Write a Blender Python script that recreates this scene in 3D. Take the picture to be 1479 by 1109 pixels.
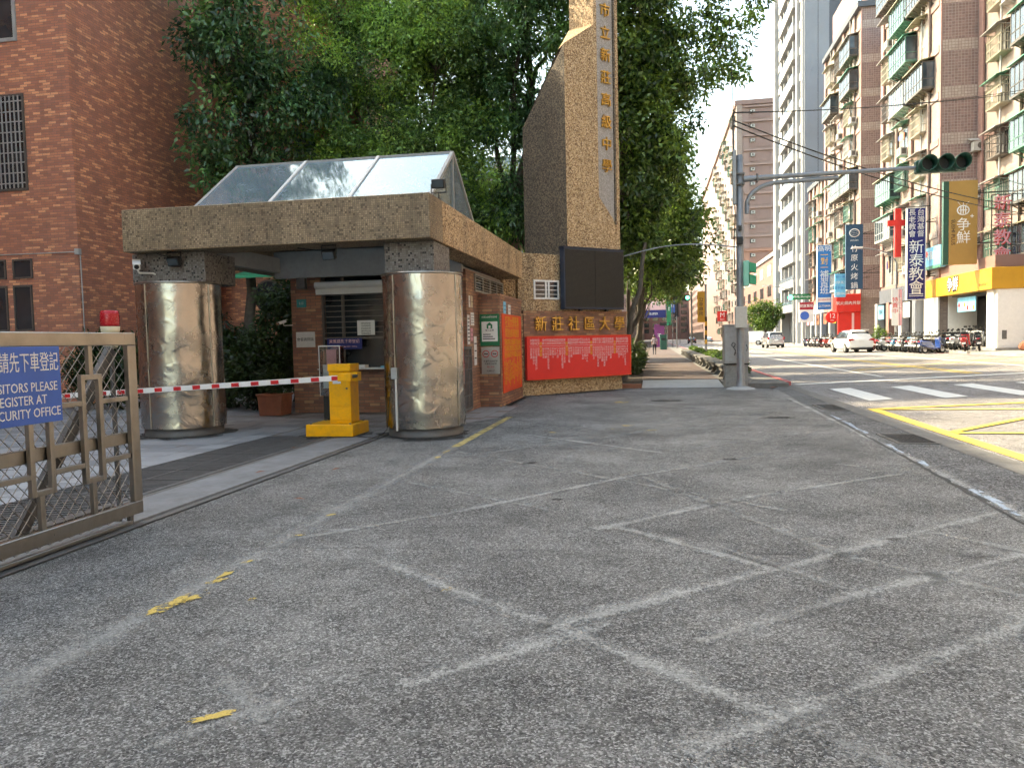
import bpy, bmesh, math, random
import numpy as np
from mathutils import Vector, Matrix
R = math.radians
random.seed(7); RNG = np.random.default_rng(7)
SC = bpy.context.scene
COL = SC.collection
for _o in list(bpy.data.objects): bpy.data.objects.remove(_o)

# ------------------------------------------------------------------ camera
cam_d = bpy.data.cameras.new('camera'); cam = bpy.data.objects.new('camera', cam_d); COL.objects.link(cam)
cam_d.sensor_width = 36.0; cam_d.lens = 27.02; cam_d.clip_start = 0.05; cam_d.clip_end = 3000
_f = Vector((-0.18098392, 0.98190321, -0.05577545)); _u = Vector((0.01152605, 0.05882573, 0.99820172)); _r = Vector((0.98341851, 0.18001559, -0.02196398))
cam.matrix_world = Matrix(((_r.x, _u.x, -_f.x, 0), (_r.y, _u.y, -_f.y, 0), (_r.z, _u.z, -_f.z, 1.5), (0, 0, 0, 1)))
SC.camera = cam

# ------------------------------------------------------------------ light
SUN_AZ = (-0.93, 0.37)          # horizontal direction towards the sun (world x, y)
SUN_EL = R(42)
world = bpy.data.worlds.new('World'); SC.world = world; world.use_nodes = True
wn = world.node_tree; wn.nodes.clear()
sky = wn.nodes.new('ShaderNodeTexSky'); sky.sky_type = 'NISHITA'; sky.sun_disc = False
sky.sun_elevation = SUN_EL; sky.sun_rotation = math.atan2(SUN_AZ[0], SUN_AZ[1])
sky.altitude = 20; sky.air_density = 1.0; sky.dust_density = 1.6; sky.ozone_density = 1.0
bg = wn.nodes.new('ShaderNodeBackground'); bg.inputs['Strength'].default_value = 0.15
wo = wn.nodes.new('ShaderNodeOutputWorld')
wn.links.new(sky.outputs[0], bg.inputs['Color']); wn.links.new(bg.outputs[0], wo.inputs['Surface'])
sun_d = bpy.data.lights.new('sun', 'SUN'); sun_d.energy = 2.0; sun_d.angle = R(0.55); sun_d.color = (1.0, 0.955, 0.90)
sun = bpy.data.objects.new('sun', sun_d); COL.objects.link(sun)
_s = Vector((SUN_AZ[0] * math.cos(SUN_EL), SUN_AZ[1] * math.cos(SUN_EL), math.sin(SUN_EL)))
sun.rotation_euler = _s.to_track_quat('Z', 'Y').to_euler(); sun.location = (-30, 10, 60)
SC.view_settings.view_transform = 'Standard'; SC.view_settings.look = 'None'
SC.view_settings.exposure = 2.6; SC.view_settings.gamma = 1.0; SC.view_settings.use_curve_mapping = False
SC.view_settings.use_white_balance = True; SC.view_settings.white_balance_temperature = 9300; SC.view_settings.white_balance_tint = 3
SC.cycles.max_bounces = 4; SC.cycles.diffuse_bounces = 2; SC.cycles.glossy_bounces = 2
SC.cycles.transparent_max_bounces = 6; SC.cycles.transmission_bounces = 4
SC.cycles.use_adaptive_sampling = True; SC.cycles.adaptive_threshold = 0.035; SC.cycles.adaptive_min_samples = 12
SC.cycles.caustics_reflective = False; SC.cycles.caustics_refractive = False

# ------------------------------------------------------------------ materials
class NT:
    def __init__(s, name):
        s.mat = bpy.data.materials.new(name); s.mat.use_nodes = True
        s.t = s.mat.node_tree; s.b = s.t.nodes['Principled BSDF']; s.out = s.t.nodes['Material Output']
    def n(s, typ, **k):
        nd = s.t.nodes.new('ShaderNode' + typ)
        for a, v in k.items():
            if a.startswith('i_'): s.set(nd, a[2:].replace('_', ' '), v)
            elif a.startswith('j'): s.set(nd, int(a[1:]), v)
            else: setattr(nd, a, v)
        return nd
    def set(s, nd, key, v):
        inp = nd.inputs[key]
        if hasattr(v, 'is_linked') or isinstance(v, bpy.types.NodeSocket): s.t.links.new(v, inp)
        else: inp.default_value = v
    def math(s, op, a, b=0.0, c=None):
        nd = s.t.nodes.new('ShaderNodeMath'); nd.operation = op
        s.set(nd, 0, a); s.set(nd, 1, b)
        if c is not None: s.set(nd, 2, c)
        return nd.outputs[0]
    def mix(s, fac, a, b, mode='MIX'):
        nd = s.t.nodes.new('ShaderNodeMix'); nd.data_type = 'RGBA'; nd.blend_type = mode
        s.set(nd, 0, fac); s.set(nd, 6, a if not isinstance(a, tuple) else c4(a)); s.set(nd, 7, b if not isinstance(b, tuple) else c4(b))
        return nd.outputs[2]
    def ramp(s, fac, stops, interp='LINEAR'):
        nd = s.t.nodes.new('ShaderNodeValToRGB'); nd.color_ramp.interpolation = interp
        e = nd.color_ramp.elements
        while len(e) < len(stops): e.new(0.5)
        for i, (p, c) in enumerate(stops):
            e[i].position = p; e[i].color = c4(c) if isinstance(c, tuple) else (c, c, c, 1)
        s.t.links.new(fac, nd.inputs[0]); return nd.outputs[0]
    def noise(s, scale, detail=3.0, rough=0.55, vec=None, dist=0.0):
        nd = s.n('TexNoise', i_Scale=scale, i_Detail=detail, i_Roughness=rough, i_Distortion=dist)
        s.t.links.new(vec if vec is not None else s.pos(), nd.inputs['Vector']); return nd.outputs[0]
    def vor(s, scale, vec=None, out='Color', feature='F1'):
        nd = s.n('TexVoronoi', feature=feature, i_Scale=scale)
        s.t.links.new(vec if vec is not None else s.pos(), nd.inputs['Vector']); return nd.outputs[out]
    def pos(s):
        if not hasattr(s, '_p'): s._p = s.n('NewGeometry').outputs['Position']
        return s._p
    def obj(s):
        if not hasattr(s, '_o'): s._o = s.n('TexCoord').outputs['Object']
        return s._o
    def uv(s):
        if not hasattr(s, '_uv'): s._uv = s.n('UVMap', uv_map='UVMap').outputs[0]
        return s._uv
    def bump(s, hgt, strength=0.3, dist=0.01):
        nd = s.n('Bump', i_Strength=strength, i_Distance=dist); s.t.links.new(hgt, nd.inputs['Height'])
        s.t.links.new(nd.outputs[0], s.b.inputs['Normal'])
    def p(s, **k):
        for a, v in k.items(): s.set(s.b, {'col': 'Base Color', 'rough': 'Roughness', 'metal': 'Metallic', 'spec': 'Specular IOR Level', 'alpha': 'Alpha'}[a], c4(v) if isinstance(v, tuple) else v)
        return s.mat
def c4(c): return (c[0], c[1], c[2], 1.0) if len(c) == 3 else c
def sc(c, k): return tuple(x * k for x in c)

def paint(name, col, rough=0.5, var=0.18, scale=3.0, metal=0.0, spec=0.4, dirt=0.0, bump=0.0):
    t = NT(name)
    n1 = t.noise(scale, 4, 0.6); n2 = t.noise(scale * 9, 3, 0.6)
    f = t.math('ADD', t.math('MULTIPLY', n1, 0.65), t.math('MULTIPLY', n2, 0.35))
    c = t.ramp(f, [(0.3, sc(col, 1 - var)), (0.7, sc(col, 1 + var * 0.6))])
    if dirt > 0:
        d = t.ramp(t.noise(scale * 2.3, 5, 0.7), [(0.48, 0.0), (0.75, 1.0)])
        c = t.mix(t.math('MULTIPLY', d, dirt), c, sc((0.12, 0.10, 0.08), 1.0))
    t.p(col=c, metal=metal, spec=spec)
    t.p(rough=t.math('ADD', t.math('MULTIPLY', n2, 0.25), rough - 0.12))
    if bump > 0: t.bump(n2, bump, 0.01)
    return t.mat

def tiled(name, w, h, mort, cols, mcol, off=0.5, rough=0.6, bump=0.4, dirt=0.25, dcol=(0.05, 0.045, 0.04), spec=0.35, rowjit=0.0, dscale=0.6, streak=True):
    t = NT(name)
    sx = t.n('SeparateXYZ'); t.t.links.new(t.uv(), sx.inputs[0])
    u, v = sx.outputs[0], sx.outputs[1]
    vr = t.math('DIVIDE', v, h); row = t.math('FLOOR', vr)
    ur = t.math('DIVIDE', u, w)
    sh = t.math('MULTIPLY', t.math('MODULO', t.math('ADD', row, 2000.0), 2.0), off)
    if rowjit > 0:
        wn_ = t.n('TexWhiteNoise', noise_dimensions='1D'); t.t.links.new(row, wn_.inputs['W']); sh = t.math('ADD', sh, t.math('MULTIPLY', wn_.outputs[0], rowjit))
    ur = t.math('ADD', ur, sh); colm = t.math('FLOOR', ur)
    cb = t.n('CombineXYZ', j0=colm, j1=row)
    wn2 = t.n('TexWhiteNoise', noise_dimensions='2D'); t.t.links.new(cb.outputs[0], wn2.inputs['Vector'])
    c = t.ramp(wn2.outputs[0], cols, 'CONSTANT')
    fu = t.math('FRACT', ur); fv = t.math('FRACT', vr)
    def edge(f, m): return t.math('MULTIPLY', t.math('GREATER_THAN', f, m), t.math('LESS_THAN', f, 1 - m))
    mask = t.math('MULTIPLY', edge(fu, mort / w / 2), edge(fv, mort / h / 2))
    big = t.noise(dscale, 5, 0.65)
    fine = t.noise(22, 3, 0.6)
    c = t.mix(t.math('MULTIPLY', fine, 0.35), c, sc(cols[0][1], 0.7))
    c = t.mix(mask, mcol, c)
    if streak:
        mp = t.n('Mapping'); mp.inputs['Scale'].default_value = (2.2, 2.2, 0.25); t.t.links.new(t.pos(), mp.inputs[0])
        st = t.ramp(t.noise(1.6, 5, 0.65, vec=mp.outputs[0]), [(0.46, 0.0), (0.78, 1.0)])
        c = t.mix(t.math('MULTIPLY', st, dirt), c, dcol)
    c = t.mix(t.math('MULTIPLY', t.ramp(big, [(0.4, 0.0), (0.8, 1.0)]), dirt), c, dcol)
    t.p(col=c, rough=t.math('ADD', t.math('MULTIPLY', mask, -0.2), rough + 0.2), spec=spec)
    if bump: t.bump(t.math('ADD', mask, t.math('MULTIPLY', wn2.outputs[0], 0.3)), bump, 0.006)
    return t.mat

def pebble(name, cols, scale=70, dirt=0.4, dcol=(0.05, 0.04, 0.03), bump=0.6):
    t = NT(name)
    nd = t.n('TexVoronoi', i_Scale=scale); t.t.links.new(t.pos(), nd.inputs['Vector'])
    hs = t.n('SeparateColor'); t.t.links.new(nd.outputs['Color'], hs.inputs[0])
    c = t.ramp(hs.outputs[0], cols, 'CONSTANT')
    c = t.mix(t.math('MULTIPLY', t.ramp(nd.outputs['Distance'], [(0.35, 0.0), (0.75, 1.0)]), 0.6), c, sc(cols[0][1], 0.5))
    mp = t.n('Mapping'); mp.inputs['Scale'].default_value = (2.0, 2.0, 0.35); t.t.links.new(t.pos(), mp.inputs[0])
    st = t.ramp(t.noise(1.3, 6, 0.7, vec=mp.outputs[0]), [(0.45, 0.0), (0.72, 1.0)])
    c = t.mix(t.math('MULTIPLY', st, dirt), c, dcol)
    t.p(col=c, rough=0.75, spec=0.3)
    t.bump(t.math('MULTIPLY', nd.outputs['Distance'], -1.0), bump, 0.008)
    return t.mat

def asphalt(name, base, var=0.5, patch=0.35, scale=150, tint=(1, 1, 1), worn=0.5, rough=0.85, ghost=None):
    """old asphalt: loose coarse stones, rubbed patches, stains; ghost = only a film of worn paint with ragged edges (uv v runs across the line)"""
    t = NT(name); p = t.pos()
    v1 = t.n('TexVoronoi', i_Scale=scale); t.t.links.new(p, v1.inputs['Vector'])
    s1 = t.n('SeparateColor'); t.t.links.new(v1.outputs['Color'], s1.inputs[0])
    v2 = t.n('TexVoronoi', i_Scale=scale * 0.45); t.t.links.new(p, v2.inputs['Vector'])
    s2 = t.n('SeparateColor'); t.t.links.new(v2.outputs['Color'], s2.inputs[0])
    n_f = t.noise(scale * 0.30, 2, 0.75); n_m = t.noise(4.5, 3, 0.7); n_b = t.noise(0.7, 4, 0.65)
    f0 = t.math('ADD', t.math('MULTIPLY', s1.outputs[0], 0.78), t.math('MULTIPLY', s2.outputs[1], 0.22))
    stone = t.ramp(f0, [(0.05, base * 0.28), (0.35, base * 0.62), (0.55, base * 1.02), (0.72, base * 1.7), (0.90, base * 3.3)])
    f = t.math('ADD', t.math('MULTIPLY', n_m, 0.5), t.math('MULTIPLY', n_b, 0.5))
    wornm = t.ramp(t.math('ADD', f, t.math('MULTIPLY', t.math('SUBTRACT', n_f, 0.5), 0.7)), [(0.40, 0.0), (0.68, 1.0)])
    c = t.mix(t.math('MULTIPLY', wornm, worn), stone, t.mix(0.5, stone, (base * 3.0, base * 3.0, base * 2.95)))
    c = t.mix(1.0, c, t.ramp(n_b, [(0.25, (1 - patch) * 1.0), (0.75, 1 + patch * 0.6)]), 'MULTIPLY')
    stain = t.ramp(t.noise(1.3, 3, 0.6), [(0.56, 0.0), (0.75, 0.5)])
    c = t.mix(stain, c, (base * 0.45, base * 0.45, base * 0.46))
    c = t.mix(1.0, c, tint, 'MULTIPLY')
    if ghost is not None:
        c = t.mix(0.5, t.mix(1.0, c, (1.8, 1.8, 1.74), 'MULTIPLY'), (base * 3.6, base * 3.6, base * 3.45))
        sx = t.n('SeparateXYZ'); t.t.links.new(t.uv(), sx.inputs[0]); v = sx.outputs[1]
        e = t.math('MINIMUM', v, t.math('SUBTRACT', 1.0, v))
        k = t.math('ADD', t.math('MULTIPLY', e, 1.5), t.math('MULTIPLY', t.math('SUBTRACT', n_f, 0.5), 1.3))
        k = t.math('ADD', k, t.math('MULTIPLY', t.math('SUBTRACT', t.noise(2.2, 4, 0.7), 0.5), 2.0))
        k = t.math('ADD', k, t.math('MULTIPLY', t.math('SUBTRACT', s1.outputs[2], 0.5), 0.5))
        t.p(alpha=t.math('MULTIPLY', t.ramp(k, [(0.05, 0.0), (0.75, 1.0)]), ghost))
    t.p(col=c, rough=rough, spec=0.3)
    h = t.math('ADD', t.math('MULTIPLY', v1.outputs['Distance'], -1.2), t.math('MULTIPLY', n_f, 0.9))
    t.bump(h, 0.8, 0.012)
    return t.mat

def worn_paint(name, col, cover=0.5, nscale=9.0, soft=0.15, speck=0.5, rough=0.7, fine=160):
    """paint rubbed away in patches: bare ground shows through the gaps"""
    t = NT(name)
    n1 = t.noise(nscale, 6, 0.7, dist=0.3); n2 = t.noise(fine, 3, 0.7); v = t.vor(fine * 0.9, out='Distance')
    f = t.math('ADD', t.math('ADD', n1, t.math('MULTIPLY', t.math('SUBTRACT', n2, 0.5), speck)), t.math('MULTIPLY', t.math('SUBTRACT', v, 0.4), speck * 0.4))
    a = t.ramp(f, [(max(0, 1 - cover - soft), 0.0), (min(1, 1 - cover + soft), 1.0)])
    c = t.ramp(n2, [(0.3, sc(col, 0.75)), (0.7, sc(col, 1.1))])
    t.p(col=c, rough=rough, spec=0.3, alpha=a)
    return t.mat

def steel(name, col=(0.55, 0.52, 0.47), rough=0.22, dents=0.0, brushed=0.25, dirt=0.2):
    t = NT(name)
    mp = t.n('Mapping'); mp.inputs['Scale'].default_value = (60, 60, 1.2); t.t.links.new(t.pos(), mp.inputs[0])
    br = t.noise(3.0, 3, 0.6, vec=mp.outputs[0])
    d = t.ramp(t.noise(2.6, 6, 0.7), [(0.42, 0.0), (0.75, 1.0)])
    c = t.mix(t.math('MULTIPLY', d, dirt), col, sc(col, 0.45))
    t.p(col=c, metal=1.0)
    t.p(rough=t.math('ADD', t.math('ADD', t.math('MULTIPLY', br, brushed * 0.4), rough - brushed * 0.15), t.math('MULTIPLY', d, 0.16)))
    if dents:
        a = t.noise(2.3, 2, 0.45, dist=0.5); b = t.ramp(t.noise(3.4, 1, 0.4, dist=1.0), [(0.52, 0.0), (0.66, 1.0)])
        h = t.math('ADD', t.math('MULTIPLY', a, 1.0), t.math('MULTIPLY', b, 0.25))
        t.bump(h, dents, 0.08)
    else: t.bump(br, 0.05, 0.005)
    return t.mat

def glass_dark(name, col=(0.02, 0.025, 0.03), rough=0.06, spec=0.7):
    t = NT(name); n = t.noise(1.2, 2, 0.5)
    t.p(col=t.ramp(n, [(0.3, sc(col, 0.6)), (0.7, sc(col, 1.6))]), rough=rough, spec=spec); t.bump(n, 0.03, 0.05)
    return t.mat

def leafmat(name, dark, light, trans=0.3, rough=0.45):
    t = NT(name)
    sx = t.n('SeparateXYZ'); t.t.links.new(t.uv(), sx.inputs[0])
    f = t.math('ADD', t.math('MULTIPLY', sx.outputs[0], 0.4), t.math('MULTIPLY', sx.outputs[1], 0.6))
    c = t.ramp(f, [(0.18, sc(dark, 0.7)), (0.52, light), (0.85, (light[0] * 2.3, light[1] * 1.9, light[2] * 1.2))])
    df = t.n('BsdfDiffuse'); t.t.links.new(c, df.inputs[0]); gl = t.n('BsdfGlossy', i_Roughness=rough)
    tr = t.n('BsdfTranslucent'); t.t.links.new(t.mix(0.4, c, (0.16, 0.24, 0.02)), tr.inputs[0])
    mx = t.n('MixShader'); mx.inputs[0].default_value = trans
    t.t.links.new(df.outputs[0], mx.inputs[1]); t.t.links.new(tr.outputs[0], mx.inputs[2])
    m2 = t.n('MixShader'); m2.inputs[0].default_value = 0.05
    t.t.links.new(mx.outputs[0], m2.inputs[1]); t.t.links.new(gl.outputs[0], m2.inputs[2]); t.t.links.new(m2.outputs[0], t.out.inputs[0])
    t.t.nodes.remove(t.b)
    return t.mat

def emis(name, col, s=2.0):
    t = NT(name); t.p(col=col, rough=0.4); t.b.inputs['Emission Color'].default_value = c4(col); t.b.inputs['Emission Strength'].default_value = s
    return t.mat

M = {}
M['asphalt'] = asphalt('forecourt_asphalt', 0.150, scale=125, worn=0.6, patch=0.35, tint=(1.01, 1.0, 0.965))
M['road'] = asphalt('road_asphalt', 0.19, scale=120, worn=0.5, patch=0.2, tint=(1.02, 0.965, 0.94))
M['gutter'] = asphalt('gutter_concrete', 0.10, scale=70, worn=0.55, patch=0.4)
M['concrete'] = paint('old_concrete', (0.30, 0.29, 0.27), 0.85, 0.35, 2.0, dirt=0.5, bump=0.3)
M['conc_dark'] = paint('stained_concrete', (0.16, 0.155, 0.145), 0.9, 0.4, 3.0, dirt=0.6, bump=0.4)
M['conc_light'] = paint('pale_concrete', (0.42, 0.42, 0.41), 0.85, 0.2, 4.0, dirt=0.25, bump=0.2)
M['soil'] = paint('soil', (0.07, 0.05, 0.035), 0.95, 0.5, 8.0, bump=0.8)
M['ground'] = paint('dull_ground', (0.16, 0.155, 0.15), 0.9, 0.3, 0.5)
M['hatch'] = asphalt('ghost_of_paint', 0.144, scale=125, worn=0.6, ghost=0.62)
M['hatch2'] = asphalt('ghost_of_paint_strong', 0.144, scale=125, worn=0.6, ghost=0.85)
M['yflake'] = worn_paint('flaking_yellow_paint', (0.60, 0.43, 0.12), 0.50, 7.0, 0.03, 0.12)
M['yline'] = worn_paint('patchy_yellow_paint', (0.58, 0.44, 0.17), 0.52, 7.0, 0.08, 0.35)
M['ypaint'] = worn_paint('road_yellow_paint', (0.72, 0.50, 0.10), 0.80, 14.0, 0.2, 0.4)
M['wpaint'] = worn_paint('road_white_paint', (0.74, 0.74, 0.70), 0.76, 12.0, 0.2, 0.4)
M['rpaint'] = worn_paint('kerb_red_paint', (0.50, 0.12, 0.11), 0.72, 14.0, 0.2, 0.4)
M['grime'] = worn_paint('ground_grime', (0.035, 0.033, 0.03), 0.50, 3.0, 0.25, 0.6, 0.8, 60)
M['bluepatch'] = worn_paint('chipped_pale_paint', (0.42, 0.50, 0.58), 0.55, 6.0, 0.06, 0.3)
BR = [(0.0, (0.447, 0.173, 0.113)), (0.28, (0.575, 0.218, 0.130)), (0.52, (0.681, 0.276, 0.158)), (0.72, (0.499, 0.198, 0.134)), (0.86, (0.943, 0.440, 0.235))]
M['brick'] = tiled('brick_tile', 0.237, 0.070, 0.010, BR, (0.24, 0.16, 0.13), 0.5, 0.5, 0.35, 0.2, spec=0.45)
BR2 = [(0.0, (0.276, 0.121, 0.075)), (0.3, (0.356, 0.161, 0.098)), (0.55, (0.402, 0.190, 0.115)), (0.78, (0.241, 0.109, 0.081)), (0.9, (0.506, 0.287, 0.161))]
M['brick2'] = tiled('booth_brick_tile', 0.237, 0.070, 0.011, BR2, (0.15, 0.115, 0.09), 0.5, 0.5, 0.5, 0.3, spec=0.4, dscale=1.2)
MO = [(0.0, (0.165, 0.112, 0.067)), (0.10, (0.319, 0.225, 0.140)), (0.42, (0.396, 0.284, 0.171)), (0.72, (0.461, 0.332, 0.208)), (0.92, (0.282, 0.190, 0.122))]
M['mosaic'] = tiled('gold_brown_mosaic', 0.034, 0.034, 0.005, MO, (0.16, 0.13, 0.09), 0.0, 0.45, 0.3, 0.45, dcol=(0.045, 0.036, 0.024), dscale=1.6)
MG = [(0.0, (0.03, 0.03, 0.03)), (0.09, (0.20, 0.18, 0.16)), (0.4, (0.26, 0.24, 0.22)), (0.75, (0.31, 0.29, 0.27)), (0.93, (0.12, 0.10, 0.09))]
M['mosaic_grey'] = tiled('grey_mosaic', 0.034, 0.034, 0.005, MG, (0.14, 0.13, 0.12), 0.0, 0.45, 0.3, 0.25, dscale=1.6)
PB = [(0.0, (0.169, 0.099, 0.054)), (0.16, (0.451, 0.292, 0.155)), (0.4, (0.632, 0.438, 0.248)), (0.68, (0.788, 0.583, 0.371)), (0.9, (0.338, 0.198, 0.109))]
M['pebble'] = pebble('washed_pebble_tan', PB, 42, 0.18)
M['pebble_dirty'] = pebble('washed_pebble_tan_dirty', PB, 38, 0.62)
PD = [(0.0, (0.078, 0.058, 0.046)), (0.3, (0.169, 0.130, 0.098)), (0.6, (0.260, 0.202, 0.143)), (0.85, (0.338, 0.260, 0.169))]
M['pebble_dark'] = pebble('washed_pebble_shaded', PD, 42, 0.45, (0.05, 0.05, 0.042))  # darker copy of the tan pebble: the tower flank's shade put into its colour
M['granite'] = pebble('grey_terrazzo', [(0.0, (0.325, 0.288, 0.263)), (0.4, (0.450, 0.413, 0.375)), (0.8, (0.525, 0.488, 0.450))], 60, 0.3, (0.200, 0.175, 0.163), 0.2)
M['steel'] = steel('stainless_cladding', (0.36, 0.35, 0.33), 0.20, dents=0.12, brushed=0.12, dirt=0.45)
M['steel2'] = steel('gate_stainless', (0.34, 0.315, 0.28), 0.28, brushed=0.3, dirt=0.5)
M['steel3'] = steel('dull_stainless_plaque', (0.55, 0.55, 0.54), 0.35)
M['galv'] = paint('galvanised_steel', (0.25, 0.265, 0.28), 0.45, 0.18, 5.0, metal=0.4, dirt=0.15)
M['galv_dark'] = paint('weathered_steel', (0.13, 0.13, 0.13), 0.55, 0.3, 6.0, metal=0.3, dirt=0.3)
M['iron'] = paint('dark_iron', (0.035, 0.034, 0.033), 0.6, 0.35, 9.0, dirt=0.2)
M['black'] = paint('black_plastic', (0.012, 0.012, 0.013), 0.45, 0.3, 9.0)
M['bframe'] = paint('brown_window_frame', (0.10, 0.085, 0.075), 0.5, 0.2, 6.0)
M['wframe'] = paint('white_frame', (0.70, 0.69, 0.66), 0.45, 0.15, 5.0, dirt=0.15)
M['gframe'] = paint('grey_frame', (0.34, 0.34, 0.33), 0.45, 0.15, 5.0, dirt=0.2)
M['orange'] = paint('barrier_yellow_paint', (0.90, 0.42, 0.012), 0.42, 0.16, 3.0, dirt=0.22)
M['white'] = paint('white_paint', (0.78, 0.77, 0.74), 0.4, 0.08, 6.0, dirt=0.06)
M['red'] = paint('red_reflective', (0.62, 0.025, 0.03), 0.35, 0.1, 6.0)
M['redshop'] = paint('red_shop_panel', (0.70, 0.03, 0.025), 0.4, 0.12, 3.0)
M['redlamp'] = paint('red_plastic_lens', (0.42, 0.012, 0.02), 0.25, 0.2, 9.0)
M['cream'] = paint('cream_plastic', (0.60, 0.52, 0.36), 0.45, 0.12, 6.0)
M['navy'] = paint('navy_panel', (0.012, 0.018, 0.14), 0.45, 0.12, 4.0)
M['blue'] = paint('sign_blue', (0.045, 0.13, 0.46), 0.4, 0.1, 3.0)
M['teal'] = paint('teal_navy_panel', (0.022, 0.07, 0.13), 0.45, 0.12, 4.0)
M['skyblue'] = paint('bright_blue_panel', (0.02, 0.17, 0.48), 0.4, 0.12, 4.0)
M['lblue'] = paint('light_blue_panel', (0.16, 0.52, 0.75), 0.4, 0.3, 2.0)
M['banner'] = paint('red_banner_cloth', (0.78, 0.035, 0.03), 0.55, 0.10, 2.5)
M['banner_o'] = paint('orange_red_banner_cloth', (0.80, 0.07, 0.02), 0.5, 0.22, 2.0)
M['pinktxt'] = paint('pale_pink_print', (0.82, 0.50, 0.50), 0.6, 0.1)
M['yeltxt'] = paint('yellow_print', (0.80, 0.42, 0.04), 0.6, 0.1)
M['gold'] = paint('gold_leaf', (0.62, 0.37, 0.10), 0.3, 0.15, 20.0, metal=0.75)
M['mustard'] = paint('mustard_panel', (0.56, 0.29, 0.03), 0.45, 0.10, 2.0)
M['ochre'] = paint('ochre_banner', (0.40, 0.235, 0.07), 0.5, 0.10, 2.0)
M['green'] = paint('green_sign', (0.01, 0.17, 0.07), 0.4, 0.15, 4.0)
M['greenaw'] = paint('green_canvas', (0.02, 0.30, 0.15), 0.55, 0.25, 3.0)
M['siggreen'] = paint('dark_green_housing', (0.02, 0.085, 0.06), 0.4, 0.2, 5.0)
M['paper'] = paint('paper', (0.72, 0.71, 0.69), 0.7, 0.08, 8.0)
M['pinkpaper'] = paint('pink_paper', (0.70, 0.33, 0.38), 0.7, 0.1, 8.0)
M['ink'] = paint('ink', (0.02, 0.02, 0.025), 0.6, 0.1)
M['plate'] = paint('brushed_plate', (0.62, 0.62, 0.60), 0.4, 0.1, 6.0)
M['led'] = tiled('led_matrix', 0.032, 0.032, 0.008, [(0.0, (0.028, 0.025, 0.020)), (0.5, (0.034, 0.030, 0.024))], (0.014, 0.013, 0.012), 0.0, 0.6, 0.2, 0.0)
M['ledframe'] = paint('led_housing', (0.025, 0.035, 0.06), 0.45, 0.2, 4.0)
M['glass'] = glass_dark('dark_window_glass')
M['glass_b'] = glass_dark('bluish_window_glass', (0.035, 0.05, 0.06), 0.05)
M['carglass'] = glass_dark('car_glass', (0.03, 0.04, 0.05), 0.04)
M['terracotta'] = paint('terracotta', (0.28, 0.10, 0.055), 0.75, 0.25, 5.0, dirt=0.3)
M['bark'] = paint('bark', (0.085, 0.07, 0.055), 0.9, 0.5, 9.0, bump=0.9)
M['bark2'] = paint('pale_bark', (0.11, 0.095, 0.08), 0.9, 0.4, 7.0, bump=0.9)
M['leaf_s'] = leafmat('small_leaf', (0.035, 0.097, 0.034), (0.167, 0.340, 0.090), 0.32)
M['leaf_d'] = leafmat('dark_big_leaf', (0.018, 0.054, 0.029), (0.066, 0.166, 0.066), 0.2, 0.35)
M['leaf_m'] = leafmat('long_leaf', (0.025, 0.078, 0.034), (0.091, 0.219, 0.081), 0.3, 0.35)
M['leaf_r'] = leafmat('roadside_leaf', (0.022, 0.056, 0.021), (0.096, 0.184, 0.051), 0.3, 0.35)
M['leaf_h'] = leafmat('hedge_leaf', (0.02, 0.05, 0.01), (0.075, 0.15, 0.03), 0.3)
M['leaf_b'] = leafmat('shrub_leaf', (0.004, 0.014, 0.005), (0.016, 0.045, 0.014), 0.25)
M['wire'] = paint('cable_black', (0.02, 0.02, 0.02), 0.6, 0.1)
M['skin'] = paint('skin', (0.42, 0.25, 0.17), 0.6, 0.1)
M['hair'] = paint('black_hair', (0.012, 0.010, 0.009), 0.5, 0.1)
M['shirt'] = paint('plaid_shirt_cloth', (0.45, 0.36, 0.36), 0.8, 0.5, 12.0)
M['trouser'] = paint('dark_trousers', (0.02, 0.02, 0.025), 0.8, 0.2)
M['rubber'] = paint('tyre_rubber', (0.018, 0.018, 0.018), 0.8, 0.2, 9.0)
M['alu'] = paint('alloy', (0.45, 0.45, 0.46), 0.3, 0.1, 9.0, metal=0.7)
def clear_mat():
    t = NT('clear_acrylic'); gl = t.n('BsdfGlossy', i_Roughness=0.04); tr = t.n('BsdfTransparent'); tr.inputs[0].default_value = (0.9, 0.92, 0.92, 1)
    mx = t.n('MixShader'); f = t.n('Fresnel', i_IOR=1.5); t.t.links.new(t.math('ADD', f.outputs[0], 0.06), mx.inputs[0])
    t.t.links.new(tr.outputs[0], mx.inputs[1]); t.t.links.new(gl.outputs[0], mx.inputs[2]); t.t.links.new(mx.outputs[0], t.out.inputs[0]); return t.mat
M['acrylic'] = clear_mat()
def skylight_mat():
    t = NT('dusty_skylight_glass')
    d = t.n('BsdfDiffuse'); gl = t.n('BsdfGlossy', i_Roughness=0.05); gl.inputs[0].default_value = (0.62, 0.78, 0.86, 1); tr = t.n('BsdfTransparent'); tr.inputs[0].default_value = (0.66, 0.76, 0.80, 1)
    d.inputs[0].default_value = (0.33, 0.43, 0.48, 1)
    n = t.ramp(t.noise(2.2, 6, 0.7), [(0.3, 0.34), (0.75, 0.70)])
    m1 = t.n('MixShader'); t.t.links.new(n, m1.inputs[0]); t.t.links.new(tr.outputs[0], m1.inputs[1]); t.t.links.new(d.outputs[0], m1.inputs[2])
    fr = t.n('Fresnel', i_IOR=1.6); m2 = t.n('MixShader'); t.t.links.new(t.math('ADD', t.math('MULTIPLY', fr.outputs[0], 1.3), 0.10), m2.inputs[0])
    t.t.links.new(m1.outputs[0], m2.inputs[1]); t.t.links.new(gl.outputs[0], m2.inputs[2]); t.t.links.new(m2.outputs[0], t.out.inputs[0]); return t.mat
M['skyglass'] = skylight_mat()

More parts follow.
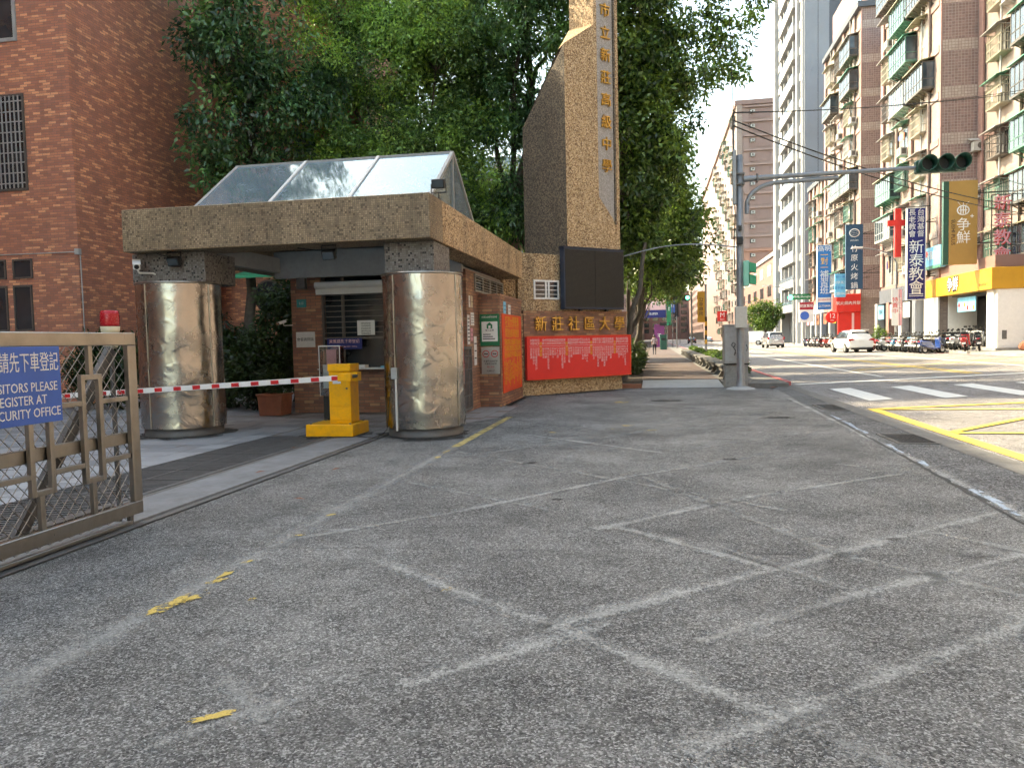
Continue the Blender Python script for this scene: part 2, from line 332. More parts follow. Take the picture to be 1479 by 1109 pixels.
# ------------------------------------------------------------------ mesh helpers
ORG = {}
def org(p): return ORG.get(p.name, Vector((0, 0, 0))) if p is not None else Vector((0, 0, 0))
def tag(o, label=None, cat=None, group=None, kind=None):
    if label: o['label'] = label
    if cat: o['category'] = cat
    if group: o['group'] = group
    if kind: o['kind'] = kind
    return o
def thing(name, label, cat, loc=(0, 0, 0), rz=0.0, group=None, local=False):
    """an Empty at the thing's base; parts are given in world coordinates unless local"""
    o = bpy.data.objects.new(name, None); COL.objects.link(o); o.empty_display_size = 0.3
    o.location = loc; o.rotation_euler = (0, 0, rz); tag(o, label, cat, group)
    ORG[o.name] = Vector((0, 0, 0)) if local else Vector(loc)
    return o
def newobj(name, me, parent=None, mat=None):
    o = bpy.data.objects.new(name, me); COL.objects.link(o)
    if parent is not None: o.parent = parent; ORG[o.name] = org(parent)
    if mat is not None:
        if len(me.materials) == 0: me.materials.append(mat)
    return o
def auto_uv(me):
    n = len(me.loops)
    if n == 0: return
    uvl = me.uv_layers.new(name='UVMap')
    co = np.empty(len(me.vertices) * 3); me.vertices.foreach_get('co', co); co = co.reshape(-1, 3)
    li = np.empty(n, dtype=np.int32); me.loops.foreach_get('vertex_index', li)
    nf = len(me.polygons); nrm = np.empty(nf * 3); me.polygons.foreach_get('normal', nrm); nrm = nrm.reshape(-1, 3)
    tot = np.empty(nf, dtype=np.int32); me.polygons.foreach_get('loop_total', tot)
    fn = np.repeat(nrm, tot, axis=0); p = co[li]
    flat = np.abs(fn[:, 2]) > 0.7
    tx = np.stack([-fn[:, 1], fn[:, 0]], 1); ln = np.linalg.norm(tx, axis=1); ln[ln < 1e-6] = 1; tx /= ln[:, None]
    u = np.where(flat, p[:, 0], p[:, 0] * tx[:, 0] + p[:, 1] * tx[:, 1]); v = np.where(flat, p[:, 1], p[:, 2])
    uvl.data.foreach_set('uv', np.stack([u, v], 1).astype(np.float32).ravel())
class MB:
    def __init__(s): s.v = []; s.f = []; s.sm = []; s.mi = []; s.cur = 0
    def add(s, vs, fs, smooth=False):
        b = len(s.v); s.v.extend([tuple(v) for v in vs])
        for f in fs: s.f.append([b + i for i in f]); s.sm.append(smooth); s.mi.append(s.cur)
        return s
    def box(s, x0, y0, z0, x1, y1, z1):
        x0, x1 = min(x0, x1), max(x0, x1); y0, y1 = min(y0, y1), max(y0, y1); z0, z1 = min(z0, z1), max(z0, z1)
        return s.add([(x0, y0, z0), (x1, y0, z0), (x1, y1, z0), (x0, y1, z0), (x0, y0, z1), (x1, y0, z1), (x1, y1, z1), (x0, y1, z1)],
                     [(0, 3, 2, 1), (4, 5, 6, 7), (0, 1, 5, 4), (1, 2, 6, 5), (2, 3, 7, 6), (3, 0, 4, 7)])
    def beam(s, p, q, w, h, up=(0, 0, 1)):
        p = Vector(p); q = Vector(q); d = (q - p).normalized(); upv = Vector(up)
        if abs(d.dot(upv)) > 0.99: upv = Vector((0, 1, 0)) if abs(d.y) < 0.9 else Vector((1, 0, 0))
        a = d.cross(upv).normalized() * (w / 2); b = a.cross(d).normalized() * (h / 2)
        vs = [p - a - b, p + a - b, p + a + b, p - a + b, q - a - b, q + a - b, q + a + b, q - a + b]
        return s.add(vs, [(0, 1, 2, 3), (7, 6, 5, 4), (0, 4, 5, 1), (1, 5, 6, 2), (2, 6, 7, 3), (3, 7, 4, 0)])
    def cyl(s, p, q, r0, r1=None, n=12, cap=True, smooth=True):
        if r1 is None: r1 = r0
        p = Vector(p); q = Vector(q); d = (q - p).normalized(); upv = Vector((0, 0, 1)) if abs(d.z) < 0.95 else Vector((1, 0, 0))
        a = d.cross(upv).normalized(); b = d.cross(a).normalized()
        vs = []
        for c, r in ((p, r0), (q, r1)):
            for i in range(n):
                t = 2 * math.pi * i / n; vs.append(c + (a * math.cos(t) + b * math.sin(t)) * r)
        s.add(vs, [(i, (i + 1) % n, n + (i + 1) % n, n + i) for i in range(n)], smooth)
        if cap: s.add(vs[:n], [tuple(reversed(range(n)))]); s.add(vs[n:], [tuple(range(n))])
        return s
    def tube(s, pts, r, n=6, cap=False):
        pts = [Vector(p) for p in pts]; rr = r if isinstance(r, (list, tuple)) else [r] * len(pts)
        vs = []; pa = None
        for i, p in enumerate(pts):
            d = (pts[min(i + 1, len(pts) - 1)] - pts[max(i - 1, 0)]).normalized()
            if pa is None:
                upv = Vector((0, 0, 1)) if abs(d.z) < 0.9 else Vector((1, 0, 0)); a = d.cross(upv).normalized()
            else: a = (pa - d * pa.dot(d)).normalized()
            pa = a; b = d.cross(a)
            for k in range(n):
                t = 2 * math.pi * k / n; vs.append(p + (a * math.cos(t) + b * math.sin(t)) * rr[i])
        fs = []
        for i in range(len(pts) - 1):
            for k in range(n): fs.append((i * n + k, i * n + (k + 1) % n, (i + 1) * n + (k + 1) % n, (i + 1) * n + k))
        s.add(vs, fs, True)
        if cap: s.add(vs[:n], [tuple(reversed(range(n)))]); s.add(vs[-n:], [tuple(range(n))])
        return s
    def lathe(s, prof, c=(0, 0, 0), n=24, a0=0.0, a1=2 * math.pi, smooth=True):
        full = abs(a1 - a0 - 2 * math.pi) < 1e-6; m = n if full else n + 1; vs = []
        for (r, z) in prof:
            for i in range(m):
                t = a0 + (a1 - a0) * i / n; vs.append((c[0] + r * math.cos(t), c[1] + r * math.sin(t), c[2] + z))
        fs = []
        for j in range(len(prof) - 1):
            for i in range(n):
                k = (i + 1) % m; fs.append((j * m + i, j * m + k, (j + 1) * m + k, (j + 1) * m + i))
        return s.add(vs, fs, smooth)
    def prism(s, poly, axis, a, b):
        """polygon extruded along an axis between a and b; axis x: poly=(y,z), y: (x,z), z: (x,y)"""
        n = len(poly)
        def P(p, t): return {'x': (t, p[0], p[1]), 'y': (p[0], t, p[1]), 'z': (p[0], p[1], t)}[axis]
        vs = [P(p, a) for p in poly] + [P(p, b) for p in poly]
        return s.add(vs, [tuple(reversed(range(n))), tuple(range(n, 2 * n))] + [(i, (i + 1) % n, n + (i + 1) % n, n + i) for i in range(n)])
    def quad(s, a, b, c, d): return s.add([a, b, c, d], [(0, 1, 2, 3)])
    def strip(s, p, q, w, z, z2=None):
        """flat painted strip on the ground"""
        p = Vector((p[0], p[1])); q = Vector((q[0], q[1])); d = (q - p).normalized(); a = Vector((-d.y, d.x)) * (w / 2); z2 = z if z2 is None else z2
        return s.quad((p.x - a.x, p.y - a.y, z), (q.x - a.x, q.y - a.y, z2), (q.x + a.x, q.y + a.y, z2), (p.x + a.x, p.y + a.y, z))
    def build(s, name, mat, parent=None, bevel=0.0, fix=True, seg=1):
        me = bpy.data.meshes.new(name); o3 = org(parent)
        vs = [(v[0] - o3.x, v[1] - o3.y, v[2] - o3.z) for v in s.v]
        me.from_pydata(vs, [], s.f)
        mats = mat if isinstance(mat, (list, tuple)) else [mat]
        for m in mats: me.materials.append(M[m] if isinstance(m, str) else m)
        me.polygons.foreach_set('use_smooth', s.sm); me.polygons.foreach_set('material_index', s.mi)
        if fix:
            bm = bmesh.new(); bm.from_mesh(me); bmesh.ops.recalc_face_normals(bm, faces=bm.faces); bm.to_mesh(me); bm.free()
        me.update(); auto_uv(me)
        o = newobj(name, me, parent)
        if bevel > 0:
            md = o.modifiers.new('bevel', 'BEVEL'); md.width = bevel; md.segments = seg; md.limit_method = 'ANGLE'; md.angle_limit = R(40)
        return o
def inst(name, src, parent=None, loc=(0, 0, 0), rz=0.0, mat=None, scale=None):
    """another object on the same mesh; loc is in the parent's local frame"""
    o = bpy.data.objects.new(name, src.data if hasattr(src, 'data') else src); COL.objects.link(o)
    if parent is not None: o.parent = parent; ORG[o.name] = org(parent)
    o.location = loc; o.rotation_euler = (0, 0, rz)
    if scale is not None: o.scale = scale
    if mat is not None:
        o.material_slots[0].link = 'OBJECT'; o.material_slots[0].material = M[mat] if isinstance(mat, str) else mat
    return o
def mesh_of(mb, name, mat):
    o = mb.build(name, mat); me = o.data; bpy.data.objects.remove(o); return me
def copy_tree(o, parent=None):
    c = o.copy(); COL.objects.link(c); c.parent = parent
    for ch in list(o.children): copy_tree(ch, c)
    return c
TXT = {}
def text_me(s, size, ext=0.004, align='CENTER', sx=1.0, bold=0.0):
    key = (s, round(size, 4), ext, align, sx, bold)
    if key in TXT: return TXT[key]
    cu = bpy.data.curves.new('lettering', 'FONT'); cu.body = s; cu.size = size; cu.extrude = ext; cu.align_x = align; cu.align_y = 'CENTER'; cu.resolution_u = 2; cu.offset = bold
    o = bpy.data.objects.new('lettering', cu)
    me = bpy.data.meshes.new_from_object(o); bpy.data.objects.remove(o); bpy.data.curves.remove(cu)
    if sx != 1.0: me.transform(Matrix.Diagonal((sx, 1, 1, 1)))
    auto_uv(me) if not me.uv_layers else None
    TXT[key] = me; return me
def letters(name, s, size, mat, parent, at, face='-Y', ext=0.004, align='CENTER', sx=1.0, rz=None, bold=0.0):
    """raised or printed lettering as a part; at = world position of its centre, face = side it is read from"""
    me = text_me(s, size, ext, align, sx, bold).copy(); me.materials.clear(); me.materials.append(M[mat] if isinstance(mat, str) else mat)
    o = newobj(name, me, parent); o3 = org(parent)
    o.location = (at[0] - o3.x, at[1] - o3.y, at[2] - o3.z)
    z = {'-Y': 0.0, '+X': R(90), '-X': R(-90)}[face] if rz is None else rz
    o.rotation_euler = (R(90), 0, z); return o
def ordn(i): return ['first', 'second', 'third', 'fourth', 'fifth', 'sixth', 'seventh', 'eighth', 'ninth', 'tenth', 'eleventh', 'twelfth', 'thirteenth', 'fourteenth', 'fifteenth', 'sixteenth'][i]

# ------------------------------------------------------------------ foliage
def leaf_cloud(name, mat, centers, rad, per, lw, ll, parent, droop=0.3, up=0.5, flat=1.0):
    """many single leaves (two bent triangles each) gathered in clumps"""
    C = np.asarray(centers, float); k = len(C)
    rad = np.broadcast_to(np.asarray(rad, float), (k,))
    cs = np.repeat(C, per, axis=0); rs = np.repeat(rad, per); n = len(cs)
    d = RNG.normal(size=(n, 3)); d /= np.linalg.norm(d, axis=1)[:, None]
    rr = rs * RNG.random(n) ** 0.45
    p = cs + d * rr[:, None] * np.array([1, 1, flat])
    ax = d * 0.9 + RNG.normal(size=(n, 3)) * 0.7; ax[:, 2] -= droop; ax /= np.linalg.norm(ax, axis=1)[:, None]
    nr = RNG.normal(size=(n, 3)) * 0.6 + d * 0.3; nr[:, 2] += up
    sd = np.cross(ax, nr); sd /= (np.linalg.norm(sd, axis=1)[:, None] + 1e-9); nn = np.cross(sd, ax)
    L = ll * (0.65 + 0.7 * RNG.random(n)); W = lw * (0.65 + 0.7 * RNG.random(n))
    a = p; b = p + ax * (L * 0.5)[:, None] + sd * (W * 0.5)[:, None] + nn * (W * 0.15)[:, None]
    c = p + ax * L[:, None] - nn * (L * 0.12)[:, None]; e = p + ax * (L * 0.5)[:, None] - sd * (W * 0.5)[:, None] + nn * (W * 0.15)[:, None]
    V = np.stack([a, b, c, e], 1).reshape(-1, 3); o3 = org(parent); V = V - np.array([o3.x, o3.y, o3.z])
    me = bpy.data.meshes.new(name); me.vertices.add(4 * n); me.vertices.foreach_set('co', V.astype(np.float32).ravel())
    me.loops.add(4 * n); me.loops.foreach_set('vertex_index', np.arange(4 * n, dtype=np.int32))
    me.polygons.add(n); me.polygons.foreach_set('loop_start', np.arange(0, 4 * n, 4, dtype=np.int32)); me.polygons.foreach_set('loop_total', np.full(n, 4, dtype=np.int32))
    me.update(calc_edges=True)
    uvl = me.uv_layers.new(name='UVMap'); r = np.repeat(RNG.random(n), 4); r2 = np.repeat(np.repeat(RNG.random(k), per), 4); uvl.data.foreach_set('uv', np.stack([r, r2], 1).astype(np.float32).ravel())
    me.materials.append(M[mat]); return newobj(name, me, parent)
def ell_points(c, r, n, shell=0.5, zmin=-1.0):
    out = []
    while len(out) < n:
        d = RNG.normal(size=3); d /= np.linalg.norm(d)
        if d[2] < zmin: continue
        q = (shell + (1 - shell) * RNG.random()) if RNG.random() < 0.75 else RNG.random()
        out.append(np.array(c) + d * q * np.array(r))
    return np.array(out)
def wob(p, q, k=5, amp=0.15, seed=0):
    p = Vector(p); q = Vector(q); L = (q - p).length; pts = []
    for i in range(k + 1):
        t = i / k; w = math.sin(math.pi * t) * amp * L
        pts.append(p.lerp(q, t) + Vector((random.uniform(-1, 1), random.uniform(-1, 1), random.uniform(-0.4, 1))) * w * 0.5)
    pts[0] = p; pts[-1] = q; return pts
def tree(name, label, base, top, blobs, mat, bark, r0, per, lw, ll, nclump, crad, group=None, droop=0.3, limbs=9, shell=0.45, kinks=0.08, extra=None):
    """blobs: list of (centre, radii) of the crown; trunk runs from base to top"""
    t = thing(name, label, 'tree', base, group=group)
    b = Vector(base); tp = Vector(top)
    tr = MB(); trunk = wob(b - Vector((0, 0, 0.05)), tp, 6, kinks); rr = [r0 * 1.35] + [r0 * (1 - 0.6 * i / 6) for i in range(1, 7)]
    tr.tube(trunk, rr, 9)
    for a in range(5):
        an = a * 1.26 + 0.3; tr.tube([b + Vector((math.cos(an), math.sin(an), -0.02)) * r0 * 2.0, b + Vector((math.cos(an) * r0 * 1.0, math.sin(an) * r0 * 1.0, r0 * 1.2)), b + Vector((0, 0, r0 * 4))], [r0 * 0.25, r0 * 0.5, r0 * 0.5], 5)
    cen = []
    for (c, r) in blobs: cen.append(ell_points(c, r, max(4, int(nclump * (r[0] * r[1] * r[2]) ** 0.66 / sum((q[0] * q[1] * q[2]) ** 0.66 for _, q in blobs))), shell))
    C = np.concatenate(cen)
    idx = RNG.choice(len(C), size=min(limbs * 4, len(C)), replace=False)
    hubs = []
    for i in range(limbs):
        e = Vector(C[idx[i]]); s0 = trunk[3 + i % 4]; e2 = s0.lerp(e, 0.75)
        ln = wob(s0, e2, 4, 0.18); rl = r0 * random.uniform(0.28, 0.5); tr.tube(ln, [rl, rl * 0.8, rl * 0.6, rl * 0.42, rl * 0.25], 6); hubs += ln[2:]
    for i in idx[limbs:]:
        e = Vector(C[i]); h = min(hubs, key=lambda q: (q - e).length); tr.tube(wob(h, e, 3, 0.2), [r0 * 0.10, r0 * 0.075, r0 * 0.05, 0.008], 4)
    tr.build('trunk', bark, t, fix=False)
    if extra is not None: C = np.concatenate([C, np.array(extra)])
    leaf_cloud('crown', mat, C, crad * (0.6 + 0.8 * RNG.random(len(C))), per, lw, ll, t, droop)
    return t

# ------------------------------------------------------------------ the setting
def struct(o): return tag(o, kind='structure')
struct(MB().quad((-900, -900, -0.09), (900, -900, -0.09), (900, 1500, -0.09), (-900, 1500, -0.09)).build('ground', 'ground', fix=False))
def sheet(name, mat, poly, z=0.0, parent=None, nx=1):
    m = MB(); m.add([(p[0], p[1], z if len(p) < 3 else p[2]) for p in poly], [tuple(range(len(poly)))]); return m.build(name, mat, parent)
fore = struct(sheet('forecourt', 'asphalt', [(-4.28, -14), (2.62, -14), (2.80, 6.5), (3.00, 11), (3.22, 17), (3.38, 22.3), (2.0, 23.45), (-3.3, 23.45), (-3.2, 14.9), (-3.75, 14.6), (-4.28, 13.2)]))
SL = 0.0165
def rz_(x): return max(0.0, (x - 3.95) * SL)
rd = MB(); rd.quad((3.92, -120, -0.004), (17.2, -120, rz_(17.2)), (17.2, 420, rz_(17.2)), (3.92, 420, -0.004)); road = struct(rd.build('road', 'road', fix=False))
gut = struct(sheet('gutter', 'gutter', [(2.62, -14), (3.92, -14), (3.92, 24.2), (3.30, 22.6), (3.38, 22.3), (3.22, 17), (3.00, 11), (2.80, 6.5)], -0.002))
gb = MB()
def gpt(y):
    for (y0, x0), (y1, x1) in zip([(-14, 2.62), (6.5, 2.80), (11, 3.0), (17, 3.22), (22.3, 3.38)], [(6.5, 2.80), (11, 3.0), (17, 3.22), (22.3, 3.38), (30, 3.5)]):
        if y <= y1: return x0 + (x1 - x0) * (y - y0) / (y1 - y0)
# broken edge between forecourt and gutter: a ragged dark joint with chipped pale kerb paint
jm = MB(); y = 3.0; random.seed(5); left = []; right = []
while y < 22.4:
    x = gpt(y); left.append((x - random.uniform(0.0, 0.02), y)); right.append((x + random.uniform(0.006, 0.055), y)); y += random.uniform(0.06, 0.22)
for i in range(len(left) - 1): jm.quad((left[i][0], left[i][1], 0.004), (right[i][0], right[i][1], 0.004), (right[i + 1][0], right[i + 1][1], 0.004), (left[i + 1][0], left[i + 1][1], 0.004))
jm.build('broken_joint', 'iron', gut, fix=False)
for (y0, y1) in ((6.1, 6.6), (6.75, 7.9), (9.2, 9.6), (10.2, 11.0), (12.2, 13.9), (14.2, 14.9)):
    m = MB(); yy = y0
    while yy < y1 - 0.02:
        y2 = min(y1, yy + random.uniform(0.08, 0.2)); w = random.uniform(0.03, 0.09); x = gpt(yy) + 0.06
        m.quad((x, yy, 0.009), (x + w, yy, 0.009), (x + w * random.uniform(0.7, 1.2), y2, 0.009), (x + random.uniform(-0.02, 0.02), y2, 0.009)); yy = y2
    m.build('chipped_kerb_paint', 'bluepatch', gut, fix=False)
kb = MB(); kb.quad((3.74, -14, 0.004), (4.06, -14, 0.006), (4.06, 23.8, 0.006), (3.74, 23.8, 0.004)); kb.build('asphalt_edge', 'conc_dark', gut, fix=False)
for i, (xa, xb, ya, yb) in enumerate(((3.28, 3.74, 11.1, 12.1), (3.36, 3.74, 15.9, 17.2))):
    g_ = thing('drain_grate', ['larger iron drain grate in the gutter beside the yellow line', 'far iron drain grate in the gutter near the red kerb line'][i], 'drain grate', ((xa + xb) / 2, ya, 0), group='gutter drain grates')
    MB().box(xa, ya, -0.02, xb, yb, 0.002).build('pit', 'black', g_)
    f = MB(); f.box(xa - 0.04, ya - 0.04, -0.01, xa, yb + 0.04, 0.012).box(xb, ya - 0.04, -0.01, xb + 0.04, yb + 0.04, 0.012).box(xa, ya - 0.04, -0.01, xb, ya, 0.012).box(xa, yb, -0.01, xb, yb + 0.04, 0.012); f.build('frame', 'conc_dark', g_)
    for k in range(9):
        x = xa + (xb - xa) * (k + 0.5) / 9; MB().box(x - 0.011, ya, -0.01, x + 0.011, yb, 0.010).build('bar', 'iron', g_)
# cracks across the forecourt
ck = MB(); random.seed(11)
for (p, q) in (((-3.9, 5.2), (3.0, 5.55)), ((-4.1, 3.6), (-3.2, 4.9))):
    n = 46; pr = None
    for i in range(n + 1):
        t = i / n; x = p[0] + (q[0] - p[0]) * t; y = p[1] + (q[1] - p[1]) * t + random.uniform(-0.02, 0.02)
        if pr is not None and random.random() < 0.8: ck.strip(pr, (x, y), random.uniform(0.004, 0.011), 0.003)
        pr = (x, y)
ck.build('crack', 'iron', fore, fix=False)
def across_uv(o):
    n = len(o.data.loops) // 4; uv = np.tile(np.array([[0, 0], [1, 0], [1, 1], [0, 1]], dtype=np.float32), (n, 1)); o.data.uv_layers[0].data.foreach_set('uv', uv.ravel()); return o
# rubbed-out yellow box hatching on the forecourt
HATCH = [((-2.67, 10.19), (-0.04, 7.85), 0), ((-2.61, 7.88), (-0.87, 6.63), 0), ((-1.9, 4.99), (-0.53, 3.92), 1), ((-0.53, 3.92), (0.50, 3.05), 1), ((-1.72, 6.51), (-0.33, 8.3), 1), ((-1.1, 3.15), (-0.24, 4.0), 1), ((-1.9, 2.5), (-1.5, 3.0), 0),
         ((-0.6, 3.87), (0.13, 4.56), 1), ((-0.11, 8.32), (1.22, 5.49), 0), ((-0.53, 3.92), (0.76, 5.08), 1), ((0.76, 5.08), (2.78, 6.89), 1), ((-0.36, 6.17), (0.76, 5.08), 1), ((0.10, 2.75), (1.9, 4.3), 1), ((-0.46, 6.0), (0.9, 7.4), 1), ((2.05, 6.13), (2.6, 5.5), 0), ((0.9, 7.4), (2.84, 8.91), 0),
         ((-0.33, 8.3), (1.22, 9.83), 0), ((-2.24, 10.0), (-0.14, 12.4), 0), ((-2.0, 12.04), (0.13, 10.09), 1), ((0.13, 10.09), (1.48, 11.5), 0), ((1.17, 10.12), (2.79, 8.7), 0), ((-1.64, 11.06), (0.73, 13.3), 0), ((-0.62, 12.78), (0.9, 14.6), 0), ((0.98, 15.03), (2.74, 13.2), 0),
         ((-2.77, 5.46), (-1.72, 6.51), 0), ((1.1, 4.6), (2.43, 5.6), 1), ((0.45, 5.58), (1.1, 4.73), 0), ((-2.7, 14.4), (-0.9, 12.6), 0), ((-0.9, 14.9), (0.9, 13.0), 0), ((-1.4, 16.5), (1.4, 13.8), 0), ((0.2, 17.2), (2.6, 14.9), 0), ((0.3, 15.2), (2.2, 17.2), 0), ((-2.2, 16.2), (-0.2, 18.2), 0),
         ((-0.04, 7.85), (1.1, 6.8), 0), ((1.1, 4.6), (0.2, 3.8), 0), ((1.22, 5.49), (2.3, 4.45), 0), ((1.48, 11.5), (2.7, 12.7), 0), ((0.5, 3.05), (1.3, 2.35), 0), ((-1.95, 3.15), (-1.55, 2.75), 0)]
for i, (p, q, s) in enumerate(HATCH):
    m = MB(); m.strip(p, q, 0.19 if s else 0.15, 0.004 + 0.0006 * (i % 5)); across_uv(m.build('faded_line', 'hatch2' if s else 'hatch', fore, fix=False))
m = MB(); m.strip((-2.86, -2.0), (-2.80, 14.9), 0.28, 0.0035); across_uv(m.build('faded_edge_line', 'hatch', fore, fix=False))
m = MB(); m.strip((2.93, 6.2), (2.98, 9.0), 0.28, 0.0035).strip((2.98, 9.0), (3.16, 19.0), 0.24, 0.0035); across_uv(m.build('faded_edge_line', 'hatch2', fore, fix=False))
m = MB(); m.strip((-2.80, 10.6), (-2.80, 14.9), 0.13, 0.008); m.build('yellow_line_remnant', 'yline', fore, fix=False)
random.seed(21)
def flake(cx, cy, rx, ry, ang, n=18, jag=0.35):
    m = MB(); vs = []
    for i in range(n):
        t = 2 * math.pi * i / n; k = 1 + random.uniform(-jag, jag); x = rx * k * math.cos(t); y = ry * k * math.sin(t)
        vs.append((cx + x * math.cos(ang) - y * math.sin(ang), cy + x * math.sin(ang) + y * math.cos(ang), 0.009))
    m.add([(cx, cy, 0.009)] + vs, [(0, 1 + i, 1 + (i + 1) % n) for i in range(n)]); m.build('yellow_paint_flake', 'yflake', fore, fix=False)
for a in ((-2.79, 3.98, 0.20, 0.055, 1.50), (-2.72, 4.14, 0.12, 0.04, 1.4), (-2.77, 4.42, 0.07, 0.03, 1.2), (-2.79, 4.6, 0.10, 0.03, 1.5), (-2.80, 4.86, 0.05, 0.02, 1.0), (-2.83, 5.34, 0.045, 0.025, 0.6), (-2.74, 5.6, 0.06, 0.018, 0.4), (-2.81, 6.3, 0.05, 0.02, 1.0), (-1.23, 4.43, 0.055, 0.04, 0.9), (-1.78, 2.76, 0.085, 0.03, 0.65), (-2.36, 4.12, 0.03, 0.02, 0.9), (0.30, 2.88, 0.018, 0.012, 0), (-0.45, 13.3, 0.10, 0.07, 0.3), (-0.05, 12.6, 0.08, 0.05, 0.3), (-0.6, 12.75, 0.12, 0.03, -0.5), (-0.75, 18.2, 0.18, 0.2, 0.1), (-1.6, 12.3, 0.1, 0.03, -0.7), (-2.78, 9.6, 0.10, 0.03, 1.5), (-2.80, 10.1, 0.14, 0.03, 1.55)): flake(*a)
for (x, y, lb_) in ((-3.75, 8.6, 'dry brown leaf on the asphalt just outside the gate track'), (-4.6, 8.35, 'dry leaf lying on the pale gate track bed'), (-5.2, 10.4, 'dry leaf on the grates near the barrier'), (-3.4, 6.9, 'dry leaf on the asphalt near the gate end post'), (-1.1, 20.4, 'dry leaf on the asphalt in front of the red banner'), (0.4, 21.0, 'dry leaf on the asphalt before the sidewalk ramp')):
    lf = MB(); a = random.uniform(0, 6); d = Vector((math.cos(a), math.sin(a), 0)); e = Vector((-d.y, d.x, 0)); c = Vector((x, y, 0.012))
    lf.add([c - d * 0.06, c + e * 0.03 + Vector((0, 0, 0.015)), c + d * 0.06 + Vector((0, 0, 0.01)), c - e * 0.03 + Vector((0, 0, 0.012))], [(0, 1, 2, 3)])
    tag(lf.build('fallen_leaf', 'terracotta', fix=False), lb_, 'leaf', 'dry leaves on the paving')
# road paint
def rstrip(name, p, q, w, mat, dz=0.006):
    m = MB(); m.strip(p, q, w, 0, 0); m.v = [(v[0], v[1], rz_(v[0]) + dz) for v in m.v]; return m.build(name, mat, road, fix=False)
rstrip('yellow_border', (4.24, -6), (4.24, 16.1), 0.20, 'ypaint'); rstrip('yellow_border', (4.15, 16.05), (13.4, 18.2), 0.16, 'ypaint', 0.010)
for p, q in (((4.34, 15.9), (13.4, 14.2)), ((4.34, 12.3), (9.2, 17.1)), ((4.34, 12.2), (13.4, 10.5)), ((4.34, 8.2), (12.4, 17.8)), ((4.34, 8.1), (13, 6.4)), ((4.34, 4.0), (13.4, 14.6)), ((4.34, 4), (13, 2.3))): rstrip('yellow_hatch_line', p, q, 0.13, 'ypaint', 0.013)
for i in range(7):
    x = 4.95 + 1.62 * i; m = MB(); yo = 0.25 * i
    m.quad((x - 0.28, 18.0 + yo, 0), (x + 0.30, 18.3 + yo, 0), (x + 0.30, 22.2 + yo, 0), (x - 0.28, 21.9 + yo, 0)); m.v = [(v[0], v[1], rz_(v[0]) + 0.007) for v in m.v]
    m.build('crosswalk_stripe', 'wpaint', road, fix=False)
rstrip('stop_line', (4.2, 24.2), (12.4, 27.2), 0.34, 'wpaint')
rstrip('lane_line', (7.4, 27.0), (7.2, 120), 0.13, 'wpaint'); rstrip('yellow_centre_line', (10.2, 27.4), (10.0, 200), 0.12, 'ypaint'); rstrip('yellow_centre_line', (10.5, 27.4), (10.3, 200), 0.12, 'ypaint'); rstrip('lane_line', (13.6, 24), (13.5, 200), 0.13, 'wpaint'); rstrip('yellow_cross_line', (7.5, 31.5), (17, 40), 0.14, 'ypaint'); rstrip('yellow_cross_line', (8.5, 43), (17, 33), 0.14, 'ypaint'); rstrip('yellow_cross_line', (8.0, 33), (17, 34.2), 0.14, 'ypaint'); rstrip('red_edge_line', (16.9, 20), (16.9, 200), 0.12, 'rpaint')
# near pavement beyond the forecourt
pav = tiled('red_sidewalk_pavers', 0.205, 0.105, 0.008, [(0.0, (0.095, 0.062, 0.053)), (0.3, (0.12, 0.08, 0.068)), (0.6, (0.08, 0.056, 0.05)), (0.85, (0.15, 0.11, 0.095))], (0.09, 0.08, 0.07), 0.5, 0.75, 0.3, 0.35, dscale=0.5, streak=False)
sw = MB(); sw.box(-0.38, 25.6, -0.05, 2.1, 260, 0.115); sw = struct(sw.build('sidewalk', pav))
rp = MB(); rp.prism([(23.42, -0.05), (23.42, 0.003), (25.597, 0.115), (25.597, -0.05)], 'x', -0.34, 2.06); struct(rp.build('sidewalk_ramp', 'conc_light'))
kp = MB(); kp.box(2.103, 23.3, -0.05, 3.86, 260, 0.11); struct(kp.build('planting_strip', 'conc_dark'))
kr = MB(); kr.box(3.863, 23.9, -0.04, 4.02, 260, 0.122); kr.cur = 0; struct(kr.build('kerb', 'rpaint'))
m = MB(); m.strip((3.35, 23.2), (3.9, 23.86), 0.10, 0.006); m.build('red_corner_line', 'rpaint', gut, fix=False)
sb = MB(); sb.box(-9, 23.5, -0.05, -0.383, 260, 0.10); struct(sb.build('soil_bed', 'soil'))
be = MB(); be.box(-1.05, 23.36, -0.04, -0.35, 23.495, 0.13).box(-3.3, 23.36, -0.04, -1.06, 23.495, 0.125); struct(be.build('bed_kerb', 'terracotta', bevel=0.015))
# far pavement
fp = MB(); fp.box(17.203, -60, -0.05, 60, 420, 0.36); struct(fp.build('far_pavement', 'concrete'))
M['track_conc'] = paint('grey_track_concrete', (0.22, 0.225, 0.23), 0.8, 0.3, 2.5, dirt=0.4, bump=0.2)
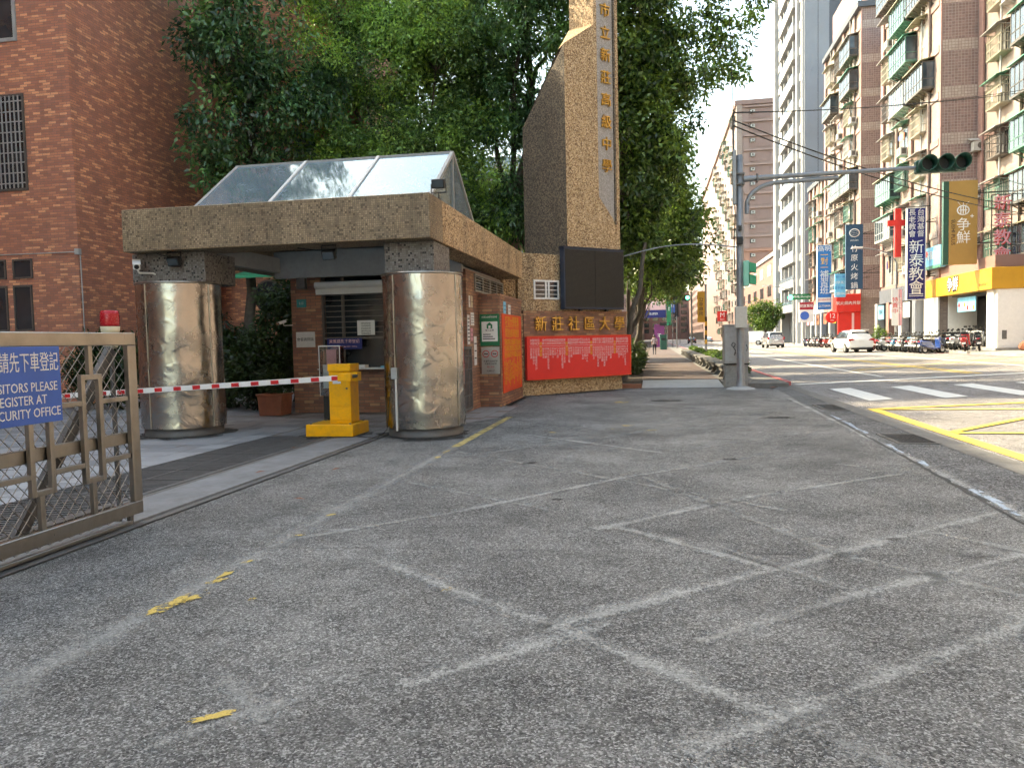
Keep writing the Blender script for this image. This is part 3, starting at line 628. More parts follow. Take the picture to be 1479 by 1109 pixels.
# gate track and paved yard inside the gate
yard = MB(); yard.quad((-40, -20, -0.02), (-4.28, -20, -0.02), (-4.28, 60, -0.02), (-40, 60, -0.02)); yard = struct(yard.build('yard', 'concrete', fix=False))
trk = MB(); trk.box(-5.12, -6, -0.03, -4.46, 12.3, 0.004); trk.build('track_bed', 'track_conc', yard)
for x in (-4.33, -5.2):
    m = MB(); m.box(x - 0.035, -6, -0.03, x + 0.035, 12.35, 0.012); m.build('track_rail', 'galv_dark', yard, bevel=0.004)
    m = MB(); m.box(x + 0.05, -6, -0.03, x + 0.12 - (0.07 if x > -5 else 0), 12.35, 0.006); m.build('rail_edge', 'conc_dark', yard)
slabm = [paint('paving_slab', (0.33, 0.34, 0.35), 0.7, 0.2, 1.5, dirt=0.3, bump=0.15), paint('paving_slab_dark', (0.25, 0.26, 0.27), 0.7, 0.2, 1.5, dirt=0.3, bump=0.15), paint('paving_slab_red', (0.20, 0.12, 0.10), 0.7, 0.2, 1.5, dirt=0.3, bump=0.15)]
MB().box(-6.32, -6, -0.045, -5.24, 11.9, -0.012).build('drain_channel', 'iron', yard)
cnt = 0
for gx in (-5.5, -6.05):
    for k in range(12):
        y0 = 3.9 + k * 0.66
        m = MB()
        for b in range(9):
            yy = y0 + 0.02 + b * 0.07; m.box(gx - 0.26, yy, -0.012, gx + 0.26, yy + 0.028, 0.004)
        m.box(gx - 0.275, y0, -0.012, gx - 0.262, y0 + 0.65, 0.005).box(gx + 0.262, y0, -0.012, gx + 0.275, y0 + 0.65, 0.005)
        m.build('channel_grate', 'galv_dark', yard)
sl = MB(); sl.box(-0.196, -0.196, -0.03, 0.196, 0.196, 0.0); slme = mesh_of(sl, 'paving_slab', slabm[0])
for i in range(13):
    for j in range(24):
        if cnt >= 300: break
        x = -6.55 - i * 0.4; y = 5.4 + j * 0.4
        if x < -0.95 * y - 1.5: continue
        o = inst('paving_slab', slme, yard, (x, y, random.uniform(-0.003, 0.003)), 0, random.choice(slabm[:1] * 5 + slabm[1:2] * 2) if (i + j) % 7 else slabm[1]); cnt += 1
ytile = tiled('yard_paving', 0.4, 0.4, 0.012, [(0.0, (0.27, 0.27, 0.27)), (0.4, (0.33, 0.33, 0.33)), (0.8, (0.22, 0.20, 0.19))], (0.10, 0.10, 0.10), 0.0, 0.7, 0.3, 0.35, streak=False)
ym = MB(); ym.quad((-40, -6, -0.012), (-6.34, -6, -0.012), (-6.34, 40, -0.012), (-40, 40, -0.012)).quad((-6.34, 12, -0.012), (-4.0, 12, -0.012), (-4.0, 40, -0.012), (-6.34, 40, -0.012)); ym.build('yard_paving', ytile, yard, fix=False)
tb = MB(); tb.quad((-4.02, 12.5, 0.006), (-3.0, 14.6, 0.006), (-3.05, 17.4, 0.006), (-4.02, 17.4, 0.006)); tb.build('tiled_apron', tiled('apron_paving', 0.3, 0.3, 0.01, [(0.0, (0.30, 0.28, 0.27)), (0.6, (0.24, 0.16, 0.14)), (0.8, (0.34, 0.33, 0.32))], (0.12, 0.11, 0.10), 0.0, 0.7, 0.2, 0.3, streak=False), yard, fix=False)

# ------------------------------------------------------------------ school buildings on the left
bb = thing('brick_building', 'tall red brick-tiled school building at the left edge with barred windows', 'building', (-15.5, 18.8, 0))
wl = MB(); wl.box(-34, 18.8, 0, -15.5, 25.8, 19.0); wl.build('wall', 'brick', bb)
MB().box(-34, 18.81, 19.001, -18.4, 27.2, 21.6).build('unseen_shade_block', 'brick', bb)  # block above the view, added to close a sun leak onto the forecourt
MB().box(-34, 18.82, 21.601, -20.3, 27.2, 23.5).build('roof_block', 'brick', bb)  # another unseen block, added so no sun passes over the one below
MB().box(-34, 25.801, 0, -16.3, 27.2, 19.0).build('recessed_wall', 'brick', bb)
wl = MB(); wl.box(-34, 27.201, 0, -10.2, 31.0, 15.0); wl.build('rear_wing_wall', 'brick', bb)
def hole_window(par, x0, x1, z0, z1, Y, bars=(0, 0), frame='bframe', glass='glass', name='window', fw=0.05):
    f = MB(); d = 0.04
    f.box(x0 - fw, Y - d, z0 - fw, x1 + fw, Y - 0.003, z0).box(x0 - fw, Y - d, z1, x1 + fw, Y - 0.003, z1 + fw).box(x0 - fw, Y - d, z0, x0, Y - 0.003, z1).box(x1, Y - d, z0, x1 + fw, Y - 0.003, z1)
    w = f.build(name, frame, par); MB().box(x0, Y - 0.012, z0, x1, Y - 0.004, z1).build('pane', glass, w)
    if bars[0] or bars[1]:
        b = MB()
        for i in range(bars[0]):
            x = x0 + (x1 - x0) * (i + 0.5) / bars[0]; b.box(x - 0.014, Y - 0.09, z0, x + 0.014, Y - 0.062, z1)
        for i in range(bars[1]):
            z = z0 + (z1 - z0) * (i + 0.5) / bars[1]; b.box(x0 - 0.02, Y - 0.062, z - 0.014, x1 + 0.02, Y - 0.045, z + 0.014)
        b.build('bars', 'gframe', w)
    return w
hole_window(bb, -18.6, -17.0, 6.02, 8.52, 18.8, (12, 9), fw=0.06)
hole_window(bb, -18.6, -17.14, 10.1, 12.4, 18.8, (0, 0), 'gframe', 'glass', fw=0.10)
hole_window(bb, -17.53, -17.0, 3.58, 4.03, 18.8); hole_window(bb, -17.55, -17.05, 2.13, 3.30, 18.8); hole_window(bb, -18.4, -17.85, 2.13, 3.30, 18.8); hole_window(bb, -18.4, -17.85, 3.58, 4.03, 18.8)
pp = MB(); pp.tube([(-18.9, 18.77, 4.22), (-15.47, 18.77, 4.2), (-15.44, 18.8, 4.1), (-15.44, 18.82, 0.0)], 0.015, 6); pp.build('drain_pipe', 'conc_light', bb); MB().box(-15.52, 18.68, 4.12, -15.39, 18.79, 4.28).build('junction_box', 'conc_light', bb)
MB().box(-15.9, 27.15, 5.0, -13.0, 27.198, 8.2).build('dark_opening', 'black', bb)
rw = MB(); rw.lathe([(0.55, 0), (0.62, 0), (0.62, 0.06), (0.55, 0.06)], (0, 0, 0), 24)
rw.v = [(-14.3 + v[0], 27.2 - v[2], 3.4 + v[1]) for v in rw.v]; rwo = rw.build('round_window', 'bframe', bb); g2 = MB(); g2.cyl((-14.3, 27.17, 3.4), (-14.3, 27.198, 3.4), 0.55, n=24); g2.build('pane', 'glass', rwo)
MB().box(-13.6, 27.15, 0.0, -12.0, 27.198, 2.5).build('doorway', 'black', bb)
aw = MB(); aw.prism([(22.0, 3.62), (22.0, 3.70), (23.5, 4.05), (23.5, 3.97)], 'x', -12.9, -9.6); tag(aw.build('green_awning', 'greenaw'), 'green canvas awning in the shade behind the entrance canopy', 'awning')
sw_ = thing('unseen_shade_wing', 'long red brick wing out of view, added to shade the forecourt', 'building', (-24, -10, 0))
MB().box(-40, -60, 0, -20.5, 18.79, 23.6).build('wall', 'brick', sw_)  # unseen wing, sized so its shadow covers the forecourt
for fl in range(6):
    for k in range(9): MB().box(-20.52, -50 + k * 7, 1.2 + fl * 3.9, -20.48, -46 + k * 7, 3.4 + fl * 3.9).build('window', 'glass', sw_)

# ------------------------------------------------------------------ sliding gate
GX = -4.35
gt = thing('sliding_gate', 'stainless steel sliding school gate with fret pattern and wire lattice', 'gate', (GX, 5.9, 0))
fr = MB(); y1 = 5.896; y0 = 1.2
fr.box(GX - 0.05, y0, 1.535, GX, y1, 1.64).build('top_rail', 'steel2', gt, 0.006)
MB().box(GX - 0.05, y1 - 0.105, 0.205, GX, y1, 1.534).build('end_post', 'steel2', gt, 0.006)
MB().box(GX - 0.05, y0, 0.095, GX, y1, 0.204).build('bottom_rail', 'steel2', gt, 0.006)
MB().box(GX - 0.05, y0, 0.022, GX - 0.01, y1 - 0.13, 0.052).build('wheel_rail', 'steel2', gt, 0.004)
MB().box(GX - 0.048, y1 - 0.16, 0.024, GX - 0.012, y1 - 0.12, 0.094).build('wheel_bracket', 'galv_dark', gt)
MB().box(GX - 0.098, y0, 0.70, GX - 0.052, y1 - 0.03, 0.80).build('rear_rail', 'steel2', gt, 0.005)
def fret(yc, top, bot):
    m = MB(); h = 0.115; b = 0.042
    m.box(GX - 0.045, yc - h, bot, GX - 0.005, yc - h + b, top).box(GX - 0.045, yc + h - b, bot, GX - 0.005, yc + h, top)
    m.box(GX - 0.045, yc - h + b, top - b, GX - 0.005, yc + h - b, top).box(GX - 0.045, yc - h + b, bot, GX - 0.005, yc + h - b, bot + b)
    m.box(GX - 0.044, yc - 0.022, top, GX - 0.006, yc + 0.022, 1.536).box(GX - 0.044, yc - 0.045, 0.203, GX - 0.006, yc - 0.001, bot)
    m.build('fret', 'steel2', gt, 0.003)
for k in range(8): fret(5.358 - 0.53 * k, 1.31, 0.455)
for k in range(8):
    m = MB(); ya = 5.358 - 0.53 * k + 0.115; yb = ya + 0.30; yb = min(yb, y1 - 0.1)
    m.box(GX - 0.043, ya, 1.07, GX - 0.007, yb, 1.11); m.build('cross_bar', 'steel2', gt, 0.003)
    MB().box(GX - 0.043, ya, 0.585, GX - 0.007, yb, 0.625).build('cross_bar', 'steel2', gt, 0.003)
lt = MB(); Lx = GX - 0.075; zb, zt = 0.06, 1.55
def clip_wire(ya, za, s):
    pts = []
    yb = ya + (zt - za) / s
    p = (ya, za); q = (yb, zt)
    lo, hi = 1.25, y1 - 0.04
    def cl(y): return min(max(y, lo), hi)
    ya2, yb2 = cl(p[0]), cl(q[0])
    if abs(ya2 - yb2) < 0.02: return
    za2 = za + (ya2 - ya) * s; zb2 = za + (yb2 - ya) * s
    lt.tube([(Lx, ya2, za2), (Lx, yb2, zb2)], 0.0042, 4)
k = -2.0
while k < 6.5:
    clip_wire(k, zb, 1.05); clip_wire(k + 2, zb, -1.05) if False else None
    lt_y = k
    ya = max(1.25, lt_y); 
    k += 0.105
k = 1.25
while k < 8.0:
    # falling family
    p0 = (k, zb); q0 = (k - (zt - zb) / 1.05, zt); lo, hi = 1.25, y1 - 0.04
    y_a = min(p0[0], hi); y_b = max(q0[0], lo)
    if y_a - y_b > 0.02: lt.tube([(Lx - 0.006, y_a, zb + (k - y_a) * 1.05), (Lx - 0.006, y_b, zb + (k - y_b) * 1.05)], 0.0042, 4)
    k += 0.105
lt.build('wire_lattice', 'steel2', gt, fix=False)
br = MB(); br.beam((-4.50, 5.78, 1.50), (-4.54, 4.72, 0.12), 0.05, 0.10); br.build('brace', 'galv_dark', gt)
br = MB(); br.beam((-4.52, 5.7, 0.16), (-4.52, 3.6, 0.13), 0.06, 0.07); br.build('brace_foot', 'galv_dark', gt)
sg = thing('notice_sign', 'blue visitor notice with white Chinese and English lettering wired to the gate', 'sign', (-4.33, 4.3, 0.98))
MB().box(-4.342, 3.60, 0.985, -4.328, 5.005, 1.535).build('panel', 'blue', sg, 0.003)
letters('lettering', '來賓請先下車登記', 0.148, 'white', sg, (-4.325, 4.985, 1.415), '+X', 0.001, 'RIGHT', 0.60)
for i, s in enumerate(('VISITORS PLEASE', 'REGISTER AT', 'SECURITY OFFICE')): letters('lettering', s, 0.093, 'white', sg, (-4.325, [4.965, 4.86, 4.985][i], 1.245 - i * 0.092), '+X', 0.001, 'RIGHT', 0.86)
bc = thing('warning_beacon', 'red warning lamp on a cream base behind the gate', 'warning lamp', (-4.6, 5.93, 0))
MB().lathe([(0.0, 1.70), (0.075, 1.70), (0.078, 1.72), (0.078, 1.80), (0.07, 1.835), (0.0, 1.842)], (-4.6, 5.91, 0), 20).build('lens', 'redlamp', bc)
MB().lathe([(0.0, 1.60), (0.062, 1.60), (0.072, 1.66), (0.078, 1.70), (0.0, 1.70)], (-4.6, 5.91, 0), 20).build('base', 'cream', bc)
MB().lathe([(0.0, 1.50), (0.05, 1.52), (0.06, 1.54), (0.012, 1.56), (0.012, 1.60), (0, 1.60)], (-4.6, 5.91, 0), 16).build('bell', 'cream', bc)
MB().cyl((-4.6, 5.91, -0.02), (-4.6, 5.91, 1.5), 0.02, n=8).build('post', 'galv_dark', bc)

# ------------------------------------------------------------------ boom barrier
ba = thing('boom_barrier', 'yellow parking barrier with its red and white boom lowered', 'barrier', (-5.0, 12.0, 0))
MB().box(-5.62, 11.72, 0.0, -4.80, 12.45, 0.205).build('plinth', 'orange', ba, 0.015)
MB().box(-5.275, 11.92, 0.206, -4.90, 12.28, 1.06).build('housing', 'orange', ba, 0.008)
MB().box(-5.285, 11.905, 1.061, -4.885, 12.295, 1.185).build('housing_lid', 'orange', ba, 0.008)
MB().box(-5.255, 11.912, 0.26, -4.92, 11.919, 0.46).build('access_panel', 'orange', ba, 0.003); MB().box(-5.255, 11.912, 0.50, -4.92, 11.919, 1.03).build('door_panel', 'orange', ba, 0.003); MB().cyl((-4.96, 11.905, 0.78), (-4.96, 11.912, 0.78), 0.018, n=12).build('lock', 'galv_dark', ba); MB().box(-5.20, 11.9105, 0.86, -5.06, 11.9118, 0.93).build('label', 'paper', ba)
for bx in (-5.55, -4.87):
    for by in (11.79, 12.38): MB().cyl((bx, by, 0.205), (bx, by, 0.225), 0.02, n=8).build('anchor_bolt', 'galv_dark', ba)
MB().box(-4.898, 11.93, 0.90, -4.78, 12.12, 1.05).build('boom_clamp', 'orange', ba, 0.006); MB().box(-4.88, 11.36, 0.925, -4.66, 11.44, 1.045).build('boom_bracket', 'orange', ba, 0.006); MB().cyl((-4.80, 11.43, 0.985), (-4.80, 11.94, 0.985), 0.03, n=10).build('boom_shaft', 'galv_dark', ba)
bm_ = MB(); bm_.beam((-4.72, 11.40, 0.985), (-10.6, 11.40, 0.70), 0.045, 0.085); boom = bm_.build('boom', 'white', ba, 0.004)
for i in range(20):
    x = -4.85 - i * 0.345; z = 0.985 - (-4.72 - x) * 0.04847
    if x < -10.3: break
    m = MB(); m.beam((x, 11.375, z), (x - 0.135, 11.375, z - 0.00654), 0.004, 0.062); m.build('red_band', 'red', boom)
cb = thing('clear_box', 'clear acrylic leaflet box with pink paper behind the yellow barrier', 'box', (-5.5, 12.6, 0))
b = MB(); b.box(-5.70, 12.52, 0.62, -5.32, 12.72, 0.63).box(-5.70, 12.52, 0.63, -5.695, 12.72, 1.47).box(-5.325, 12.52, 0.63, -5.32, 12.72, 1.47).box(-5.695, 12.52, 0.63, -5.325, 12.525, 1.47).box(-5.695, 12.715, 0.63, -5.325, 12.72, 1.47).box(-5.70, 12.52, 1.47, -5.32, 12.72, 1.48); b.build('case', 'acrylic', cb)
b = MB(); 
for x in (-5.705, -5.325): b.box(x, 12.512, 0.62, x + 0.01, 12.52, 1.49)
b.box(-5.695, 12.512, 1.475, -5.325, 12.52, 1.49); b.build('edge_strip', 'plate', cb)
MB().box(-5.60, 12.60, 1.0, -5.42, 12.605, 1.42).build('pink_leaflet', 'pinkpaper', cb); MB().box(-5.66, 12.57, 0.75, -5.45, 12.575, 1.16).build('white_leaflet', 'paper', cb)
MB().box(-5.66, 12.55, 0.0, -5.36, 12.69, 0.615).build('stand', 'black', cb)

# ------------------------------------------------------------------ entrance canopy
cp = thing('entrance_canopy', 'entrance canopy with mosaic-tiled beams on two steel-clad columns and a glass skylight', 'canopy', (-6.0, 12.1, 0))
X0, X1, Y0, Y1, Z0, Z1 = -8.74, -3.38, 11.63, 20.18, 3.13, 3.83
MB().box(X0, Y0, Z0, X1, Y0 + 0.75, Z1).build('front_beam', 'mosaic', cp, 0.012)
MB().box(X1 - 0.55, Y0 + 0.751, Z0, X1, Y1, Z1).build('side_beam', 'pebble_dirty', cp, 0.012)
MB().box(X0, Y0 + 0.751, Z0, X0 + 0.55, Y1, Z1).build('side_beam', 'mosaic', cp, 0.012)
MB().box(X0 + 0.551, 17.9, 3.35, X1 - 0.551, Y1, 3.70).build('roof_slab', 'conc_light', cp)
MB().box(X0 + 0.551, Y0 + 0.751, 3.42, X1 - 0.551, 13.3, 3.66).build('roof_slab', 'conc_light', cp)
MB().box(X0 + 0.56, 15.82, 2.98, X1 - 0.56, 15.95, 3.55).build('inner_fascia', 'gframe', cp)
MB().box(X0 + 0.56, 12.39, 3.10, X0 + 0.70, 15.82, 3.42).build('inner_fascia', 'gframe', cp)
MB().box(X0 + 0.56, 15.951, 3.06, X1 - 0.56, 20.0, 3.10).build('ceiling', 'conc_light', cp)
def steel_column(cx, cy, r, seams, nx0, nx1):
    c = MB(); n = 72; prof = [(r, 0.15 + 2.45 * i / 40) for i in range(41)]
    c.lathe(prof, (cx, cy, 0), n)
    # dented sheet metal: push the skin in and out a little
    rs = random.Random(int(-cx * 100)); dents = [(rs.uniform(-2.9, -0.2), rs.uniform(0.3, 2.3), rs.uniform(0.08, 0.28), rs.uniform(-0.014, 0.008)) for _ in range(16)]
    out = []
    for v in c.v:
        a = math.atan2(v[1] - cy, v[0] - cx); z = v[2]; d = 0.003 * math.sin(2 * a + 1.6 * z) + 0.0015 * math.sin(5 * a - 3 * z)
        for (da, dz, ds, am) in dents: d += am * math.exp(-(((a - da) * r) ** 2 + ((z - dz) * 0.8) ** 2) / (2 * ds * ds * 0.35))
        e = min(1, (z - 0.15) / 0.15, (2.6 - z) / 0.15); d *= max(0, e)
        out.append((cx + (r + d) * math.cos(a), cy + (r + d) * math.sin(a), z))
    c.v = out; cl = c.build('column_cladding', 'steel', cp)
    rim = MB(); rim.lathe([(r + 0.003, 2.58), (r + 0.012, 2.585), (r + 0.012, 2.615), (r - 0.08, 2.615), (r - 0.08, 2.58)], (cx, cy, 0), 48); rim.build('rim', 'steel2', cl)
    for a in seams:
        m = MB(); x, y = cx + (r + 0.004) * math.cos(a), cy + (r + 0.004) * math.sin(a); m.cyl((x, y, 0.16), (x, y, 2.58), 0.012, n=8); m.build('seam', 'steel2', cl)
    bs = MB(); bs.lathe([(r - 0.045, 0), (r - 0.045, 0.149), (r - 0.3, 0.149)], (cx, cy, 0), 48); bs.build('base_ring', 'galv_dark', cl)
    MB().box(nx0, cy - 0.22, 2.60, nx1, cy + 0.75, 3.129).build('column_neck', 'mosaic_grey', cl, 0.01)
    return cl
colr = steel_column(-3.70, 12.18, 0.655, (R(-118), R(-20)), -4.26, -3.43)
coll = steel_column(-8.10, 12.18, 0.69, (R(-105), R(-14)), -8.82, -7.45)
j = MB(); j.box(-4.07, 11.56, 0.94, -3.97, 11.64, 1.12); j.build('junction_box', 'gframe', colr, 0.006); j = MB(); j.tube([(-4.0, 11.585, 0.94), (-4.0, 11.585, 0.12)], 0.018, 8); j.build('conduit', 'plate', colr)
j = MB(); j.tube([(-4.05, 11.60, 0.95), (-4.10, 11.52, 0.5), (-4.12, 11.45, 0.15), (-4.3, 11.5, 0.02), (-4.7, 11.7, 0.012)], 0.007, 5); j.build('loose_cable', 'wire', colr)
sk = MB(); ya, yb, yr = 13.35, 17.9, 15.63; za, zr = 3.84, 5.40; xa, xb = -8.87, -4.0
skl = MB()
for x in (xa, xb - 0.06): skl.beam((x + 0.03, ya, za), (x + 0.03, yr, zr), 0.07, 0.06).beam((x + 0.03, yb, za), (x + 0.03, yr, zr), 0.07, 0.06)
skl.beam((xa, yr, zr), (xb, yr, zr), 0.07, 0.06).beam((xa, ya, za), (xb, ya, za), 0.07, 0.07).beam((xa, yb, za), (xb, yb, za), 0.07, 0.07)
skylight = skl.build('skylight', 'gframe', cp)
n = 3; dx = (xb - xa) / n
for i in range(n):
    a, b2 = xa + i * dx + 0.03, xa + (i + 1) * dx - 0.03
    m = MB(); m.prism([(ya, za + 0.02), (ya, za + 0.032), (yr, zr + 0.012), (yr, zr)], 'x', a, b2); m.build('glass_pane', 'skyglass', skylight)
    m = MB(); m.prism([(yb, za + 0.02), (yb, za + 0.032), (yr, zr + 0.012), (yr, zr)], 'x', a, b2); m.build('glass_pane', 'skyglass', skylight)
    if i: m = MB(); m.beam((xa + i * dx, ya, za + 0.03), (xa + i * dx, yr, zr + 0.02), 0.06, 0.05).beam((xa + i * dx, yb, za + 0.03), (xa + i * dx, yr, zr + 0.02), 0.06, 0.05); m.build('glazing_bar', 'plate', skylight)
for x in (xa + 0.02, xb - 0.04):
    m = MB(); m.prism([(ya + 0.05, za + 0.02), (yb - 0.05, za + 0.02), (yr, zr - 0.02)], 'x', x, x + 0.012); m.build('gable_panel', 'skyglass', skylight)
    m = MB(); m.box(x - 0.01, yr - 0.025, za, x + 0.03, yr + 0.025, zr - 0.05); m.build('gable_post', 'gframe', skylight)
def floodlight(label, p, aim, up=False):
    t = thing('floodlight', label, 'floodlight', p, group='floodlights on the canopy'); q = Vector(p)
    m = MB(); m.box(q.x - 0.11, q.y - 0.05, q.z - 0.075, q.x + 0.11, q.y + 0.05, q.z + 0.075); h = m.build('housing', 'black', t, 0.01)
    m = MB(); m.box(q.x - 0.09, q.y - 0.056, q.z - 0.055, q.x + 0.09, q.y - 0.0505, q.z + 0.055); m.build('lamp_glass', 'glass_b', h)
    m = MB(); s = -1 if up else 1
    m.tube([(q.x - 0.125, q.y, q.z), (q.x - 0.125, q.y, q.z + s * 0.15), (q.x + 0.125, q.y, q.z + s * 0.15), (q.x + 0.125, q.y, q.z)], 0.011, 5); m.build('bracket', 'iron', t)
    if up:
        m = MB(); m.cyl((q.x, q.y, q.z - 0.30), (q.x, q.y, q.z - 0.15), 0.012, n=6); m.build('stalk', 'iron', t)
    for o in t.children:
        if o.name.startswith('housing'): o.rotation_euler = (R(aim), 0, 0)
    return t
floodlight('black floodlight under the canopy by the left column', (-7.95, 11.86, 2.97), 25)
floodlight('black floodlight hanging under the middle of the canopy beam', (-5.18, 11.9, 2.97), 25)
floodlight('black floodlight on top of the canopy at its right corner', (-3.47, 12.5, 4.13), 15, True)
def cctv(label, p, d, k=1.0):
    t = thing('security_camera', label, 'security camera', p); q = Vector(p); d = Vector(d).normalized()
    m = MB(); m.beam(q, q + d * 0.30 * k, 0.11 * k, 0.10 * k); m.build('housing', 'white', t, 0.012)
    m = MB(); m.beam(q + d * -0.02 + Vector((0, 0, 0.055 * k)), q + d * 0.36 * k + Vector((0, 0, 0.055 * k)), 0.125 * k, 0.012); m.build('sun_shield', 'white', t)
    m = MB(); m.cyl(q + d * 0.30 * k, q + d * 0.303 * k, 0.04 * k, n=14); m.build('lens', 'black', t)
    m = MB(); m.tube([q + d * 0.12 * k - Vector((0, 0, 0.05 * k)), q + d * 0.16 * k + Vector((0.02, 0.03, -0.13 * k)), q + Vector((0.20 * k, 0.14 * k, -0.17 * k)), q + Vector((0.28 * k, 0.22 * k, -0.22 * k))], 0.02 * k, 6); m.build('bracket', 'white', t)
    return t
cctv('white security camera above the left steel column', (-8.62, 11.80, 2.96), (0.55, -0.75, -0.30))
cctv('small white security camera on the booth corner', (-8.0, 15.93, 2.05), (-0.7, -0.6, -0.3), 0.55)
cbm = MB(); cbm.tube([(-5.18, 11.95, 3.05), (-5.45, 12.0, 3.06), (-5.8, 12.05, 3.12)], 0.008, 5).tube([(-7.95, 11.9, 3.05), (-8.2, 11.88, 3.08), (-8.3, 11.9, 3.12)], 0.008, 5); tag(cbm.build('loose_cable', 'wire', fix=False), 'black lamp cables hanging below the canopy beam', 'cable')

# ------------------------------------------------------------------ guard booth
gbh = thing('guard_booth', 'brick-tiled guard booth under the canopy with a barred service window', 'booth', (-5.9, 16.0, 0))
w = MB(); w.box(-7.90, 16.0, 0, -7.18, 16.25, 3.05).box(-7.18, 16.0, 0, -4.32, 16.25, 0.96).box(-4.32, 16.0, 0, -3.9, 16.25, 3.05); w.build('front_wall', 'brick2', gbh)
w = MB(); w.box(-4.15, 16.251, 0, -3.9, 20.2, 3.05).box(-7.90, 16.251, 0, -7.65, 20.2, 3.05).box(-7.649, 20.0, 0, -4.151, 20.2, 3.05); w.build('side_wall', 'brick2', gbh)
MB().box(-7.649, 16.26, 0.0, -4.151, 20.0, 0.03).build('floor', 'conc_dark', gbh); MB().box(-7.649, 16.6, 3.02, -4.151, 20.0, 3.05).build('ceiling', 'conc_dark', gbh)
wd = MB(); fx0, fx1 = -7.18, -4.32
wd.box(fx0, 15.99, 1.62, fx1, 16.06, 1.67).box(fx0, 15.99, 2.98, fx1, 16.06, 3.04).box(fx0, 15.99, 0.97, fx0 + 0.05, 16.06, 2.98).box(fx1 - 0.05, 15.99, 0.97, fx1, 16.06, 2.98)
for x in (-6.72, -5.75, -5.6, -4.9): wd.box(x, 15.99, 1.0, x + 0.05, 16.06, 2.98)
win = wd.build('window', 'bframe', gbh)
MB().box(fx0 + 0.05, 16.09, 0.99, fx1 - 0.05, 16.10, 2.98).build('pane', 'glass', win)
for i in range(15):
    z = 1.16 + i * 0.118 if i else 1.10
    if z > 2.92 or (1.0 < z < 1.6 and False): continue
    if z < 1.62: continue
    MB().box(fx0 + 0.05, 15.975, z, fx1 - 0.05, 15.989, z + 0.022).build('bar', 'galv_dark', win)
MB().box(fx0 + 0.02, 15.62, 0.962, fx1, 16.25, 0.99).build('counter', 'plate', gbh, 0.005)
sh = MB(); sh.cyl((-7.25, 15.86, 2.80), (-4.6, 15.86, 2.80), 0.075, n=14).box(-7.25, 15.86, 2.60, -4.6, 15.885, 2.80); sh.build('shutter_roll', 'plate', gbh)
MB().box(-6.35, 15.955, 1.70, -5.95, 15.962, 2.02).build('paper_notice', 'paper', gbh)
for i in range(5): letters('notice_text', '請勿停留會客登記'[i % 3:i % 3 + 5], 0.045, 'ink', gbh, (-6.15, 15.952, 1.95 - i * 0.055), '-Y', 0.0005)
pn = MB(); pn.box(-7.05, 15.93, 1.40, -6.25, 15.96, 1.64); bs = pn.build('blue_plate', 'navy', gbh)
letters('lettering', '來賓請先下車登記', 0.088, 'pinktxt', bs, (-6.65, 15.927, 1.57), '-Y', 0.001); letters('lettering', 'Visitors please register before entering', 0.036, 'pinktxt', bs, (-6.65, 15.927, 1.46), '-Y', 0.001)
pn = MB(); pn.box(-7.80, 15.975, 1.46, -7.36, 15.998, 1.80); bs = pn.build('white_plate', 'plate', gbh); letters('lettering', '會客詢問區', 0.082, 'ink', bs, (-7.58, 15.973, 1.63), '-Y', 0.001)
pn = MB(); pn.box(-7.76, 15.975, 2.34, -7.54, 15.998, 2.52); bs = pn.build('teal_plate', paint('teal_plate', (0.03, 0.24, 0.24), 0.5), gbh); letters('lettering', '111', 0.08, 'plate', bs, (-7.65, 15.973, 2.43), '-Y', 0.001)
pn = MB(); pn.box(-7.70, 15.86, 2.74, -7.50, 15.998, 3.0); bs = pn.build('siren_box', 'galv_dark', gbh, 0.01); MB().lathe([(0, 0), (0.05, 0.0), (0.06, 0.03)], (0, 0, 0), 12).build('lamp', 'galv', bs).location = (-7.6 - gbh.location.x, 15.84 - gbh.location.y, 2.82)
# papers and leaflets on the counter
for i, (x, c) in enumerate(((-6.0, 'paper'), (-5.75, 'lblue'), (-6.3, 'paper'))):
    m = MB(); m.box(x, 15.70, 0.992, x + 0.2, 15.9, 0.998 + 0.03 * i); tag(m.build('leaflet_pile', c), ['white papers on the booth counter at its middle', 'light blue folder on the booth counter near the column', 'thicker white paper pile on the booth counter'][i], 'papers')
# side of the booth
hw = MB(); hy0, hy1, hz0, hz1 = 16.75, 20.0, 2.62, 3.02
hw.box(-3.9, hy0, hz0, -3.86, hy1, hz0 + 0.04).box(-3.9, hy0, hz1 - 0.04, -3.86, hy1, hz1)
for i in range(5): y = hy0 + (hy1 - hy0 - 0.05) * i / 4; hw.box(-3.9, y, hz0 + 0.04, -3.86, y + 0.05, hz1 - 0.04)
hwo = hw.build('high_window', 'gframe', gbh); MB().box(-3.898, hy0 + 0.05, hz0 + 0.04, -3.89, hy1, hz1 - 0.04).build('pane', 'glass', hwo)
for i in range(5): z = hz0 + 0.07 + i * 0.062; MB().box(-3.858, hy0, z, -3.848, hy1, z + 0.012).build('bar', 'gframe', hwo)
def poster(label, name, y0_, y1_, z0_, z1_, mat, X=-3.9, lines=4, head=None):
    t = thing(name, label, 'poster', (X, (y0_ + y1_) / 2, z0_)); MB().box(X + 0.003, y0_, z0_, X + 0.010, y1_, z1_).build('sheet', mat, t)
    h = (z1_ - z0_)
    for i in range(lines):
        z = z1_ - h * (i + 1) / (lines + 1); m = MB(); m.box(X + 0.0105, y0_ + 0.06 * (y1_ - y0_), z - h * 0.02, X + 0.0125, y1_ - (0.08 + 0.2 * ((i * 7) % 3) / 3) * (y1_ - y0_), z + h * 0.02); m.build('print_line', 'ink' if mat != 'blue' else 'white', t)
    return t
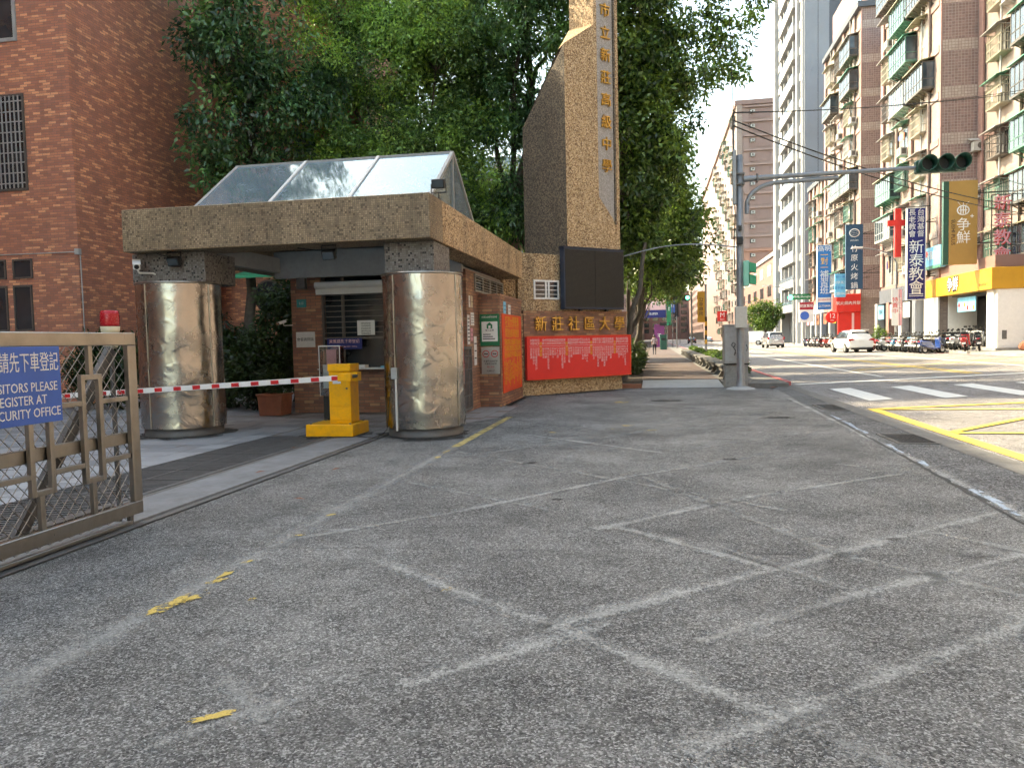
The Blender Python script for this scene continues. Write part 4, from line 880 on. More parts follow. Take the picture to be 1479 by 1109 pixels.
poster('white notice sheet on the booth corner beside the right column', 'notice_sheet', 16.02, 16.22, 1.45, 2.08, 'paper', -3.9, 7)
poster('small red and white sticker sheet high on the booth wall', 'sticker_sheet', 16.35, 16.65, 1.86, 2.14, 'paper'); poster('pink label strip on the booth wall', 'label_strip', 16.3, 16.5, 1.52, 1.80, 'pinkpaper', -3.9, 2); poster('narrow white notice with red emblem low on the booth wall', 'notice_strip', 16.6, 16.85, 0.98, 1.62, 'paper', -3.9, 3); poster('tiny white label near the top of the booth wall', 'label_strip', 16.2, 16.32, 2.25, 2.5, 'paper', -3.9, 1); poster('narrow cream label near the top of the booth wall', 'label_strip', 16.42, 16.55, 2.25, 2.5, 'cream', -3.9, 1)
gl = thing('metal_gate_leaf', 'dark fretted metal gate leaf beside the right steel column', 'gate', (-3.86, 15.9, 0))
m = MB(); m.box(-3.89, 15.35, 0.05, -3.85, 15.40, 1.40).box(-3.89, 16.15, 0.05, -3.85, 16.2, 1.40).box(-3.89, 15.40, 1.35, -3.85, 16.15, 1.40).box(-3.89, 15.40, 0.05, -3.85, 16.15, 0.10); m.build('frame', 'galv_dark', gl)
for i in range(5): m = MB(); y = 15.5 + i * 0.13; m.box(-3.88, y, 0.1, -3.86, y + 0.025, 1.35); m.build('bar', 'galv_dark', gl)
for i in range(4): m = MB(); z = 0.35 + i * 0.28; m.box(-3.885, 15.4, z, -3.855, 16.15, z + 0.025); m.build('cross_bar', 'galv_dark', gl)
# ------------------------------------------------------------------ brick pillar with plaques and banner
pl = thing('brick_pillar', 'low brick-tiled wall block carrying plaques beside the booth', 'pillar', (-3.7, 17.15, 0))
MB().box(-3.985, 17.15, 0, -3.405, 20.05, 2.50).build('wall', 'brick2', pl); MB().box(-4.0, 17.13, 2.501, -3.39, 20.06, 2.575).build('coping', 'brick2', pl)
t = thing('green_plaque', 'green and white information plaque on the brick pillar', 'plaque', (-3.64, 17.14, 1.38))
MB().box(-3.87, 17.12, 1.40, -3.42, 17.149, 2.12).build('panel', 'green', t); MB().box(-3.83, 17.114, 1.50, -3.46, 17.1195, 1.95).build('white_field', 'white', t, 0.002)
letters('lettering', '社區治安聯絡所', 0.052, 'white', t, (-3.645, 17.117, 2.05), '-Y', 0.001); m = MB(); m.prism([(-3.71, 1.79), (-3.58, 1.79), (-3.58, 1.88), (-3.645, 1.935), (-3.71, 1.88)], 'y', 17.111, 17.1135); m.build('house_emblem', 'green', t); MB().box(-3.67, 17.109, 1.80, -3.62, 17.1105, 1.86).build('emblem_door', 'white', t)
letters('lettering', '安心走廊', 0.05, 'ink', t, (-3.645, 17.112, 1.75), '-Y', 0.001)
for i in range(3): MB().box(-3.80, 17.111, 1.55 + i * 0.05, -3.52 - 0.05 * i, 17.1135, 1.57 + i * 0.05).build('print_line', 'ink', t)
t = thing('no_smoking_plaque', 'brushed steel no smoking plaque below the green plaque', 'plaque', (-3.64, 17.14, 0.75))
MB().box(-3.85, 17.125, 0.76, -3.43, 17.149, 1.375).build('panel', 'steel3', t)
for cx in (-3.745, -3.545):
    r_ = MB(); r_.lathe([(0.065, 0), (0.082, 0), (0.082, 0.003), (0.065, 0.003)], (0, 0, 0), 20); r_.v = [(cx + v[0], 17.1245 - v[2], 1.22 + v[1]) for v in r_.v]; ro = r_.build('red_ring', 'red', t)
    MB().beam((cx - 0.05, 17.122, 1.27), (cx + 0.05, 17.122, 1.17), 0.003, 0.016, (0, 1, 0)).build('red_slash', 'red', t); MB().box(cx - 0.045, 17.1225, 1.21, cx + 0.045, 17.1243, 1.23).build('cigarette', 'ink', t)
letters('lettering', '本場所全面禁菸', 0.048, 'ink', t, (-3.64, 17.123, 1.05), '-Y', 0.001); letters('lettering', '違者依法處罰', 0.048, 'ink', t, (-3.64, 17.123, 0.99), '-Y', 0.001); letters('lettering', '禁止吸菸', 0.044, 'red', t, (-3.64, 17.123, 0.92), '-Y', 0.001); letters('lettering', '校園關心您', 0.036, 'ink', t, (-3.64, 17.123, 0.83), '-Y', 0.001)
t = thing('orange_banner', 'red banner with dense yellow lettering on the side of the brick pillar', 'banner', (-3.4, 18.6, 0.3))
MB().box(-3.402, 17.32, 0.30, -3.385, 19.85, 2.13).build('cloth', 'banner_o', t)
rows = ['狂賀學測成績優異', '金榜題名', '國立臺灣大學']; random.seed(3)
pool = '陳林黃張李王吳劉蔡楊許鄭謝郭洪曾邱廖賴周徐蘇葉莊呂江何蕭羅高潘簡朱鍾游詹胡施沈余趙盧梁顏柯翁魏孫戴方宋'
letters('lettering', '狂賀大學學測', 0.30, 'yeltxt', t, (-3.383, 18.55, 1.93), '+X', 0.001)
letters('lettering', '榮登金榜表現優異', 0.23, 'yeltxt', t, (-3.383, 18.55, 1.68), '+X', 0.001)
for i in range(3): letters('lettering', ''.join(random.choice(pool) for _ in range(14)), 0.155, 'yeltxt', t, (-3.383, 18.6, 1.47 - i * 0.15), '+X', 0.001)
for i in range(14): letters('lettering', '\n'.join(random.choice(pool) for _ in range(random.randint(3, 7))), 0.11, 'yeltxt', t, (-3.383, 17.5 + i * 0.17, 0.80 - random.uniform(0, 0.06)), '+X', 0.001)
for i, (yy, c) in enumerate(((17.55, 'lblue'), (18.15, 'paper'))): poster(['small blue notice above the red banner', 'small white notice above the red banner'][i], 'notice_sheet', yy, yy + 0.3, 2.14 - 0.0 * i, 2.42 - 0.05 * i, c, -3.405, 2)

# ------------------------------------------------------------------ name wall, screen and tower at 46 degrees
WA = math.atan2(0.71994707, 0.69402897); WO = (-3.46, 20.5, 0)
nw = thing('name_wall', 'pebble-dashed school name wall with brick facing and gold characters', 'wall', WO, WA, local=True)
MB().box(-0.12, 0.0, 0, 3.52, 0.42, 0.46).build('plinth', 'pebble', nw, 0.01); MB().box(-0.12, 0.0, 0.461, 3.70, 0.40, 2.235).build('core', 'pebble', nw)
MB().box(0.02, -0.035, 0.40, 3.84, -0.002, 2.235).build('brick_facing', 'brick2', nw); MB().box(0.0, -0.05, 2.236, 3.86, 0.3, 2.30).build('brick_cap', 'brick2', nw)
MB().box(-0.12, 0.002, 2.301, 1.66, 0.45, 3.86).build('upper_wall', 'pebble_dirty', nw, 0.01); MB().box(1.661, 0.012, 2.301, 3.70, 0.40, 3.0).build('upper_wall', 'pebble', nw)
MB().box(-0.55, 0.1, 0, -0.121, 0.6, 3.80).build('return_wall', 'pebble_dirty', nw)
wf = MB(); a0, a1, b0, b1 = 0.40, 1.28, 2.62, 3.15
wf.box(a0, -0.03, b0, a1, 0.0, b0 + 0.05).box(a0, -0.03, b1 - 0.05, a1, 0.0, b1)
for x in (a0, (a0 + a1) / 2 - 0.05, (a0 + a1) / 2 + 0.05, a1 - 0.05): wf.box(x, -0.03, b0 + 0.05, x + 0.05, 0.0, b1 - 0.05)
wfo = wf.build('window', 'wframe', nw); MB().box(a0 + 0.05, -0.008, b0 + 0.05, a1 - 0.05, 0.0, b1 - 0.05).build('pane', 'glass', wfo)
for i in range(3): z = b0 + 0.13 + i * 0.12; MB().box(a0 + 0.05, -0.028, z, a1 - 0.05, -0.016, z + 0.018).build('bar', 'wframe', wfo)
for i, ch in enumerate('新莊社區大學'): letters('gold_character', ch, 0.43, 'gold', nw, (0.55 + i * 0.585, -0.10, 1.92), '-Y', 0.03)
bn = thing('name_banner', 'wide red banner with columns of white print below the gold characters', 'banner', WO, WA, local=True)
MB().box(0.02, -0.16, 0.44, 3.86, -0.06, 1.60).build('box', 'banner', bn, 0.006)
f_ = MB(); f_.box(0.0, -0.175, 1.59, 3.88, -0.16, 1.615).box(0.0, -0.175, 0.425, 3.88, -0.16, 0.45).box(3.84, -0.175, 0.45, 3.88, -0.16, 1.59); f_.build('edging', 'banner_o', bn)
random.seed(9)
for i in range(44):
    x = 0.16 + i * 0.083
    if i % 11 in (4,): letters('lettering', '\n'.join(random.choice('賀狂金榜錄取') for _ in range(4)), 0.10, 'yeltxt', bn, (x, -0.162, 1.25), '-Y', 0.001); continue
    letters('lettering', ''.join(random.choice(pool) + '\n' for _ in range(2)).strip(), 0.085, 'pinktxt', bn, (x, -0.162, 1.45), '-Y', 0.001)
    nn = random.choice((3, 4, 4, 5, 6, 8)); letters('lettering', '\n'.join(random.choice(pool) for _ in range(nn)), 0.075, 'pinktxt', bn, (x, -0.162, 1.30 - nn * 0.0375), '-Y', 0.001)
MB().box(0.1, -0.164, 1.335, 3.78, -0.1605, 1.345).build('rule', 'pinktxt', bn)
ld = thing('led_board', 'large dark LED message board above the gold characters', 'screen', WO, WA, local=True)
MB().box(1.29, -0.25, 2.35, 3.55, -0.055, 4.05).build('housing', 'ledframe', ld, 0.01)
for i in range(2): MB().box(1.33 + i * 1.10, -0.262, 2.41, 2.42 + i * 1.10, -0.251, 4.0).build('screen_panel', 'led', ld)
MB().box(1.9, -0.2, 2.301, 1.98, -0.1, 2.349).box(2.9, -0.2, 2.301, 2.98, -0.1, 2.349).build('foot', 'iron', ld)
MB().box(1.27, -0.27, 4.051, 3.57, -0.04, 4.08).build('top_trim', 'ledframe', ld)
tw = thing('memorial_tower', 'tall tan pebble-dashed tower with vertical gold school name characters', 'tower', WO, WA, local=True)
U0, U1, U2, D, D2, ZT = 1.68, 2.78, 3.72, 2.0, 1.05, 17.0
zs0, zs1, zb_ = 9.71, 10.45, 7.85
m = MB(); F = 0.06
# front face with the slanted shoulder
m.cur = 0
m.add([(U0, F, 0), (U2, F, 0), (U2, F, ZT), (U1, F, ZT), (U1, F, zs1), (U0, F, zs0)], [(0, 1, 2, 3, 4, 5)])
m.add([(U2, F, 0), (U2, F + D, 0), (U2, F + D, zb_), (U2, F + D2, zs0 + 0.3), (U2, F + D2, ZT), (U2, F, ZT)], [(0, 1, 2, 3, 4, 5)])
m.add([(U1, F, zs1), (U1, F, ZT), (U1, F + D2, ZT), (U1, F + D2, zs1)], [(0, 1, 2, 3)])
m.add([(U0, F, zs0), (U1, F, zs1), (U1, F + D2, zs1 + 0.2), (U0, F + 0.25, zs0 - 0.1)], [(0, 1, 2, 3)])
m.add([(U1, F, ZT), (U2, F, ZT), (U2, F + D2, ZT), (U1, F + D2, ZT)], [(0, 1, 2, 3)]); m.build('shaft', 'pebble', tw, fix=False)
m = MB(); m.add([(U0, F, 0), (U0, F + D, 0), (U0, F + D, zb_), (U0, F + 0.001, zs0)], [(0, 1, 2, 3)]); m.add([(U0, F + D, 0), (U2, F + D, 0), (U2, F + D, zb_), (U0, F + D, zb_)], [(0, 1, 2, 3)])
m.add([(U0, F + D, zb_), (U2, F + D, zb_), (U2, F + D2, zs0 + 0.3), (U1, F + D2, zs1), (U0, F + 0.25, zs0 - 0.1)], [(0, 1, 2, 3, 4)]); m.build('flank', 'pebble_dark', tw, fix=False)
gp = MB(); gp.prism([(2.90, ZT - 0.2), (3.50, ZT - 0.2), (3.50, 4.95), (2.90, 5.62)], 'y', F - 0.004, F + 0.002); gp.build('stone_strip', 'granite', tw)
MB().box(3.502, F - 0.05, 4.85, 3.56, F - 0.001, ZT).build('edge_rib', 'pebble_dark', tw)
for i, ch in enumerate('新北市立新莊高級中學'):
    z = 10.85 + 0.0 - (i - 2) * 0.645 if True else 0
    letters('gold_character', ch, 0.40, 'gold', tw, (3.20, F - 0.035, 10.9 - (i - 2) * 0.63), '-Y', 0.025)

# grime gathered on the ground round the column feet, the barrier and the wall foot, and old oil spots
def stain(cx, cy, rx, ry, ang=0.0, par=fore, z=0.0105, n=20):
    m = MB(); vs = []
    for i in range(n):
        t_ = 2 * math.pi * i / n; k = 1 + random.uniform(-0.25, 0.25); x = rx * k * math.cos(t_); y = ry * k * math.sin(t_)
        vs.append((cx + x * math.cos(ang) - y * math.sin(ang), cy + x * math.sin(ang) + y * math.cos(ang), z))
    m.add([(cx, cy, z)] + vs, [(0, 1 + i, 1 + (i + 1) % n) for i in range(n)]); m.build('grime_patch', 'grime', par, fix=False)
random.seed(4)
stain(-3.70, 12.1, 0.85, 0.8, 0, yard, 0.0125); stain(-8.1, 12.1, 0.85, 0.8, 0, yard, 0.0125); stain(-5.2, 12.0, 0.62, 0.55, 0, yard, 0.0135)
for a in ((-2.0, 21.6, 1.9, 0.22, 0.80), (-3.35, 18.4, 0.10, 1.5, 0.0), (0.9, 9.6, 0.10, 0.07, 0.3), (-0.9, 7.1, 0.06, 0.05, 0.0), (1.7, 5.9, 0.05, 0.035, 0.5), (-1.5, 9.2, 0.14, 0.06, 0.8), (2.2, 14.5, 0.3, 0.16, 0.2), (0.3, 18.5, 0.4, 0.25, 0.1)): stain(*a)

# ------------------------------------------------------------------ planting inside the gate
pt = thing('planter', 'terracotta trough with a small shrub against the booth corner', 'planter', (-8.1, 15.6, 0))
m = MB(); m.prism([(-8.42, 0.0), (-7.92, 0.0), (-7.88, 0.42), (-8.46, 0.42)], 'y', 15.35, 15.85); m.build('trough', 'terracotta', pt, 0.01); MB().box(-8.48, 15.33, 0.421, -7.86, 15.87, 0.47).build('rim', 'terracotta', pt, 0.008)
leaf_cloud('foliage', 'leaf_b', ell_points((-8.2, 15.6, 0.75), (0.35, 0.3, 0.32), 26), 0.16, 45, 0.03, 0.08, pt)
def shrub(label, c, r, n, per, mat='leaf_b', lw=0.045, ll=0.12, group='shrubs'):
    s = thing('shrub', label, 'shrub', (c[0], c[1], 0), group=group)
    st = MB()
    for i in range(6): e = Vector(c) + Vector((random.uniform(-0.5, 0.5) * r[0], random.uniform(-0.5, 0.5) * r[1], random.uniform(0, 0.4) * r[2])); st.tube(wob((c[0] + random.uniform(-0.15, 0.15), c[1] + random.uniform(-0.15, 0.15), 0), e, 4, 0.15), [0.03, 0.025, 0.02, 0.015, 0.01], 5)
    st.build('stem', 'bark', s, fix=False); leaf_cloud('foliage', mat, ell_points(c, r, n, 0.5), 0.26, per, lw, ll, s)
    return s
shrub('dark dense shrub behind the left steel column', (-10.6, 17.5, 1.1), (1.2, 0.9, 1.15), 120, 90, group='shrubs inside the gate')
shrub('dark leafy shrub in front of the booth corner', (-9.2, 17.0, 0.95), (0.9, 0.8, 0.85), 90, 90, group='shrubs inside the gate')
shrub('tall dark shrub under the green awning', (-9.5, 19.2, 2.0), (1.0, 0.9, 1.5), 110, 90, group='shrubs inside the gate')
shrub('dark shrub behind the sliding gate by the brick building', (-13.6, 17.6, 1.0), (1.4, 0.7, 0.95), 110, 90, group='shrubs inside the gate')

# ------------------------------------------------------------------ trees
tree('campus_tree', 'dark large-leaved tree against the red brick building', (-13.0, 23.3, 0), (-12.6, 23.0, 9.5), [((-12.6, 22.6, 11.0), (2.5, 2.0, 3.0)), ((-12.9, 22.2, 7.6), (1.7, 1.6, 1.7)), ((-11.4, 23.0, 9.2), (1.8, 1.7, 1.7)), ((-13.0, 22.0, 14.5), (2.4, 2.2, 2.2))], 'leaf_d', 'bark', 0.20, 150, 0.085, 0.20, 125, 0.60, 'trees on the school grounds', droop=0.6, limbs=12)
tree('campus_tree', 'broad small-leaved tree rising behind the glass skylight', (-10.4, 26.5, 0), (-10.2, 26.3, 8.0), [((-9.8, 25.8, 10.2), (3.2, 2.6, 3.2)), ((-10.6, 25.6, 6.9), (2.6, 2.0, 1.6)), ((-8.6, 25.5, 7.4), (2.2, 2.0, 1.8)), ((-9.6, 26.4, 14.0), (3.2, 2.8, 2.6))], 'leaf_s', 'bark', 0.24, 330, 0.055, 0.12, 300, 0.66, 'trees on the school grounds')
tree('campus_tree', 'rounded small-leaved tree right of the skylight', (-7.4, 27.5, 0), (-7.2, 27.2, 7.0), [((-7.2, 26.6, 9.2), (2.2, 2.2, 2.6)), ((-6.6, 26.2, 6.4), (2.0, 1.8, 1.5)), ((-7.0, 26.8, 12.2), (2.0, 2.0, 1.7)), ((-7.0, 24.7, 11.7), (1.7, 1.4, 1.5))], 'leaf_s', 'bark', 0.20, 330, 0.055, 0.12, 250, 0.62, 'trees on the school grounds')  # last crown blob is added to shade the tower flank
tree('campus_tree', 'tall narrow-leaved tree with a dark trunk left of the tan tower', (-4.6, 27.0, 0), (-4.2, 27.2, 12.0), [((-4.6, 26.2, 12.6), (3.0, 2.4, 2.6)), ((-3.4, 26.6, 9.0), (1.5, 1.6, 1.3)), ((-5.4, 26.6, 9.6), (1.7, 1.8, 1.5)), ((-4.6, 26.8, 15.5), (3.0, 2.6, 2.2)), ((-4.9, 26.5, 6.0), (1.5, 1.4, 1.3))], 'leaf_m', 'bark', 0.27, 190, 0.055, 0.22, 260, 0.60, 'trees on the school grounds', droop=0.75, limbs=12)
tree('campus_tree', 'far loose tree behind the pink wall between skylight and tower', (-5.2, 33, 0), (-5.0, 33.2, 6.0), [((-5.0, 33, 7.0), (2.6, 2.0, 2.2)), ((-5.6, 33, 4.4), (1.8, 1.5, 1.0)), ((-4.2, 33, 4.2), (1.5, 1.5, 1.1))], 'leaf_h', 'bark', 0.18, 130, 0.06, 0.13, 130, 0.6, 'trees on the school grounds')
RT = 'street trees along the near sidewalk'
tree('street_tree', 'big street tree right of the tower with a branch reaching over the road', (-1.35, 26.2, 0.1), (-0.9, 26.0, 8.0), [((-1.2, 25.6, 9.8), (2.0, 1.9, 2.4)), ((-0.9, 26.2, 6.6), (1.5, 1.6, 1.6)), ((0.5, 26.0, 10.6), (2.0, 1.8, 1.9)), ((0.6, 25.6, 7.6), (1.2, 1.3, 1.1)), ((-0.9, 26.0, 13.0), (2.6, 2.2, 2.0)), ((-0.6, 26.3, 4.9), (1.2, 1.4, 0.9))], 'leaf_r', 'bark2', 0.20, 130, 0.085, 0.19, 300, 0.52, RT, droop=0.5, limbs=13,
     extra=[(2.3, 25.0, 10.9), (2.7, 24.8, 10.5), (2.0, 25.0, 11.4), (3.0, 24.8, 11.2), (3.3, 24.7, 11.8), (2.6, 25.0, 12.2), (1.7, 25.2, 12.0), (2.1, 25.0, 9.9), (2.7, 24.8, 9.5), (1.5, 25.3, 9.4)])
tree('street_tree', 'second street tree back along the sidewalk with a leaning pale trunk', (-1.1, 30.5, 0.1), (-0.2, 30.5, 5.0), [((0.0, 30.4, 6.6), (2.1, 2.4, 1.9)), ((1.0, 30.0, 5.4), (1.5, 2.0, 1.2)), ((-1.0, 30.6, 8.5), (2.4, 2.2, 1.9)), ((-0.3, 29.4, 4.3), (1.4, 1.6, 1.0)), ((0.4, 28.6, 5.2), (1.3, 1.3, 1.2)), ((-0.8, 31.0, 11.2), (2.4, 2.4, 1.9))], 'leaf_r', 'bark2', 0.15, 120, 0.085, 0.18, 270, 0.5, RT, droop=0.5, limbs=11)
tree('street_tree', 'third street tree over the shaded sidewalk', (-1.0, 36.5, 0.1), (-0.3, 36.6, 4.8), [((-0.1, 36.5, 6.4), (2.4, 2.8, 1.8)), ((1.1, 36.5, 5.2), (1.5, 2.4, 1.0)), ((-1.3, 36.5, 8.0), (2.4, 2.4, 1.8)), ((0.3, 35.5, 4.3), (1.6, 2.0, 0.9)), ((-0.8, 37, 10.8), (2.6, 3.0, 2.2))], 'leaf_r', 'bark2', 0.14, 100, 0.10, 0.19, 220, 0.55, RT, droop=0.5)
tree('street_tree', 'fourth street tree farther down the sidewalk', (-1.0, 44.5, 0.1), (-0.4, 44.5, 5.0), [((0.0, 44.5, 6.6), (2.6, 3.2, 2.0)), ((1.2, 45, 5.4), (1.6, 2.6, 1.0)), ((-0.6, 44.5, 10.2), (2.8, 3.6, 2.4))], 'leaf_r', 'bark2', 0.14, 90, 0.12, 0.22, 210, 0.6, RT, droop=0.5)
tree('street_tree', 'fifth street tree farther down the sidewalk', (-1.0, 54, 0.1), (-0.4, 54, 5.0), [((0.1, 54, 6.8), (2.8, 3.4, 2.2)), ((1.3, 55, 5.6), (1.6, 2.6, 1.0)), ((-0.6, 54, 10.4), (2.8, 4.0, 2.4))], 'leaf_r', 'bark2', 0.14, 80, 0.13, 0.24, 190, 0.65, RT, droop=0.5)
tree('street_tree', 'farthest street tree on the near sidewalk', (-1.2, 66, 0.1), (-0.6, 66, 5.0), [((-0.4, 66, 6.8), (3.0, 3.6, 2.3)), ((1.0, 66, 5.6), (1.6, 2.6, 1.0))], 'leaf_r', 'bark2', 0.14, 80, 0.12, 0.22, 120, 0.65, RT, droop=0.5)
tree('median_tree', 'small round sunlit tree standing behind the silver van', (16.2, 118, 0.3), (16.2, 118, 3.4), [((16.2, 118, 5.0), (2.6, 2.6, 1.9)), ((16.0, 117.5, 3.4), (2.2, 2.0, 1.2))], 'leaf_h', 'bark', 0.15, 60, 0.16, 0.28, 130, 0.6, None)
shrub('small clipped round shrub beside the red shop', (18.2, 66.5, 1.2), (0.8, 0.8, 0.9), 60, 50, 'leaf_h', 0.07, 0.13, group='shop shrubs')
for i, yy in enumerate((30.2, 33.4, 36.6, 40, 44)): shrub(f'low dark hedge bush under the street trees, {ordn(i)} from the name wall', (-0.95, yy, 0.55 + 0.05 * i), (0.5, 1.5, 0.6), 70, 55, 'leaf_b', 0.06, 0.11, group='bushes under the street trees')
for i, p in enumerate(((-0.95, 24.8), (-1.5, 28.6), (-1.2, 33.3))):
    m = MB(); e = (p[0] + random.uniform(0.2, 0.8), p[1], 4.5 + i); m.tube(wob((p[0], p[1], 0.05), e, 6, 0.08), [0.12, 0.10, 0.09, 0.085, 0.08, 0.07, 0.05], 8); tag(m.build('tree_trunk', 'bark2', fix=False), ['slim leaning trunk just behind the right end of the name wall', 'slim trunk between the first and second street trees', 'slim trunk between the second and third street trees'][i], 'tree trunk', 'slim trunks by the sidewalk')

# ------------------------------------------------------------------ near pavement furniture
bp = None
def bench_mesh():
    m = MB(); m.box(-0.26, -0.62, 0.36, 0.26, 0.62, 0.46)
    return m
def planter_bench(label, x, y):
    t = thing('planter_bench', label, 'bench', (x, y, 0.11), local=True, group='concrete planter benches along the kerb')
    MB().box(-0.27, -1.25, 0.37, 0.27, 1.25, 0.46).build('seat', 'conc_dark', t, 0.02)
    for s in (-0.85, 0.85):
        m = MB(); m.prism([(-0.22, 0), (0.22, 0), (0.13, 0.16), (0.22, 0.369), (-0.22, 0.369), (-0.13, 0.16)], 'y', s - 0.12, s + 0.12); m.build('leg', 'conc_dark', t, 0.01)
    MB().box(-0.2, -0.7, 0.24, 0.2, 0.7, 0.368).build('stretcher', 'conc_dark', t, 0.01)
    return t
b0 = planter_bench('nearest grey concrete planter bench beside the utility cabinet', 2.42, 26.6)
for k in range(1, 11):
    c = copy_tree(b0); c.location = (2.42 + random.uniform(-0.03, 0.03), 26.6 + 3.7 * k, 0.11); c['label'] = f'grey concrete planter bench, {ordn(k)} from the utility cabinet'
for k in range(8):
    y = 29.6 + k * 4.2; h_ = thing('hedge', f'clipped green hedge length behind the planter benches, {ordn(k)} from the cabinet', 'hedge', (3.0, y, 0.1), group='hedge along the kerb')
    C = np.stack([RNG.uniform(2.80, 3.2, 90), RNG.uniform(y - 2.0, y + 2.0, 90), RNG.uniform(0.2, 0.66 + 0.06 * math.sin(k), 90)], 1)
    leaf_cloud('foliage', 'leaf_h', C, 0.17, 45, 0.05, 0.10, h_); st = MB()
    for q in range(6): st.tube([(3.0, y - 1.8 + q * 0.7, 0.08), (3.15 + random.uniform(-0.2, 0.2), y - 1.8 + q * 0.7, 0.55)], [0.02, 0.01], 4)
    st.build('stem', 'bark', h_, fix=False)
M['cabinet'] = paint('cabinet_grey', (0.34, 0.335, 0.325), 0.5, 0.12, 3.0, dirt=0.3)
uc = thing('utility_cabinet', 'grey two-door utility cabinet with graffiti on a concrete plinth behind the pole', 'utility cabinet', (2.40, 23.5, 0))
MB().box(2.07, 23.28, 0, 2.72, 23.85, 0.66).build('plinth', 'concrete', uc, 0.015); MB().box(2.05, 23.22, 0.70, 2.74, 23.88, 1.80).build('body', 'cabinet', uc, 0.01); MB().box(2.03, 23.20, 1.801, 2.76, 23.90, 1.84).build('lid', 'cabinet', uc, 0.008); MB().box(2.07, 23.28, 0.661, 2.72, 23.85, 0.699).build('shadow_gap', 'iron', uc)
for x in (2.062, 2.402): MB().box(x, 23.205, 0.74, x + 0.325, 23.2195, 1.77).build('door', 'cabinet', uc, 0.004)
gf = MB(); gf.tube([(2.24, 23.195, 1.24), (2.30, 23.195, 1.32), (2.36, 23.195, 1.26), (2.32, 23.195, 1.18), (2.25, 23.195, 1.22)], 0.012, 4).tube([(2.30, 23.195, 1.18), (2.36, 23.195, 1.08), (2.33, 23.195, 0.95), (2.37, 23.195, 1.02)], 0.012, 4).tube([(2.66, 23.195, 1.25), (2.70, 23.195, 1.15), (2.66, 23.195, 1.05)], 0.009, 4); gf.build('graffiti', 'ink', uc, fix=False)
po = thing('traffic_signal_pole', 'galvanised signal pole with a long arm over the road and a curved brace', 'traffic light', (2.43, 22.5, 0))
PX, PY = 2.43, 22.55
MB().lathe([(0.0, 0), (0.26, 0.0), (0.24, 0.06), (0.14, 0.08), (0.13, 0.10), (0.105, 0.3), (0.10, 3.0), (0.095, 6.52), (0.0, 6.54)], (PX, PY, 0), 18).build('pole', 'galv', po)
MB().lathe([(0.42, -0.01), (0.36, 0.035), (0.2, 0.07), (0.0, 0.07)], (PX, PY, 0), 14).build('footing', 'conc_light', po)
m = MB(); m.tube([(PX + 0.1, PY, 5.86), (PX + 0.7, PY, 5.875), (7.1, PY, 5.90)], [0.085, 0.07, 0.05], 12, True); arm = m.build('arm', 'galv', po)
m = MB(); m.box(PX - 0.13, PY - 0.13, 5.7, PX + 0.13, PY + 0.13, 5.74).box(PX - 0.13, PY - 0.13, 5.98, PX + 0.13, PY + 0.13, 6.02); m.build('clamp', 'galv_dark', po); m = MB(); m.box(PX + 0.45, PY - 0.10, 5.76, PX + 0.49, PY + 0.10, 5.98); m.build('flange', 'galv_dark', po)
m = MB(); cv = [(PX + 0.20, PY + 0.02, 4.90), (PX + 0.20, PY + 0.02, 5.15)]
for i in range(9): a = math.pi * (1 - i / 16.0); cv.append((PX + 0.20 + 0.85 + 0.85 * math.cos(a), PY + 0.02, 5.15 + 0.57 * math.sin(a)))
cv.append((PX + 2.6, PY + 0.02, 5.76)); m.tube(cv, 0.062, 10, True); m.build('curved_brace', 'galv', po)
m = MB(); m.box(PX - 0.20, PY - 0.16, 5.15, PX - 0.10, PY - 0.04, 6.65); m.build('cable_duct', 'galv', po, 0.01); m = MB(); m.cyl((PX - 0.15, PY + 0.1, 6.3), (PX - 0.15, PY + 0.1, 7.7), 0.03, n=8); m.build('top_pipe', 'galv_dark', po)
MB().box(PX - 0.17, PY - 0.28, 1.72, PX + 0.16, PY - 0.11, 2.32).build('control_box', paint('beige_box', (0.50, 0.47, 0.42), 0.5, 0.12, 4.0, dirt=0.2), po, 0.015)
m = MB(); m.tube([(PX - 0.16, PY - 0.12, 3.2), (PX - 0.17, PY - 0.13, 4.2), (PX - 0.13, PY - 0.12, 4.9), (PX - 0.15, PY - 0.12, 5.2)], 0.015, 5).box(PX - 0.1, PY - 0.2, 4.05, PX + 0.06, PY - 0.1, 4.25).box(PX - 0.06, PY - 0.19, 4.42, PX + 0.03, PY - 0.1, 4.56); m.build('cables', 'black', po)
sgn = MB(); sgn.prism([(PX + 0.06, 2.88), (PX + 0.22, 2.88), (PX + 0.22, 3.58), (PX + 0.06, 3.58)], 'y', PY - 0.30, PY - 0.12); ps = sgn.build('pedestrian_signal', paint('mint_green_housing', (0.22, 0.55, 0.42), 0.45, 0.1, 4.0), po, 0.02)
for z in (3.28, 2.95):
    v = MB(); v.prism([(PX + 0.221, z), (PX + 0.40, z - 0.04), (PX + 0.40, z + 0.20), (PX + 0.221, z + 0.25)], 'y', PY - 0.32, PY - 0.10); v.build('visor', 'greenaw', ps)
hs = MB(); hs.box(6.98, PY - 0.10, 5.74, 8.22, PY + 0.14, 6.08); sh = hs.build('signal_housing', 'siggreen', po, 0.03)
